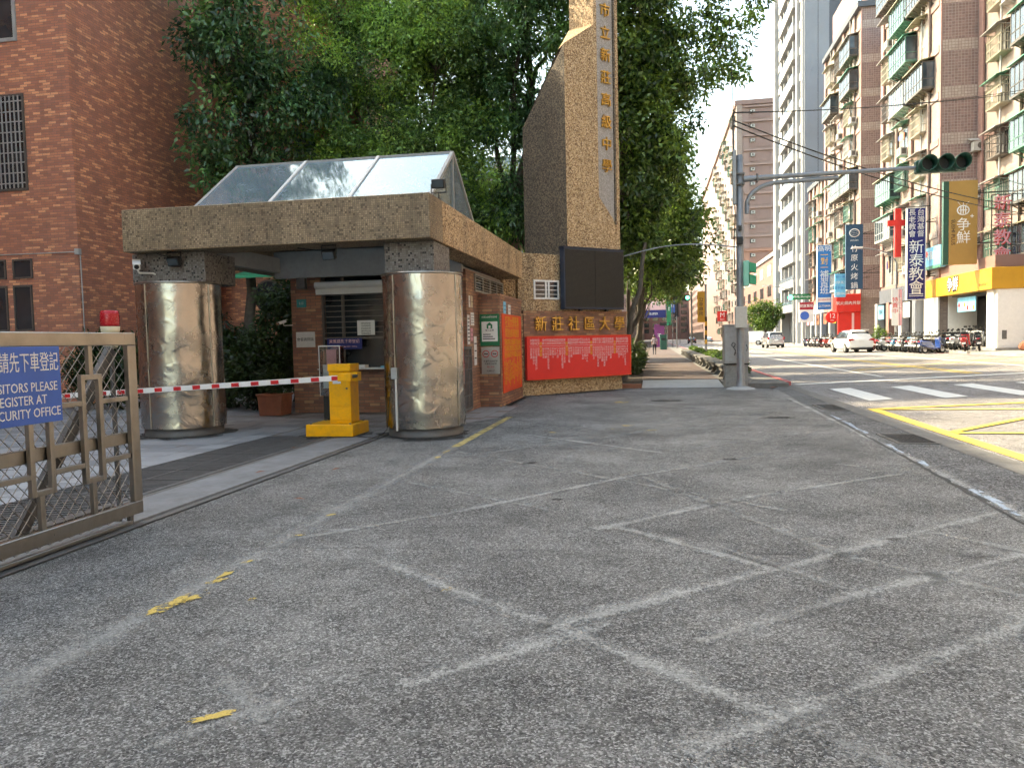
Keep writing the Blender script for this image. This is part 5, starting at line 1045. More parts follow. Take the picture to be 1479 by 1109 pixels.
for i in range(3):
    cx = 7.19 + i * 0.41; m = MB(); n = 24; z = 5.93
    ring = []; 
    for (r, yy) in ((0.185, PY - 0.10), (0.20, PY - 0.52), (0.185, PY - 0.52), (0.17, PY - 0.10)):
        ring += [(cx + r * math.cos(2 * math.pi * k / n), yy + (0.10 * (1 - math.sin(2 * math.pi * k / n)) / 2 if yy < PY - 0.3 else 0), z + r * math.sin(2 * math.pi * k / n)) for k in range(n)]
    fs = []
    for a in range(3):
        for k in range(n): fs.append((a * n + k, a * n + (k + 1) % n, (a + 1) * n + (k + 1) % n, (a + 1) * n + k))
    m.add(ring, fs, True); m.build('visor', 'siggreen', sh)
    m = MB(); m.cyl((cx, PY - 0.135, z), (cx, PY - 0.10, z), 0.17, n=24); m.build('lens', 'black', sh)
m = MB(); pts = [(-0.95 + 0.0, 23.0, 3.92)]
A = Vector((-0.98, 22.95, 3.86)); B = Vector((2.35, 22.5, 3.98)); pts = [A.lerp(B, t / 10) + Vector((0, 0, 0.22 * math.sin(math.pi * t / 10))) for t in range(11)]
m.tube(pts, 0.02, 6); tag(m.build('bowed_conduit', 'galv', fix=False), 'thin bowed grey conduit from the LED board to the signal pole', 'conduit')
# far poles on the near side
sp = thing('striped_signal_pole', 'slim pole with yellow and black stripes between the planter benches', 'pole', (2.9, 44, 0.1))
MB().cyl((2.9, 44, 0), (2.9, 44, 4.4), 0.06, n=10).build('post', 'galv', sp)
for i in range(3): MB().cyl((2.9, 44, 1.1 + i * 0.5), (2.9, 44, 1.35 + i * 0.5), 0.068, n=10).build('stripe', 'mustard', sp); MB().cyl((2.9, 44, 1.351 + i * 0.5), (2.9, 44, 1.599 + i * 0.5), 0.067, n=10).build('black_stripe', 'black', sp)
MB().box(2.45, 43.95, 2.3, 2.84, 44.03, 4.0).build('plate', 'mustard', sp); letters('lettering', '公\n車\n專\n用', 0.26, 'ink', sp, (2.645, 43.945, 3.15), '-Y', 0.001)
sc_ = MB(); sc_.lathe([(0.0, 0), (0.10, 0.0), (0.10, 0.07)], (0, 0, 0), 14)
fs_ = thing('far_signal', 'far traffic signal showing green beyond the planter benches', 'traffic light', (3.0, 62, 0.1)); MB().cyl((3.0, 62, 0), (3.0, 62, 5.0), 0.07, n=8).build('pole', 'galv_dark', fs_); MB().box(1.6, 61.9, 4.35, 2.9, 62.1, 4.8).build('housing', 'black', fs_); MB().cyl((2.7, 61.85, 4.58), (2.7, 61.9, 4.58), 0.15, n=12).build('green_lens', emis('green_signal_glow', (0.02, 0.75, 0.45), 2.5), fs_)
fs_ = thing('far_signal', 'lower far traffic signal showing green at the end of the sidewalk', 'traffic light', (2.6, 100, 0.1)); MB().cyl((3.0, 100, 0), (3.0, 100, 4.2), 0.07, n=8).build('pole', 'galv_dark', fs_); MB().box(0.9, 99.9, 3.0, 2.2, 100.1, 3.4).build('housing', 'black', fs_); MB().cyl((1.9, 99.85, 3.2), (1.9, 99.9, 3.2), 0.17, n=12).build('green_lens', 'greenaw', fs_)
bn_ = thing('recycling_bin', 'green recycling bin at the far end of the sidewalk', 'bin', (1.2, 92, 0.11)); MB().box(0.8, 91.6, 0.1, 1.6, 92.4, 1.7).build('body', 'siggreen', bn_, 0.04); MB().box(0.76, 91.56, 1.701, 1.64, 92.44, 1.85).build('lid', 'siggreen', bn_, 0.03); MB().box(0.95, 91.57, 1.2, 1.45, 91.6, 1.45).build('slot', 'black', bn_)

# ------------------------------------------------------------------ pedestrian
def person(label, loc, rz, hgt, shirt, trouser):
    p = thing('person', label, 'person', loc, rz, local=True)
    s = hgt / 1.72
    V = []; E_ = []; RR = []
    def v(x, y, z, r): V.append((x * s, y * s, z * s)); RR.append(r * s); return len(V) - 1
    pel = v(0, 0, 0.95, 0.135); sp1 = v(0, 0.0, 1.12, 0.13); ch = v(0, -0.01, 1.30, 0.15); nk0 = v(0, 0.0, 1.44, 0.075); nk = v(0, 0.0, 1.50, 0.055)
    E_ += [(pel, sp1), (sp1, ch), (ch, nk0), (nk0, nk)]
    h1 = v(0, -0.01, 1.56, 0.075); h2 = v(0, -0.015, 1.63, 0.095); h3 = v(0, -0.005, 1.69, 0.075); E_ += [(nk, h1), (h1, h2), (h2, h3)]
    ns = v(0, -0.115, 1.61, 0.014); E_.append((h2, ns))
    for sd, stp in ((-1, 0.16), (1, -0.14)):
        hip = v(0.095 * sd, 0, 0.90, 0.10); kn = v(0.10 * sd, -stp * 0.7 - 0.03, 0.50, 0.062); an = v(0.10 * sd, -stp * 0.9 + 0.06, 0.09, 0.042); hl = v(0.10 * sd, -stp * 0.9 + 0.07, 0.035, 0.035); toe = v(0.115 * sd, -stp * 0.9 - 0.12, 0.03, 0.032)
        E_ += [(pel, hip), (hip, kn), (kn, an), (an, hl), (hl, toe)]
        sh_ = v(0.185 * sd, 0, 1.40, 0.065); el = v(0.24 * sd, 0.03 + stp * 0.5, 1.13, 0.046); wr = v(0.25 * sd, -0.10 + stp * 0.6, 0.91, 0.03); pa = v(0.25 * sd, -0.12 + stp * 0.6, 0.85, 0.032); E_ += [(nk0, sh_), (sh_, el), (el, wr), (wr, pa)]
        for fi in range(4):
            k1 = v(0.25 * sd, -0.15 + 0.02 * fi + stp * 0.6, 0.79, 0.0095); k2 = v(0.243 * sd, -0.155 + 0.02 * fi + stp * 0.6, 0.755 + 0.006 * abs(fi - 1.4), 0.008); E_ += [(pa, k1), (k1, k2)]
        th = v(0.235 * sd, -0.165 + stp * 0.6, 0.84, 0.010); th2 = v(0.23 * sd, -0.18 + stp * 0.6, 0.81, 0.009); E_ += [(pa, th), (th, th2)]
    me = bpy.data.meshes.new('body'); me.from_pydata(V, E_, []); o = newobj('body', me, p)
    sk_ = o.modifiers.new('skin', 'SKIN'); 
    for i, r in enumerate(RR): me.skin_vertices[0].data[i].radius = (r, r)
    me.skin_vertices[0].data[0].use_root = True
    ss = o.modifiers.new('sub', 'SUBSURF'); ss.levels = 1; ss.render_levels = 1
    t = NT('clothed_body'); sx = t.n('SeparateXYZ'); t.t.links.new(t.obj(), sx.inputs[0]); z = sx.outputs[2]
    chk = t.n('TexChecker', i_Scale=26.0); chk.inputs[1].default_value = (0.55, 0.48, 0.48, 1); chk.inputs[2].default_value = (0.22, 0.16, 0.20, 1); t.t.links.new(t.obj(), chk.inputs[0])
    ax = t.math('ABSOLUTE', sx.outputs[0])
    c = t.mix(t.math('GREATER_THAN', z, 0.93 * s), (0.018, 0.018, 0.022), chk.outputs[0])
    arm_ = t.math('MULTIPLY', t.math('GREATER_THAN', ax, 0.205 * s), t.math('LESS_THAN', z, 1.16 * s)); skinm = t.math('MAXIMUM', t.math('GREATER_THAN', z, 1.46 * s), arm_)
    c = t.mix(skinm, c, (0.42, 0.25, 0.17)); c = t.mix(t.math('LESS_THAN', z, 0.075 * s), c, (0.03, 0.03, 0.03)); t.p(col=c, rough=0.75); me.materials.append(t.mat)
    hr = MB(); hr.lathe([(0.0, 0.128), (0.05, 0.118), (0.09, 0.085), (0.108, 0.03), (0.104, -0.04), (0.085, -0.06)], (0, 0.022, 1.615), 14); hr.v = [(a * s, b * s, c_ * s) for a, b, c_ in hr.v]; hr.build('hair', 'hair', p, fix=False)
    return p
person('pedestrian in a checked short-sleeved shirt and dark trousers walking on the sidewalk', (0.12, 64.5, 0.115), R(180), 1.62, 'shirt', 'trouser')

# ------------------------------------------------------------------ apartment blocks across the road
TB = [(0.0, (0.24, 0.155, 0.14)), (0.35, (0.28, 0.18, 0.16)), (0.7, (0.21, 0.135, 0.125))]
M['tile_brown'] = tiled('brown_square_tile', 0.20, 0.19, 0.03, TB, (0.34, 0.27, 0.25), 0.0, 0.5, 0.1, 0.2, (0.12, 0.09, 0.085), dscale=0.25)
M['tile_band'] = tiled('pale_square_tile', 0.20, 0.19, 0.03, [(0.0, (0.40, 0.32, 0.28)), (0.5, (0.46, 0.38, 0.33))], (0.24, 0.17, 0.15), 0.0, 0.5, 0.1, 0.2, (0.2, 0.15, 0.13), dscale=0.25)
M['tile_cream'] = tiled('cream_strip_tile', 0.24, 0.12, 0.02, [(0.0, (0.30, 0.235, 0.21)), (0.4, (0.335, 0.265, 0.235)), (0.8, (0.27, 0.205, 0.185))], (0.22, 0.175, 0.16), 0.0, 0.5, 0.1, 0.35, (0.24, 0.19, 0.16), dscale=0.25)
M['tile_pink'] = tiled('pink_strip_tile', 0.24, 0.12, 0.02, [(0.0, (0.31, 0.185, 0.165)), (0.4, (0.345, 0.21, 0.185)), (0.8, (0.285, 0.17, 0.15))], (0.25, 0.155, 0.14), 0.0, 0.5, 0.1, 0.3, (0.22, 0.14, 0.12), dscale=0.25)
M['far_pink'] = paint('far_pink_tile', (0.30, 0.21, 0.19), 0.7, 0.12, 0.3, dirt=0.12); M['far_pink_d'] = paint('far_pink_tile_dark', (0.24, 0.16, 0.145), 0.7, 0.12, 0.3)
M['far_brown'] = paint('far_brown_tile', (0.26, 0.15, 0.125), 0.7, 0.12, 0.3); M['orange_tile'] = paint('orange_pink_tile', (0.34, 0.185, 0.14), 0.7, 0.12, 0.4, dirt=0.15)
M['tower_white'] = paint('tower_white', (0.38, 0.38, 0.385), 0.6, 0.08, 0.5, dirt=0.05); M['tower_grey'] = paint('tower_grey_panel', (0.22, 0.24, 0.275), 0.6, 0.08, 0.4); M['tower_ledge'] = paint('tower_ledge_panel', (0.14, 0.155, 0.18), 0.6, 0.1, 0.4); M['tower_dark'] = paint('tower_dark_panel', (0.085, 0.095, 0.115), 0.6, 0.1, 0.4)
M['cagey'] = paint('yellowed_cage', (0.33, 0.305, 0.23), 0.5, 0.2, 3.0, dirt=0.3); M['cagew'] = paint('white_cage', (0.42, 0.42, 0.40), 0.5, 0.2, 3.0, dirt=0.3); M['caged'] = paint('dark_cage', (0.10, 0.09, 0.08), 0.5, 0.2, 3.0); M['cageg'] = paint('green_cage', (0.08, 0.20, 0.155), 0.5, 0.2, 3.0, dirt=0.2)
M['awg'] = paint('green_plastic_awning', (0.075, 0.27, 0.18), 0.4, 0.3, 2.0, dirt=0.15); M['awy'] = paint('yellowed_plastic_awning', (0.30, 0.285, 0.18), 0.4, 0.3, 2.0, dirt=0.3); M['aww'] = paint('grey_metal_awning', (0.30, 0.295, 0.28), 0.5, 0.25, 2.0, dirt=0.35)
M['curtain'] = paint('window_with_pale_curtain', (0.30, 0.29, 0.27), 0.3, 0.3, 1.5)
M['balc_glass'] = glass_dark('balcony_glass', (0.10, 0.15, 0.20), 0.08)
def proto():
    d = {}
    m = MB(); w, h = 1.7, 1.5; f = 0.07
    m.box(-0.03, -w / 2, 0, 0.05, -w / 2 + f, h).box(-0.03, w / 2 - f, 0, 0.05, w / 2, h).box(-0.03, -w / 2 + f, 0, 0.05, w / 2 - f, f).box(-0.03, -w / 2 + f, h - f, 0.05, w / 2 - f, h).box(-0.02, -0.03, f, 0.05, 0.03, h - f); d['win'] = mesh_of(m, 'window', 'gframe')
    m = MB(); m.box(-0.006, -w / 2 + f, f, 0.0, w / 2 - f, h - f); d['pane'] = mesh_of(m, 'pane', 'glass_b')
    m = MB(); dp = 0.62; W = 1.05; H = 1.55
    for i in range(13): y = -W + 2 * W * i / 12; m.box(-dp, y - 0.014, 0.03, -dp + 0.026, y + 0.014, H)
    for y in (-W, W):
        for i in range(1, 5): x = -dp * i / 5; m.box(x - 0.013, y - 0.014, 0.03, x + 0.013, y + 0.014, H)
    for z in (0.0, 0.52, 1.03, H): m.box(-dp - 0.015, -W - 0.015, z, -dp + 0.04, W + 0.015, z + 0.04); m.box(-dp + 0.04, -W - 0.015, z, 0, -W + 0.02, z + 0.04); m.box(-dp + 0.04, W - 0.02, z, 0, W + 0.015, z + 0.04)
    m.box(-dp, -W, -0.04, 0, W, -0.002); d['cage'] = mesh_of(m, 'window_cage', 'cagey')
    m = MB(); m.prism([(0.0, 0.28), (0.0, 0.32), (-0.95, 0.04), (-0.95, 0.0)], 'y', -1.2, 1.2)
    for y in (-1.1, 0, 1.1): m.beam((0, y, -0.12), (-0.85, y, 0.02), 0.03, 0.03)
    d['awn'] = mesh_of(m, 'awning', 'aww')
    m = MB(); m.box(-0.62, -0.42, 0, -0.12, 0.42, 0.56).box(-0.70, -0.48, -0.05, 0, 0.48, -0.01).beam((0, -0.4, -0.45), (-0.6, -0.4, -0.05), 0.03, 0.03).beam((0, 0.4, -0.45), (-0.6, 0.4, -0.05), 0.03, 0.03); d['ac'] = mesh_of(m, 'air_conditioner', 'cagew')
    m = MB(); m.cyl((-0.05, -0.423, 0.28), (-0.05, -0.421, 0.28), 0.2, n=14)
    m = MB(); m.cyl((-0.623, 0, 0.28), (-0.621, 0, 0.28), 0.21, n=14); m.box(-0.5, -0.424, 0.08, -0.2, -0.4205, 0.48); d['acfan'] = mesh_of(m, 'fan_grille', 'caged')
    m = MB(); dp = 0.8; W = 2.0; H = 1.75
    for z in (0, 0.55, H - 0.06): m.box(-dp, -W, z, -dp + 0.06, W, z + 0.06); m.box(-dp + 0.06, -W, z, 0, -W + 0.06, z + 0.06); m.box(-dp + 0.06, W - 0.06, z, 0, W, z + 0.06)
    for i in range(8): y = -W + (2 * W - 0.06) * i / 7; m.box(-dp, y, 0.06, -dp + 0.06, y + 0.06, H - 0.06)
    m.box(-dp, -W, -0.10, 0, W, -0.002)
    for i in range(6): y = -W + 0.3 + i * 0.68; m.beam((0, y, -0.5), (-dp * 0.9, y, -0.1), 0.05, 0.06)
    d['bal'] = mesh_of(m, 'enclosed_balcony', 'caged')
    m = MB(); m.box(-dp + 0.02, -W + 0.04, 0.03, -dp + 0.035, W - 0.04, H - 0.05).box(-dp + 0.05, -W + 0.02, 0.03, -0.02, -W + 0.035, H - 0.05); d['balg'] = mesh_of(m, 'balcony_glazing', 'glass_b')
    m = MB(); m.prism([(0.0, 0.25), (0.0, 0.30), (-1.0, 0.06), (-1.0, 0.0)], 'y', -2.1, 2.1); d['balr'] = mesh_of(m, 'balcony_roof', 'awg')
    m = MB(); m.prism([(-0.15, 0.0), (0.15, -0.03), (0.16, -0.55), (0.0, -0.5), (-0.14, -0.58)], 'x', -0.015, 0.015); d['cloth'] = mesh_of(m, 'laundry', 'paper')
    m = MB(); m.box(-0.05, -0.05, 0, 0.05, 0.05, 1.0); d['pipe'] = mesh_of(m, 'downpipe', 'tile_cream')
    return d
PR = proto()
def facade(t, X, Y0, Y1, z0, fh, nf, bays, seed, pc=0.55):
    rs = random.Random(seed); o = org(t)
    for f in range(nf):
        z = z0 + f * fh
        for b, (yc, kind) in enumerate(bays):
            L = (X - o.x, yc - o.y, z + 0.95 - o.z)
            w = inst('window', PR['win'], t, L, 0, rs.choice(('gframe', 'wframe', 'bframe', 'gframe'))); inst('pane', PR['pane'], w, (0, 0, 0), 0, rs.choice(('glass_b', 'glass', 'glass', 'curtain')))
            if rs.random() < 0.4:
                for q in range(rs.randint(2, 4)): inst('laundry', PR['cloth'], w, (-0.45, -0.7 + q * 0.42, 0.95), 0, rs.choice(('paper', 'lblue', 'pinkpaper', 'navy', 'terracotta', 'galv_dark')), (1, rs.uniform(0.7, 1.2), rs.uniform(0.6, 1.2)))
            k = kind if kind != 'r' else rs.choices(('cage', 'bal', 'plain', 'ac'), (0.45, 0.22, 0.15, 0.18))[0]
            if k == 'bal':
                B = inst('enclosed_balcony', PR['bal'], t, (L[0], L[1], L[2] - 0.35), 0, rs.choice(('caged', 'cagew', 'cageg', 'caged'))); inst('balcony_glazing', PR['balg'], B); inst('balcony_roof', PR['balr'], B, (0, 0, 1.75), 0, rs.choice(('awg', 'awg', 'awy', 'aww')))
            elif k == 'cage':
                C = inst('window_cage', PR['cage'], t, (L[0], L[1], L[2] - 0.05), 0, rs.choice(('cagey', 'cagew', 'cagey', 'caged', 'cageg')))
                inst('awning', PR['awn'], C, (0, 0, 1.6), 0, rs.choice(('awg', 'awy', 'aww', 'aww', 'awy')))
                if rs.random() < 0.35: A = inst('air_conditioner', PR['ac'], t, (L[0], L[1] - 1.45, L[2] - 0.4)); inst('fan_grille', PR['acfan'], A)
            elif k == 'ac':
                A = inst('air_conditioner', PR['ac'], t, (L[0], L[1] + rs.uniform(-0.4, 0.4), L[2] - 0.62)); inst('fan_grille', PR['acfan'], A); inst('awning', PR['awn'], t, (L[0], L[1], L[2] + 1.55), 0, rs.choice(('aww', 'awg', 'awy')))
            else: inst('awning', PR['awn'], t, (L[0], L[1], L[2] + 1.55), 0, rs.choice(('aww', 'awy')))
def block(label, X, Y0, Y1, H, nf, z0, bays, seed, front='tile_cream', flank='tile_brown', band=True, depth=14, fh=3.05, flank_w=3.0, zb=0.36, trim=True):
    t = thing('apartment_block', label, 'building', (X, Y0, 0), group='apartment blocks across the road')
    MB().box(X, Y0 + 0.02, zb, X + depth, Y1, H).build('wall', front, t)
    MB().box(X + 0.06, Y0 - 0.05, z0, X + depth, Y0 + 0.019, H).build('flank_wall', flank, t)
    MB().box(X - 0.05, Y0 - 0.06, z0 - 0.3, X + 0.059, Y0 + 0.25, H).build('corner_strip', 'tile_pink', t)
    if band:
        for f in range(nf + 1): m = MB(); z = z0 + f * fh - 0.55; m.box(X + 0.061, Y0 - 0.062, z, X + depth, Y0 - 0.051, z + 0.72); m.build('tile_band', 'tile_band', t)
    for f in range(nf + 1): m = MB(); z = z0 + f * fh - 0.5; m.box(X - 0.08, Y0 + 0.26, z, X - 0.002, Y1, z + 0.45); m.build('floor_band', 'tile_pink' if (f + seed) % 3 else 'tile_cream', t)
    for i, yy in enumerate(np.linspace(Y0 + 2.2, Y1 - 0.4, 4)): m = MB(); m.box(X - 0.20, yy - 0.35, z0, X - 0.081, yy + 0.35, H); m.build('pier', 'tile_pink' if i % 2 else 'tile_cream', t)
    facade(t, X, Y0, Y1, z0, fh, nf, bays, seed)
    m = MB(); m.cyl((X - 0.28, Y0 + 3.0, z0), (X - 0.28, Y0 + 3.0, H), 0.06, n=6).cyl((X - 0.28, Y1 - 3.6, z0), (X - 0.28, Y1 - 3.6, H), 0.06, n=6); m.build('downpipe', 'conc_light', t, fix=False)
    if trim: MB().box(X - 0.4, Y0 - 0.3, H, X + depth, Y1, H + 0.5).build('cornice', 'tower_dark', t)
    return t
blkA = block('cream apartment block at the right edge above the mustard shop', 21.4, 38, 56.3, 30, 8, 5.2, [(52.9, 'cage'), (48.2, 'bal'), (43, 'cage')], 2, 'tile_cream')
blkB = block('brown and pink tiled apartment block jutting out behind the hanging ochre sign', 19.0, 56.35, 69.5, 30, 8, 5.3, [(59.6, 'r'), (63.2, 'r'), (66.8, 'r')], 5)
blkR = block('set back bay between the two brown tiled apartment blocks', 21.6, 69.6, 76.2, 28, 7, 5.3, [(72.5, 'cage')], 8, band=False)
blkC = block('second brown tiled apartment block left of the navy signs', 19.0, 76.25, 91.0, 31.0, 8, 5.3, [(79.4, 'r'), (83.2, 'r'), (87.2, 'r')], 11)
blkD = block('lower orange tiled building beside the white tower', 19.4, 92.2, 101.5, 19.0, 4, 5.6, [(94.6, 'ac'), (98.5, 'cage')], 14, 'orange_tile', 'orange_tile', band=False)
blkZ = block('long apartment block along the road just right of the view', 20.5, -70, 37.5, 24, 6, 5.2, [(34, 'cage'), (28, 'bal'), (22, 'cage'), (14, 'bal'), (6, 'cage'), (-4, 'bal'), (-16, 'cage'), (-30, 'bal')], 20)
for (t, X, ya, zs) in ((blkB, 19.06, 56.30, [7.2, 10.25, 13.3]), (blkC, 19.06, 76.2, [8, 11, 14, 17.1, 20.2, 23.2])):
    for z in zs:
        A = inst('air_conditioner', PR['ac'], t, (2.2 - 0.0, -0.07, z), R(90)); inst('fan_grille', PR['acfan'], A)
        inst('awning', PR['awn'], A, (0, 0, 0.62), 0, 'cagew', (0.6, 0.5, 0.8))
MB().box(19.7, 76.6, 31.501, 30, 91, 36).build('set_back_floor', 'tile_pink', blkC); MB().box(19.66, 79, 32.6, 19.699, 82, 34.2).build('upper_window', 'glass', blkC)
# white high-rise
tt = thing('white_high_rise', 'slender white high-rise with blue glass balconies', 'building', (19, 103, 0)); H = 75; X = 19.0
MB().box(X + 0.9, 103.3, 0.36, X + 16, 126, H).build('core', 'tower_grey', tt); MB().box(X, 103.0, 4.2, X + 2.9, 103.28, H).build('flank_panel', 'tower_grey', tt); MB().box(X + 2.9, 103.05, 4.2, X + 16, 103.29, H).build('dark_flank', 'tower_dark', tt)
for (ya, yb, px) in ((103.0, 104.2, 0.25), (107.2, 108.2, 0.2), (119.4, 120.6, 0.2), (124.4, 126.2, 0.35)): MB().box(X - px, ya + 0.281 if ya < 103.1 else ya, 0.36, X + 0.9, yb, H).build('pier', 'tower_white', tt)
sl_ = mesh_of(MB().box(-0.55, -5.55, 0, 0.9, 5.55, 1.0), 'balcony_parapet', 'tower_white'); gl_ = mesh_of(MB().box(-0.56, -5.5, 1.0, -0.53, 5.5, 1.5), 'balcony_glass', 'balc_glass'); wi_ = mesh_of(MB().box(0.86, -5.4, 0, 0.899, 5.4, 2.0), 'balcony_window', 'glass'); s2 = mesh_of(MB().box(0.1, -1.45, 0, 0.9, 1.45, 0.9), 'spandrel', 'tower_white'); w2 = mesh_of(MB().box(0.6, -1.4, 0, 0.899, 1.4, 2.4), 'window', 'glass'); s3 = mesh_of(MB().box(0.1, -1.85, 0, 0.9, 1.85, 0.9), 'spandrel', 'tower_white')
for f in range(21):
    z = 4.6 + f * 3.3
    p = inst('balcony_parapet', sl_, tt, (0, 10.8, z)); inst('balcony_glass', gl_, p); inst('balcony_window', wi_, p, (0, 0, 1.2))
    for q in range(3): inst('balcony_divider', PR['pipe'], p, (0.2, -3.6 + q * 3.6, 1.0), 0, 'tower_white', (8, 3, 2.0))
    inst('spandrel', s2, tt, (0, 2.7, z)); inst('window', w2, tt, (0, 2.7, z + 0.9)); inst('spandrel', s3, tt, (0, 19.4, z)); inst('window', w2, tt, (0, 19.4, z + 0.9))
    if f % 4 == 1: inst('flank_joint', mesh_of(MB().box(0.05, -0.012, 0, 2.9, 0.0, 0.9), 'flank_joint', 'tower_white'), tt, (0, 0, z), 0, 'tower_grey')
    inst('flank_ledge', mesh_of(MB().box(4.4, -0.25, 0, 12.0, 0.04, 1.0), 'flank_ledge', M['tower_ledge']) if f == 0 else bpy.data.meshes['flank_ledge'], tt, (0, 0, z))
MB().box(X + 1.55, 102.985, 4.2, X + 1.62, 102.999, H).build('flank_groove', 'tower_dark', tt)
# tall pink block far off
fb = thing('far_pink_block', 'tall pink apartment block in the distance with recessed panels', 'building', (19, 180, 0)); X = 19.0
MB().box(X, 180, 0.36, X + 22, 300, 52.5).build('wall', 'far_pink', fb); MB().box(X + 1.2, 179.9, 0.36, X + 22, 179.99, 21).build('lower_wall', 'orange_tile', fb); MB().box(X - 0.5, 179.6, 52.5, X + 22, 300, 53.5).build('parapet', 'far_pink_d', fb); MB().box(X + 9, 184, 53.5, X + 16, 192, 59).build('roof_block', 'orange_tile', fb); MB().box(X - 0.2, 179.7, 0.36, X + 1.0, 181, 52.5).build('corner_pier', 'tile_cream', fb)
pan = mesh_of(MB().box(0, -0.12, 0, 4.6, -0.1, 2.1), 'recessed_panel', 'far_pink_d'); led = mesh_of(MB().box(0, -0.5, 0, 9.5, 0.0, 0.35), 'ledge', 'far_pink'); fw_ = mesh_of(MB().box(0, -0.13, 0, 1.0, -0.1, 1.6), 'window', 'glass')
for f in range(16):
    z = 2.2 + f * 3.15; inst('recessed_panel', pan, fb, (2.4, 0, z), 0, 'far_pink_d' if f > 5 else 'far_brown'); inst('ledge', led, fb, (1.4, -0.02, z + 2.35), 0, 'far_pink' if f > 5 else 'orange_tile'); inst('window', fw_, fb, (8.6, 0, z + 0.2)); A = inst('air_conditioner', PR['ac'], fb, (3.2, 0, z + 1.2), R(90)); inst('fan_grille', PR['acfan'], A); inst('window', fw_, fb, (2.6, 0, z + 1.0), 0, None, (0.5, 1, 0.6))
    for k in range(8):
        w = inst('window', PR['win'], fb, (0, 6 + k * 7.5, z), 0, 'gframe', (1, 2.0, 1)); inst('pane', PR['pane'], w)
        if (f * 3 + k * 5) % 4 < 2: inst('window_cage', PR['cage'], fb, (0, 6 + k * 7.5, z - 0.1), 0, ('cagey', 'cageg', 'cagew', 'caged')[(f + k) % 4], (1.3, 2.0, 1)); inst('awning', PR['awn'], fb, (0, 6 + k * 7.5, z + 1.6), 0, ('awg', 'aww', 'awy')[(f * 2 + k) % 3], (1.2, 1.8, 1))
for i, (x0, x1, y0, y1, h, mt, lb) in enumerate(((19, 40, 127, 178, 14, 'far_brown', 'low brown arcade building between the white tower and the pink block'), (19, 45, 302, 420, 34, 'far_pink_d', 'distant pinkish block at the end of the street'), (-30, -5.5, 120, 210, 16, 'far_pink', 'distant building left of the sidewalk behind the street trees'), (-30, -4.5, 212, 420, 22, 'tile_cream', 'distant pale building at the far left end of the street'), (-60, 60, 424, 440, 26, 'far_brown', 'hazy brown building closing the end of the street'))):
    t = thing('distant_building', lb, 'building', ((x0 + x1) / 2, y0, 0)); MB().box(x0, y0, 0.3, x1, y1, h).build('wall', mt, t); MB().box(x0 - 0.3, y0 - 0.3, h, x1 + 0.3, y1, h + 0.6).build('parapet', 'conc_light', t)
    xf = x0 - 0.03 if x0 > 0 else x1 + 0.03
    for f in range(int(h // 3.3) - 1):
        for k in range(min(9, int((y1 - y0) // 9) + 1)):
            yy = y0 + 4 + k * 9
            if yy + 2 < y1 and i != 4: MB().box(xf - 0.02, yy, 4.6 + f * 3.3, xf + 0.02, yy + 4, 6.4 + f * 3.3).build('window', 'glass', t)
        if i == 4:
            for k in range(14): MB().box(-30 + k * 5, 423.9, 4 + f * 3.3, -27 + k * 5, 423.98, 6 + f * 3.3).build('window', 'glass', t)
    MB().box(xf - 0.05, y0 + 1, 0.36, xf + 0.05, y1 - 1, 3.4).build('shopfront', 'black', t)
# buildings seen in the gap behind the booth
t = thing('pink_wall_block', 'small pink tiled building behind the canopy between skylight and tower', 'building', (-7, 31, 0)); MB().box(-9.5, 30.5, 0, -5.2, 31.0, 5.9).build('wall', 'tile_pink', t); MB().box(-9.6, 30.4, 5.9, -5.1, 31.1, 6.1).build('cap', 'conc_light', t)
t = thing('glass_block', 'pale blue glazed building glimpsed beside the tower', 'building', (-8, 48, 0)); MB().box(-14, 48, 0, -6.2, 56, 13).build('wall', paint('pale_blue_glazing', (0.30, 0.45, 0.50), 0.25, 0.25, 0.4), t)
for f in range(4): MB().box(-14.05, 47.9, 3 + f * 2.8, -6.15, 47.99, 3.3 + f * 2.8).build('floor_band', 'tower_white', t)
for k in range(6): MB().box(-13.8 + k * 1.4, 47.92, 0.2, -13.7 + k * 1.4, 47.985, 13).build('mullion', 'tower_white', t)

# ------------------------------------------------------------------ shops
sh = thing('mustard_shop', 'corner shop with a mustard fascia and white walls below the cream block', 'shop', (19, 47.7, 0.36))
MB().box(18.8, 47.7, 3.83, 21.38, 59.0, 5.05).build('fascia', 'mustard', sh, 0.02); MB().box(21.381, 47.7, 3.83, 28, 47.95, 5.05).build('fascia', 'mustard', sh)
MB().box(19.15, 47.8, 0.36, 28, 48.1, 3.829).build('end_wall', 'white', sh); MB().box(19.05, 48.101, 0.36, 19.7, 49.0, 3.829).build('column', 'white', sh, 0.02); MB().box(18.86, 56.25, 0.36, 18.995, 58.9, 3.829).build('column', 'white', sh, 0.02)
MB().box(19.0, 47.6, 0.30, 28, 59, 0.52).build('step', 'concrete', sh, 0.02); MB().box(21.25, 48.2, 0.52, 21.38, 56.28, 3.829).build('interior_shade_wall', 'black', sh); MB().box(19.5, 56.1, 0.52, 21.249, 56.24, 3.829).build('side_wall', 'white', sh); MB().box(19.71, 48.2, 3.75, 21.249, 56.09, 3.829).build('soffit', 'galv_dark', sh)  # wall behind the opening is black to paint in the shop's dark interior
MB().box(21.2, 52.5, 0.52, 21.249, 54.5, 2.8).build('door', 'gframe', sh); MB().box(19.4, 47.79, 1.0, 19.65, 47.8, 1.5).build('vent', 'galv_dark', sh)
MB().box(19.05, 47.9, 5.051, 21.3, 59, 5.75).build('roof_louvre', 'far_brown', sh)
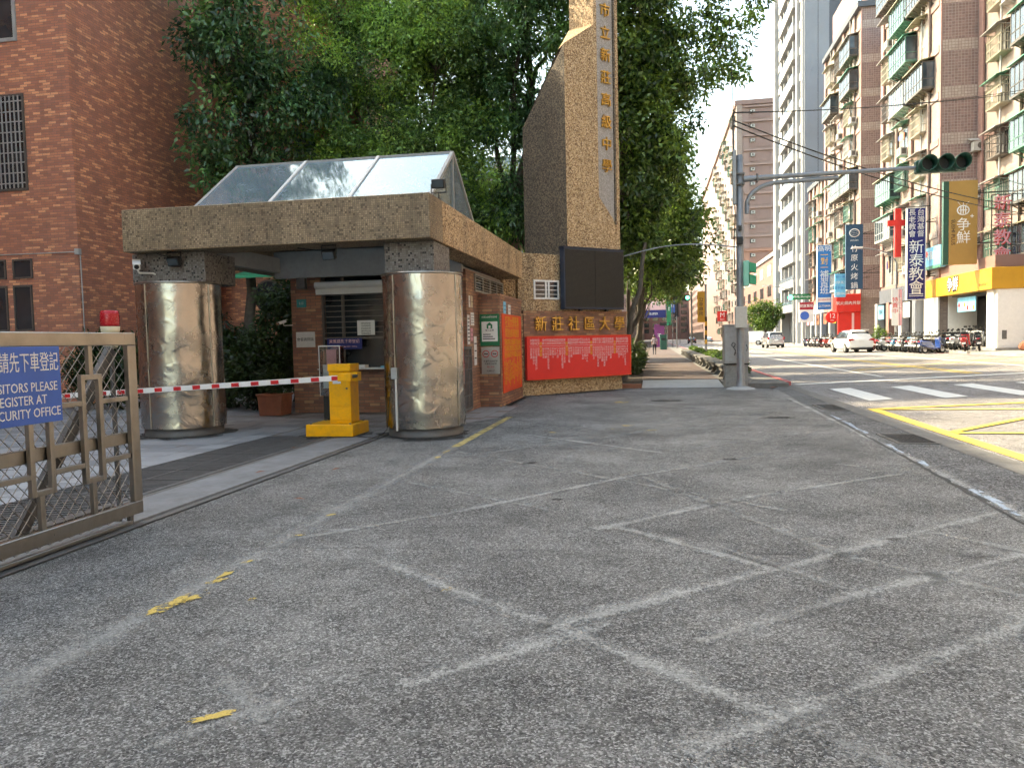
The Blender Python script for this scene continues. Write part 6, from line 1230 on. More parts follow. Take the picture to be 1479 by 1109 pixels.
letters('lettering', '争鮮', 0.92, 'ink', sh, (18.785, 53.4, 4.42), '-X', 0.01, bold=0.07); letters('lettering', '争鮮', 0.92, 'white', sh, (18.768, 53.4, 4.42), '-X', 0.006); letters('lettering', 'SUSHI PLUS', 0.22, 'ochre', sh, (18.785, 48.9, 4.15), '-X', 0.005)
t = thing('shop_poster', 'bright food poster hanging under the mustard fascia', 'poster', (19.6, 51, 3)); MB().box(19.30, 51.2, 2.72, 19.34, 54.0, 3.62).build('panel', 'lblue', t)
for i in range(6): m = MB(); m.cyl((19.285, 51.5 + i * 0.45, 2.95 + 0.2 * (i % 2)), (19.299, 51.5 + i * 0.45, 2.95 + 0.2 * (i % 2)), 0.15, n=10); m.build('food_print', ('yeltxt', 'white', 'redshop')[i % 3], t)
def spin(o, a): o.rotation_euler[1] = a; return o
def board(name, label, x0, x1, z0, z1, Y, mat, cat='sign', th=0.28, frame=None, arms=True):
    t = thing(name, label, cat, ((x0 + x1) / 2, Y, z0)); MB().box(x0, Y, z0, x1, Y + th, z1).build('panel', mat, t)
    if frame:
        m = MB(); f = 0.05; m.box(x0 - f, Y - 0.015, z0 - f, x0, Y + th + 0.01, z1 + f).box(x1, Y - 0.015, z0 - f, x1 + f, Y + th + 0.01, z1 + f).box(x0, Y - 0.015, z0 - f, x1, Y + th + 0.01, z0).box(x0, Y - 0.015, z1, x1, Y + th + 0.01, z1 + f); m.build('frame', frame, t)
    if arms:
        m = MB()
        for z in (z0 + 0.25 * (z1 - z0), z1 - 0.15 * (z1 - z0)): m.beam((x1, Y + th / 2, z), (x1 + 2.2, Y + th / 2, z), 0.06, 0.06); m.beam((x1, Y + th / 2, z), (x1 + 2.0, Y + th / 2, z + 0.7), 0.04, 0.04)
        m.build('bracket', 'iron', t)
    return t
Y = 50.0
t = board('hanging_sign', 'ochre vertical hanging sign with white emblem and characters', 17.35, 18.9, 5.45, 10.35, Y, 'ochre', frame=None)
MB().box(17.05, Y + 0.01, 5.45, 17.345, Y + 0.27, 10.35).build('side_panel', 'siggreen', t)
r_ = MB(); r_.lathe([(0.28, 0), (0.35, 0), (0.35, 0.02), (0.28, 0.02)], (0, 0, 0), 22); r_.v = [(18.12 + v[0], Y - 0.001 - v[2], 8.62 + v[1] * 0.85) for v in r_.v]; r_.build('emblem_ring', 'white', t)
e_ = MB()
for dx in (-0.13, 0, 0.13): e_.box(18.12 + dx - 0.025, Y - 0.02, 8.40, 18.12 + dx + 0.025, Y - 0.002, 8.84)
for dx, a in ((-0.16, -0.35), (0, 0), (0.16, 0.35)): e_.beam((18.12 + dx, Y - 0.011, 8.93), (18.12 + dx + a * 0.4, Y - 0.011, 9.12), 0.018, 0.05, (0, 1, 0))
e_.box(17.90, Y - 0.019, 8.60, 18.34, Y - 0.001, 8.65); e_.box(18.58, Y - 0.02, 8.16, 18.62, Y - 0.002, 8.36).box(18.50, Y - 0.019, 8.24, 18.70, Y - 0.001, 8.28); e_.build('emblem_strokes', 'white', t)
letters('lettering', '争', 0.80, 'white', t, (18.15, Y - 0.004, 7.75), '-Y', 0.004); letters('lettering', '鮮', 0.80, 'white', t, (18.15, Y - 0.004, 6.98), '-Y', 0.004); spin(letters('lettering', 'SUSHI PLUS', 0.30, 'ink', t, (17.58, Y - 0.004, 7.35), '-Y', 0.004), R(90))
Y = 57.0
t = board('church_sign', 'tall navy sign with white vertical church lettering', 17.2, 18.3, 3.75, 9.9, Y, 'navy', frame='plate')
for i, ch in enumerate('新泰教會'): letters('lettering', ch, 0.98, 'white', t, (17.75, Y - 0.004, 7.25 - i * 0.92), '-Y', 0.004)
for i, ch in enumerate('台灣基督'): letters('lettering', ch, 0.48, 'white', t, (18.02, Y - 0.004, 9.6 - i * 0.48), '-Y', 0.004)
for i, ch in enumerate('長老教會'): letters('lettering', ch, 0.48, 'white', t, (17.48, Y - 0.004, 9.6 - i * 0.48), '-Y', 0.004)
MB().box(17.3, Y - 0.006, 3.95, 18.2, Y - 0.001, 3.99).build('print_line', 'white', t); MB().box(17.3, Y - 0.006, 4.08, 18.2, Y - 0.001, 4.12).build('print_line', 'white', t)
t = thing('red_cross', 'large red cross mounted beside the navy church sign', 'cross', (16.9, 58, 6.7)); MB().box(16.68, 58, 6.75, 17.08, 58.3, 10.1).build('upright', 'redshop', t); MB().box(16.2, 57.99, 8.92, 16.679, 58.31, 9.30).build('arm', 'redshop', t); MB().box(17.081, 57.99, 8.92, 17.55, 58.31, 9.30).build('arm', 'redshop', t); MB().beam((16.9, 58.15, 10.15), (19.0, 58.15, 10.2), 0.05, 0.05).beam((17.0, 58.15, 7.6), (19, 58.15, 7.6), 0.05, 0.05).build('bracket', 'iron', t)
Y = 72.0
t = board('hotpot_sign', 'tall dark teal sign with a round emblem and white vertical characters', 16.7, 18.1, 5.35, 11.0, Y, 'teal')
for i, ch in enumerate('竹原火烤鍋'): letters('lettering', ch, 0.62, 'white', t, (17.4, Y - 0.004, 8.85 - i * 0.80), '-Y', 0.004)
r_ = MB(); r_.lathe([(0.36, 0), (0.44, 0), (0.44, 0.02), (0.36, 0.02)], (0, 0, 0), 22); r_.v = [(17.4 + v[0], Y - 0.001 - v[2], 10.25 + v[1] * 0.85) for v in r_.v]; r_.build('emblem_ring', 'white', t); m = MB()
for dz, w in ((0.15, 0.26), (0.0, 0.32), (-0.15, 0.26)): m.beam((17.4 - w, Y - 0.011, 10.25 + dz - 0.05), (17.4 + w, Y - 0.011, 10.25 + dz + 0.05), 0.018, 0.07, (0, 1, 0))
m.build('emblem_strokes', 'white', t); letters('lettering', 'JHYUAN', 0.17, 'white', t, (17.4, Y - 0.004, 9.6), '-Y', 0.004)
Y = 74.0
t = board('price_board', 'light blue board with white lettering beside the teal sign', 16.25, 17.15, 4.8, 6.9, Y, 'lblue', arms=False)
for i in range(4): letters('lettering', ('一對一補習', '數學英文', '國中高中', '家教中心')[i], 0.26 if i == 0 else 0.3, 'white' if i % 2 else 'skyblue', t, (16.7, Y - 0.004, 6.6 - i * 0.5), '-Y', 0.004)
MB().beam((17.15, Y + 0.1, 5.5), (19.2, Y + 0.1, 5.5), 0.05, 0.05).beam((17.15, Y + 0.1, 6.5), (19.2, Y + 0.1, 6.5), 0.05, 0.05).build('bracket', 'iron', t)
Y = 86.0
t = board('tutoring_sign', 'tall bright blue tutoring sign with yellow and white characters', 17.15, 18.5, 4.1, 10.8, Y, 'skyblue', frame='plate')
letters('lettering', '高明', 0.66, 'paper', t, (17.82, Y - 0.004, 10.4), '-Y', 0.004)
for i, ch in enumerate('一對一'): letters('lettering', ch, 0.80, 'yeltxt', t, (17.82, Y - 0.004, 9.75 - i * 0.66), '-Y', 0.004)
for i, ch in enumerate('補習班'): letters('lettering', ch, 0.92, 'white', t, (17.82, Y - 0.004, 7.7 - i * 0.82), '-Y', 0.004)
MB().box(17.2, Y - 0.006, 4.85, 18.45, Y - 0.001, 5.35).build('white_strip', 'paper', t); letters('lettering', '國小國中高中', 0.2, 'red', t, (17.82, Y - 0.01, 5.1), '-Y', 0.003); letters('lettering', '22770888', 0.3, 'white', t, (17.82, Y - 0.004, 4.45), '-Y', 0.003)
t = thing('lattice_sign', 'steel lattice sign frame with red outlined characters beside the ochre sign', 'sign', (19.8, 49.0, 5.1)); m = MB()
for x in (19.25, 19.6, 19.95, 20.3, 20.65, 21.0): m.box(x, 49.0, 5.1, x + 0.05, 49.05, 9.3)
for z in np.linspace(5.2, 9.25, 8): m.box(19.25, 49.051, z, 21.05, 49.09, z + 0.05)
m.build('frame', 'iron', t)
for i, ch in enumerate('新泰教會'): letters('lettering', ch, 0.95, 'pinkpaper', t, (19.8, 48.97, 8.75 - i * 0.98), '-Y', 0.02); letters('outline', ch, 0.95, 'redshop', t, (19.86, 48.995, 8.72 - i * 0.98), '-Y', 0.004)
t = thing('light_box_sign', 'bright sky blue light box sign between the navy and ochre signs', 'sign', (19, 56.5, 5.7)); MB().box(18.6, 55.0, 5.75, 18.9, 58.2, 7.2).build('panel', 'lblue', t); MB().box(18.59, 55.0, 5.75, 18.599, 58.2, 5.95).build('green_strip', 'awg', t); letters('lettering', '牙醫診所', 0.6, 'white', t, (18.59, 56.4, 6.6), '-X', 0.004); m = MB(); m.cyl((18.585, 57.6, 6.8), (18.599, 57.6, 6.8), 0.22, n=12); m.build('red_mark', 'redshop', t)
rs = thing('red_shop', 'bright red shop front with white sign lettering behind the white car', 'shop', (17.6, 75.8, 0.36))
MB().box(16.76, 75.8, 3.5, 18.9, 77.4, 5.15).build('sign_box', 'redshop', rs, 0.03); MB().box(17.0, 76.2, 0.36, 18.95, 76.5, 3.49).build('panel', 'redshop', rs); MB().box(17.3, 76.19, 0.8, 18.0, 76.2, 1.8).build('poster', 'pinkpaper', rs); MB().box(18.2, 76.15, 0.4, 18.4, 76.199, 3.4).build('post', 'pinktxt', rs); letters('lettering', '炭火燒肉丼飯', 0.36, 'white', rs, (17.8, 75.79, 4.3), '-Y', 0.01); MB().box(18.951, 76.3, 0.36, 22, 76.6, 4.0).build('side_panel', 'redshop', rs); letters('lettering', '12', 0.5, 'white', rs, (20.3, 76.29, 3.4), '-Y', 0.01)
t = thing('round_sign', 'round red sign with the number 12', 'sign', (17.3, 80, 2.6)); m = MB(); m.cyl((17.3, 80, 3.15), (17.3, 80.2, 3.15), 0.58, n=24); m.build('disc', 'redshop', t); letters('lettering', '12', 0.62, 'white', t, (17.3, 79.99, 3.25), '-Y', 0.01); letters('lettering', 'mini', 0.2, 'white', t, (17.3, 79.99, 2.85), '-Y', 0.01); MB().beam((17.88, 80.1, 3.15), (19, 80.1, 3.15), 0.06, 0.06).build('bracket', 'iron', t)
t = thing('street_name_sign', 'green street name sign on a far street pole', 'sign', (17.5, 100, 0.36)); MB().cyl((17.2, 100.1, 0.36), (17.2, 100.1, 8), 0.10, n=8).build('pole', 'galv', t); MB().box(17.0, 99.95, 5.8, 19.1, 100.0, 6.5).build('panel', 'green', t); letters('lettering', '中華路 Zhonghua', 0.34, 'white', t, (18.05, 99.94, 6.15), '-Y', 0.004); MB().cyl((16.75, 99.9, 6.1), (16.75, 99.99, 6.1), 0.3, n=12).build('green_lamp', emis('green_signal_glow_far', (0.02, 0.75, 0.45), 1.5), t)
t = board('clinic_sign', 'white and crimson shop board beneath the green street sign', 16.9, 18.5, 2.95, 5.25, 95.0, 'paper', arms=False); MB().box(16.9, 94.97, 4.4, 18.5, 94.998, 5.25).build('crimson_strip', paint('crimson_panel', (0.35, 0.02, 0.04), 0.5), t); letters('lettering', '健康藥局', 0.38, 'white', t, (17.7, 94.96, 4.82), '-Y', 0.005); m = MB(); m.cyl((17.5, 94.97, 3.7), (17.5, 94.998, 3.7), 0.5, n=16); m.build('round_mark', 'blue', t); MB().cyl((17.7, 95.1, 0.36), (17.7, 95.1, 2.95), 0.08, n=8).build('post', 'galv', t)
t = board('burger_sign', 'square red sign with a white M far along the street', 16.0, 18.4, 5.3, 7.8, 200.0, 'redshop', arms=False); letters('lettering', 'M', 1.6, 'white', t, (17.2, 199.98, 6.8), '-Y', 0.01); letters('lettering', 'MOS', 0.5, 'white', t, (17.2, 199.98, 5.7), '-Y', 0.01); MB().beam((18.4, 200.1, 6.5), (19.2, 200.1, 6.5), 0.15, 0.15).build('bracket', 'iron', t)
for i, (x0, x1, z0, z1, Y, mt, tx, lb) in enumerate(((-1.0, 1.6, 8.0, 10.0, 112, 'pinkpaper', '咖啡', 'pink shop sign at the far end of the sidewalk'), (-1.5, 1.8, 5.4, 7.0, 110, 'pinktxt', '早午餐', 'pale pink awning sign above the far sidewalk shop'), (-1.5, 1.8, 4.3, 5.35, 109.5, 'navy', 'SUPER', 'dark navy shop sign below the pink sign'), (2.6, 4.2, 6.2, 8.6, 150, 'blue', '停車', 'small blue sign over the far street'), (1.9, 2.5, 3.2, 7.6, 108, 'green', '藥\n局', 'narrow green vertical sign on the far sidewalk'), (3.6, 5.4, 9.4, 12.2, 165, 'redshop', '房屋', 'red sign high over the far street'), (0.2, 1.6, 0.2, 3.4, 111, paint('magenta_panel', (0.22, 0.04, 0.16), 0.5), '茶', 'magenta shop panel at the far end of the sidewalk'), (4.4, 5.2, 5.6, 13.0, 160, 'black', '書\n店', 'tall dark vertical sign over the far street'))):
    t = board('shop_sign', lb, x0, x1, z0, z1, Y, mt, arms=False); letters('lettering', tx, (min(x1 - x0, z1 - z0)) * 0.42, 'white', t, ((x0 + x1) / 2, Y - 0.01, (z0 + z1) / 2), '-Y', 0.005)
    MB().cyl((x1 + 0.2, Y + 0.14, 0.1), (x1 + 0.2, Y + 0.14, z1), 0.06, n=6).box(x1, Y + 0.1, z0 + 0.2, x1 + 0.2, Y + 0.18, z0 + 0.3).build('post', 'galv_dark', t)
# arcade fronts below the blocks
for i, (xa, ya, yb, lb, ft) in enumerate(((19.0, 59.2, 69.4, 'dark shop arcade below the navy sign with grey pillars', 'tower_dark'), (19.0, 77.6, 91, 'shop arcade with boards behind the row of scooters', 'far_pink_d'), (19.4, 92.3, 101.4, 'small shop fronts below the orange building', 'conc_light'))):
    t = thing('shop_arcade', lb, 'shop', (xa, ya, 0.36)); MB().box(xa - 0.25, ya, 3.9, xa - 0.10, yb, 5.0).build('fascia', ft, t); MB().box(xa - 0.06, ya, 0.36, xa - 0.011, yb, 3.899).build('dark_recess', 'black', t)
    n = 4
    for k in range(n): y = ya + (yb - ya - 0.7) * k / (n - 1); MB().box(xa - 0.6, y, 0.36, xa - 0.065, y + 0.7, 3.899).build('pillar', ('tower_grey', 'conc_light', 'far_brown', 'tower_white')[(k + i) % 4], t)
    for k in range(3):
        y = ya + (yb - ya) * (k + 0.35) / 3.2; b_ = MB(); b_.box(xa - 0.64, y, 2.6, xa - 0.62, y + 1.6, 3.7); b_.build('shop_board', ('paper', 'pinkpaper', 'lblue', 'mustard', 'terracotta')[(k + 2 * i) % 5], t); letters('lettering', ('小吃', '藥局', '咖啡', '文具', '手機')[(k + 2 * i) % 5], 0.5, 'ink', t, (xa - 0.645, y + 0.8, 3.15), '-X', 0.004)
for i, (x, y, s) in enumerate(((17.0, 59.0, '特\n賣\n中'), (17.4, 59.6, '開\n幕\n慶'))):
    t = thing('banner_flag', ['narrow white banner hanging on the lamp post', 'narrow pink banner hanging by the lamp post'][i], 'banner', (x, y, 2)); MB().box(x - 0.22, y, 2.0, x + 0.22, y + 0.03, 4.6).build('cloth', ('paper', 'pinkpaper')[i], t); letters('lettering', s, 0.4, 'redshop' if i == 0 else 'white', t, (x, y - 0.004, 3.4), '-Y', 0.003); MB().cyl((x + 0.3, y, 1.9), (x + 0.3, y, 4.7), 0.02, n=6).build('pole', 'galv', t)
# lamp posts
for i, (x, y, ax) in enumerate(((17.35, 60.0, -2.4), (17.3, 101.5, -3.0), (17.3, 140, -2.5))):
    t = thing('street_lamp', ['tapered street lamp beside the red cross', 'street lamp near the green street sign', 'distant street lamp behind the van'][i], 'street lamp', (x, y, 0.36), group='street lamps across the road'); MB().cyl((x, y, 0.36), (x, y, 6.6), 0.10, 0.07, 10).build('pole', 'galv', t); m = MB(); m.tube([(x, y, 6.55), (x - 0.3, y, 7.1), (x + ax * 0.5, y, 7.5), (x + ax, y, 7.7)], 0.045, 8); m.build('arm', 'galv', t); m = MB(); m.prism([(x + ax - 0.7, 7.66), (x + ax + 0.1, 7.64), (x + ax + 0.1, 7.78), (x + ax - 0.6, 7.76)], 'y', y - 0.14, y + 0.14); m.build('lamp_head', 'plate', t, 0.02)
# overhead cables
def cable(p, q, sag, r=0.022):
    p = Vector(p); q = Vector(q); m = MB(); m.tube([p.lerp(q, i / 14) - Vector((0, 0, sag * 4 * (i / 14) * (1 - i / 14))) for i in range(15)], r, 5); return m
for i, (p, q, s, lb) in enumerate((((2.28, 22.6, 7.35), (19.0, 40, 6.6), 0.5, 'lower black cable running from the signal pole to the shops'), ((2.28, 22.6, 7.5), (19.3, 40.5, 6.95), 0.5, 'upper black cable running from the signal pole to the shops'), ((2.28, 22.6, 7.7), (22, 38, 12.6), 0.4, 'thin cable rising from the signal pole to the right'), ((2.28, 22.7, 7.75), (22, 40, 13.4), 0.5, 'second thin cable rising from the signal pole to the right'), ((2.28, 22.6, 7.6), (1.9, 21.5, 15), -0.02, 'cable going up from the signal pole through the branches'))): tag(cable(p, q, s, 0.02 if i < 2 else 0.012).build('overhead_cable', 'wire', fix=False), lb, 'cable', 'overhead cables')

# ------------------------------------------------------------------ vehicles
def car_paint(name, col, metal=0.0):
    t = NT(name); t.p(col=col, rough=0.25, metal=metal, spec=0.5); t.b.inputs['Coat Weight'].default_value = 0.7; n = t.noise(3, 2, 0.5); t.p(rough=t.math('ADD', t.math('MULTIPLY', n, 0.12), 0.2)); return t.mat
def car(label, loc, rz, col, L, W, Hh, belt, st, metal=0.0, name='car', cat='car', glass_sides=True):
    """st: stations along the length from the rear bumper: (y, sill z, belt z, roof z, half width, roof half width)"""
    t = thing(name, label, cat, loc, rz, local=True, group='cars on the road'); bp_ = car_paint(name + '_paint', col, metal)
    ring = []; m = MB(); n = 0
    for (y, zs, zb, zr, w, wr) in st:
        half = [(0, zs), (w * 0.86, zs), (w * 0.98, zs + 0.10), (w, (zs + zb) / 2), (w * 0.97, zb), (wr + (w * 0.97 - wr) * 0.12, zr - (zr - zb) * 0.16), (wr * 0.86, zr - 0.01), (0, zr)]
        r = [(x, y, z) for x, z in half] + [(-x, y, z) for x, z in half[-2:0:-1]]; n = len(r); m.v.extend(r)
    for i in range(len(st) - 1):
        for k in range(n): m.f.append((i * n + k, i * n + (k + 1) % n, (i + 1) * n + (k + 1) % n, (i + 1) * n + k)); m.sm.append(True); m.mi.append(0)
    m.f.append(tuple(range(n))); m.sm.append(False); m.mi.append(0); b0 = (len(st) - 1) * n; m.f.append(tuple(b0 + k for k in reversed(range(n)))); m.sm.append(False); m.mi.append(0)
    o = m.build('body', bp_, t); sd = o.modifiers.new('sub', 'SUBSURF'); sd.levels = 1; sd.render_levels = 2
    return t, o, bp_
def car_fit(t, body, W, L, wheel_r, ya, yb, tail, light_z, plate_z, rear_y, glass):
    for (y) in (ya, yb):
        for s in (-1, 1):
            x = s * (W / 2 - 0.10); wm = MB(); wm.cyl((x - 0.11, y, wheel_r), (x + 0.11, y, wheel_r), wheel_r, n=20); w = wm.build('wheel', 'rubber', t, 0.02); rm = MB(); rm.cyl((x + s * 0.105, y, wheel_r), (x + s * 0.118, y, wheel_r), wheel_r * 0.66, n=16); ri = rm.build('rim', 'alu', w)
            am = MB(); am.cyl((x - 0.02, y, wheel_r + 0.02), (x + s * 0.09, y, wheel_r + 0.02), wheel_r * 1.14, n=20); am.build('wheel_arch', 'black', t)
    for s in (-1, 1):
        m = MB(); m.prism(tail(s), 'y', rear_y - 0.03, rear_y + 0.14); m.build('tail_light', 'redlamp', t, 0.02)
    m = MB(); m.box(-0.19, rear_y - 0.02, plate_z, 0.19, rear_y + 0.05, plate_z + 0.16); m.build('number_plate', 'paper', t); m = MB(); m.box(-W * 0.38, rear_y - 0.005, 0.20, W * 0.38, rear_y + 0.10, 0.34); m.build('bumper_insert', 'black', t, 0.02)
    for nm, q in glass: m = MB(); m.add(q, [tuple(range(len(q)))]); g_ = m.build(nm, 'carglass', t); sdm = g_.modifiers.new('solid', 'SOLIDIFY'); sdm.thickness = 0.012; sdm.offset = 0
    for s in (-1, 1): m = MB(); m.box(s * (W / 2 + 0.02), L * 0.70, 0.95, s * (W / 2 + 0.16), L * 0.74, 1.08); m.build('wing_mirror', 'black', t, 0.02)
# white wagon
W = 1.78; st = [(0.02, 0.42, 0.84, 0.88, 0.70, 0.62), (0.10, 0.30, 0.90, 0.98, 0.84, 0.66), (0.28, 0.27, 0.94, 1.30, 0.88, 0.60), (0.55, 0.25, 0.95, 1.50, 0.89, 0.58), (1.4, 0.22, 0.95, 1.58, 0.89, 0.58), (2.4, 0.22, 0.93, 1.57, 0.89, 0.58), (3.0, 0.22, 0.92, 1.36, 0.89, 0.58), (3.5, 0.22, 0.90, 1.02, 0.88, 0.66), (4.1, 0.23, 0.80, 0.88, 0.86, 0.66), (4.45, 0.26, 0.68, 0.74, 0.78, 0.6), (4.56, 0.34, 0.58, 0.62, 0.62, 0.5)]
st = [(y, a, b, c, d, e) for (y, a, b, c, d, e) in st]
t, o, pm = car('white station wagon driving away on the far side of the road', (14.1, 56.3, 0.175), R(4), (0.80, 0.80, 0.79), 4.56, W, 1.58, 0.94, st)
car_fit(t, o, W, 4.56, 0.32, 0.80, 3.58, lambda s: [(s * 0.44, 0.86), (s * 0.84, 0.80), (s * 0.865, 0.98), (s * 0.60, 0.96)], 0.8, 0.70, 0.035, [('rear_window', [(-0.62, 0.185, 1.06), (0.62, 0.185, 1.06), (0.54, 0.43, 1.44), (-0.54, 0.43, 1.44)])] + [('side_window', [(s * 0.855, 0.50, 1.02), (s * 0.865, 2.95, 0.99), (s * 0.70, 2.62, 1.43), (s * 0.665, 0.85, 1.46)]) for s in (-1, 1)])
MB().box(-0.60, 0.28, 1.55, 0.60, 0.58, 1.585).build('roof_spoiler', pm, t, 0.02)
# silver people carrier
W = 1.78; st = [(0.02, 0.45, 0.95, 1.0, 0.70, 0.66), (0.10, 0.32, 1.02, 1.12, 0.85, 0.72), (0.22, 0.28, 1.05, 1.50, 0.88, 0.68), (0.45, 0.26, 1.05, 1.70, 0.89, 0.66), (1.4, 0.24, 1.05, 1.77, 0.89, 0.66), (2.5, 0.24, 1.03, 1.75, 0.89, 0.66), (3.1, 0.24, 1.0, 1.48, 0.89, 0.66), (3.6, 0.24, 0.96, 1.08, 0.88, 0.70), (4.15, 0.26, 0.80, 0.88, 0.84, 0.64), (4.3, 0.36, 0.62, 0.66, 0.66, 0.5)]
t, o, pm = car('silver people carrier driving away up the street', (12.9, 85.5, 0.155), R(2), (0.46, 0.47, 0.48), 4.3, W, 1.77, 1.0, st, 0.5, 'people_carrier', 'van')
car_fit(t, o, W, 4.3, 0.32, 0.75, 3.4, lambda s: [(s * 0.70, 0.90), (s * 0.86, 0.90), (s * 0.87, 1.15), (s * 0.74, 1.15)], 0.9, 0.75, 0.035, [('rear_window', [(-0.68, 0.125, 1.18), (0.68, 0.125, 1.18), (0.60, 0.30, 1.62), (-0.60, 0.30, 1.62)])] + [('side_window', [(s * 0.87, 0.4, 1.12), (s * 0.875, 3.1, 1.08), (s * 0.74, 2.7, 1.60), (s * 0.72, 0.6, 1.64)]) for s in (-1, 1)])
# white delivery van, side on
W = 1.7; st = [(0.02, 0.42, 1.0, 1.72, 0.78, 0.70), (0.10, 0.32, 1.05, 1.88, 0.84, 0.74), (0.6, 0.28, 1.08, 1.92, 0.85, 0.74), (2.6, 0.28, 1.08, 1.92, 0.85, 0.74), (3.4, 0.28, 1.05, 1.82, 0.85, 0.72), (3.95, 0.28, 1.0, 1.30, 0.84, 0.70), (4.35, 0.30, 0.85, 0.95, 0.80, 0.64), (4.45, 0.4, 0.7, 0.74, 0.66, 0.5)]
t, o, pm = car('white delivery van parked behind the silver people carrier', (15.6, 113.5, 0.2), R(72), (0.82, 0.82, 0.80), 4.45, W, 1.92, 1.05, st, 0, 'delivery_van', 'van')
car_fit(t, o, W, 4.45, 0.31, 0.8, 3.55, lambda s: [(s * 0.74, 0.80), (s * 0.84, 0.80), (s * 0.84, 1.2), (s * 0.76, 1.2)], 0.9, 0.65, 0.03, [('side_window', [(s * 0.845, 2.75, 1.15), (s * 0.845, 3.65, 1.12), (s * 0.75, 3.35, 1.62), (s * 0.745, 2.75, 1.66)]) for s in (-1, 1)])
for i, (x, y) in enumerate(((8.6, 175), (13.2, 190))):
    st2 = [(y_, a, b, c, d, e) for (y_, a, b, c, d, e) in [(0.02, 0.42, 0.84, 0.88, 0.70, 0.62), (0.28, 0.27, 0.94, 1.15, 0.88, 0.60), (0.8, 0.25, 0.95, 1.45, 0.89, 0.58), (2.4, 0.22, 0.93, 1.45, 0.89, 0.58), (3.3, 0.22, 0.90, 1.0, 0.88, 0.66), (4.4, 0.26, 0.68, 0.74, 0.78, 0.6)]]
    t, o, pm = car(['distant dark car beyond the planter benches', 'distant pale blue car beyond the planter benches'][i], (x, y, rz_(x)), 0, ((0.05, 0.05, 0.06), (0.35, 0.5, 0.62))[i], 4.4, 1.78, 1.45, 0.9, st2)
    car_fit(t, o, 1.78, 4.4, 0.31, 0.8, 3.5, lambda s: [(s * 0.5, 0.7), (s * 0.84, 0.7), (s * 0.84, 0.9), (s * 0.5, 0.9)], 0.8, 0.5, 0.03, [('rear_window', [(-0.6, 0.2, 1.0), (0.6, 0.2, 1.0), (0.5, 0.7, 1.38), (-0.5, 0.7, 1.38)])])

# scooters: front towards +y in local space
def scooter_proto():
    t = thing('scooter', 'scooter', 'scooter', (0, 0, 0), local=True)
    for y in (-0.62, 0.66):
        m = MB(); m.lathe([(0.15, -0.045), (0.225, -0.05), (0.25, 0), (0.225, 0.05), (0.15, 0.045)], (0, 0, 0), 16); m.v = [(v[2], y + v[0], 0.25 + v[1]) for v in m.v]; w = m.build('wheel', 'rubber', t); m = MB(); m.cyl((-0.03, y, 0.25), (0.03, y, 0.25), 0.155, n=12); m.build('rim', 'alu', w)
    b = MB(); b.prism([(-0.98, 0.68), (-0.90, 0.50), (-0.45, 0.30), (0.02, 0.24), (0.30, 0.25), (0.34, 0.34), (0.05, 0.36), (-0.08, 0.62), (-0.30, 0.74), (-0.85, 0.80)], 'x', -0.15, 0.15); b.build('body', 'white', t, 0.05, seg=2)
    b = MB(); b.prism([(0.28, 0.26), (0.40, 0.26), (0.50, 0.55), (0.46, 0.98), (0.36, 1.0), (0.34, 0.55)], 'x', -0.20, 0.20); b.build('leg_shield', 'white', t, 0.05, seg=2)
    b = MB(); b.prism([(-0.86, 0.80), (-0.30, 0.745), (-0.02, 0.74), (-0.06, 0.82), (-0.40, 0.85), (-0.82, 0.90)], 'x', -0.14, 0.14); b.build('seat', 'black', t, 0.03)
    b = MB(); b.tube([(0.12, 0.53, 0.55), (0.09, 0.64, 0.25)], 0.03, 6).tube([(-0.12, 0.53, 0.55), (-0.09, 0.64, 0.25)], 0.03, 6); b.build('fork', 'galv_dark', t, fix=False)
    b = MB(); b.prism([(0.42, 0.50), (0.62, 0.52), (0.88, 0.42), (0.66, 0.56), (0.46, 0.60)], 'x', -0.09, 0.09); b.build('front_fender', 'white', t, 0.02)
    b = MB(); b.tube([(-0.34, 0.26, 1.02), (-0.15, 0.38, 1.02), (0.15, 0.38, 1.02), (0.34, 0.26, 1.02)], 0.022, 6); b.box(-0.12, 0.34, 0.96, 0.12, 0.48, 1.10); h = b.build('handlebar', 'black', t, fix=False)
    for s in (-1, 1): b = MB(); b.tube([(s * 0.24, 0.32, 1.03), (s * 0.30, 0.34, 1.22)], 0.009, 4).box(s * 0.30 - 0.06, 0.335, 1.19, s * 0.30 + 0.06, 0.35, 1.28); b.build('mirror', 'black', h, fix=False)
    b = MB(); b.box(-0.10, 0.47, 0.84, 0.10, 0.52, 0.97); b.build('headlight', 'plate', t, 0.02); b = MB(); b.box(-0.08, -1.0, 0.69, 0.08, -0.955, 0.75); b.build('tail_light', 'redlamp', t, 0.01); b = MB(); b.box(-0.09, -1.03, 0.42, 0.09, -1.02, 0.52); b.build('number_plate', 'paper', t); b = MB(); b.prism([(-0.92, 0.30), (-0.35, 0.22), (-0.35, 0.30), (-0.92, 0.40)], 'x', 0.16, 0.24); b.build('exhaust', 'galv_dark', t, 0.02); b = MB(); b.tube([(-0.05, -0.1, 0.24), (-0.17, -0.2, 0.01)], 0.012, 4); b.build('side_stand', 'iron', t, fix=False)
    return t
S0 = scooter_proto(); SG = 'scooters parked across the road'
scol = {'white': car_paint('sc_white', (0.7, 0.7, 0.68)), 'black': car_paint('sc_black', (0.015, 0.015, 0.018)), 'blue': car_paint('sc_blue', (0.02, 0.06, 0.22)), 'silver': car_paint('sc_silver', (0.38, 0.39, 0.40), 0.5), 'red': car_paint('sc_red', (0.42, 0.03, 0.03)), 'light blue': car_paint('sc_lblue', (0.18, 0.38, 0.55)), 'grey': car_paint('sc_grey', (0.12, 0.12, 0.13)), 'pale orange': car_paint('sc_or', (0.62, 0.33, 0.22))}
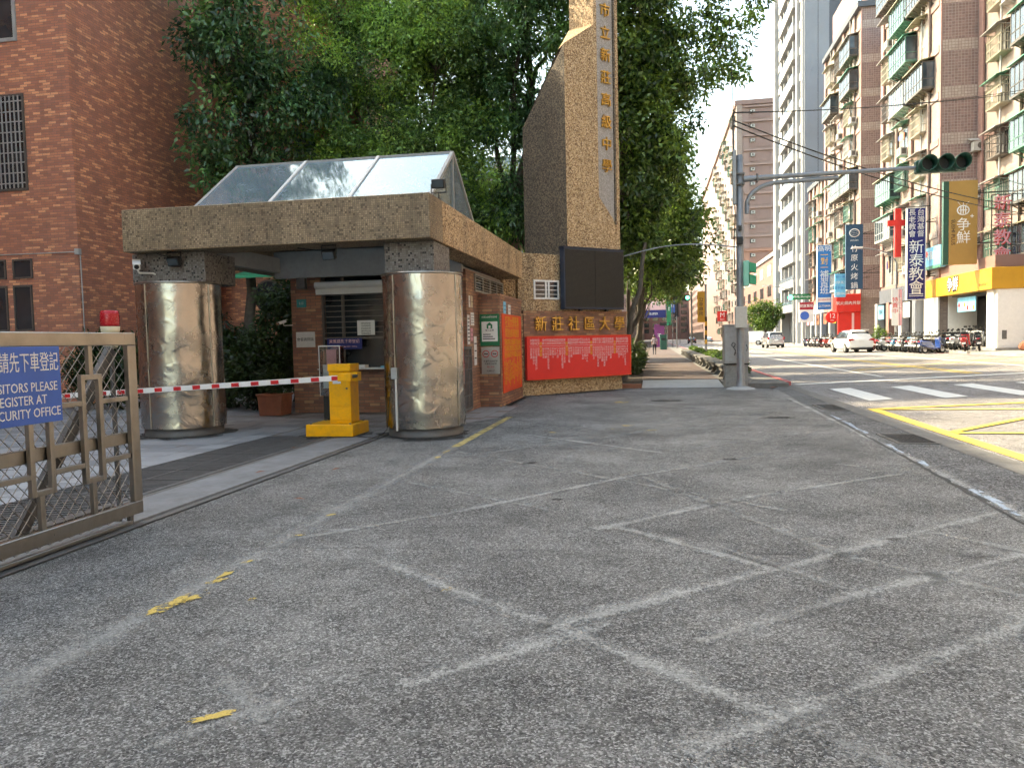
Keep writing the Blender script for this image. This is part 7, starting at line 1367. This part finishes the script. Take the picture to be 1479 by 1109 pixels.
used = [False]
def scooter(col, x, y, z, rz, label):
    if used[0]: t = copy_tree(S0)
    else: t = S0; used[0] = True
    t.location = (x, y, z); t.rotation_euler = (0, R(random.uniform(-5, -8)), rz); t['label'] = label; t['group'] = SG
    for c in t.children:
        if c.name.split('.')[0] in ('body', 'leg_shield', 'front_fender'): c.material_slots[0].link = 'OBJECT'; c.material_slots[0].material = scol[col]
    return t
random.seed(31); sx_ = []
cols = ['blue', 'black', 'silver', 'white', 'black', 'grey', 'white', 'black', 'light blue', 'black', 'silver', 'white', 'grey', 'black', 'red', 'silver']
for i, c in enumerate(cols): scooter(c, 16.55 + random.uniform(-0.15, 0.15), 49.6 + i * 0.74 + random.uniform(-0.1, 0.1), 0.215, R(-62 + random.uniform(-10, 10)), f'{c} scooter, {ordn(i)} from the mustard shop in the row behind the white wagon')
cols = ['pale orange', 'white', 'red', 'black', 'silver', 'grey', 'white', 'black', 'blue', 'silver']
for i, c in enumerate(cols): scooter(c, 16.6 + random.uniform(-0.15, 0.15), 73.5 + i * 1.45 + random.uniform(-0.2, 0.2), 0.215, R(-65 + random.uniform(-12, 12)), f'{c} scooter, {ordn(i)} from the red shop in the far kerb row')
for i, c in enumerate(['silver', 'grey', 'black', 'blue', 'white']): scooter(c, 19.55 + 0.12 * i, 50.9 + i * 0.85, 0.52, R(150 + random.uniform(-15, 15)), f'{c} scooter, {ordn(i)} from the white end wall inside the mustard shop arcade')
scooter('red', 17.35, 47.2, 0.36, R(-25), 'scooter with a red tail at the step of the mustard shop'); scooter('black', 17.95, 47.0, 0.36, R(-20), 'black scooter beside the one with the red tail at the shop step')
for i, (c, x, y, a) in enumerate((('grey', 18.35, 50.2, -30), ('white', 18.30, 51.1, -40), ('black', 18.4, 52.0, -35), ('silver', 18.35, 52.9, -45), ('black', 18.4, 53.8, -38))): scooter(c, x, y, 0.36, R(a + random.uniform(-8, 8)), f'{c} scooter on the pavement below the mustard fascia, {ordn(i)} from the end wall')
for i in range(6): scooter(['black', 'white', 'grey', 'white', 'black', 'silver'][i], 14.8 + random.uniform(-0.3, 0.3), 138 + i * 2.2, 0.19, R(-80 + random.uniform(-15, 15)), f'distant {["black", "white", "grey", "white", "black", "silver"][i]} scooter beyond the benches, {ordn(i)} along the kerb')
rock = thing('boulder', 'brown stone by the shop wall at the right edge', 'stone', (20.2, 46.6, 0.36)); bm = bmesh.new(); bmesh.ops.create_icosphere(bm, subdivisions=2, radius=0.45)
for v in bm.verts: v.co *= random.uniform(0.85, 1.12); v.co.z *= 0.7
me = bpy.data.meshes.new('stone'); bm.to_mesh(me); bm.free(); me.materials.append(M['terracotta']); auto_uv(me); o = newobj('stone', me, rock); o.location = (0, 0, 0.25)
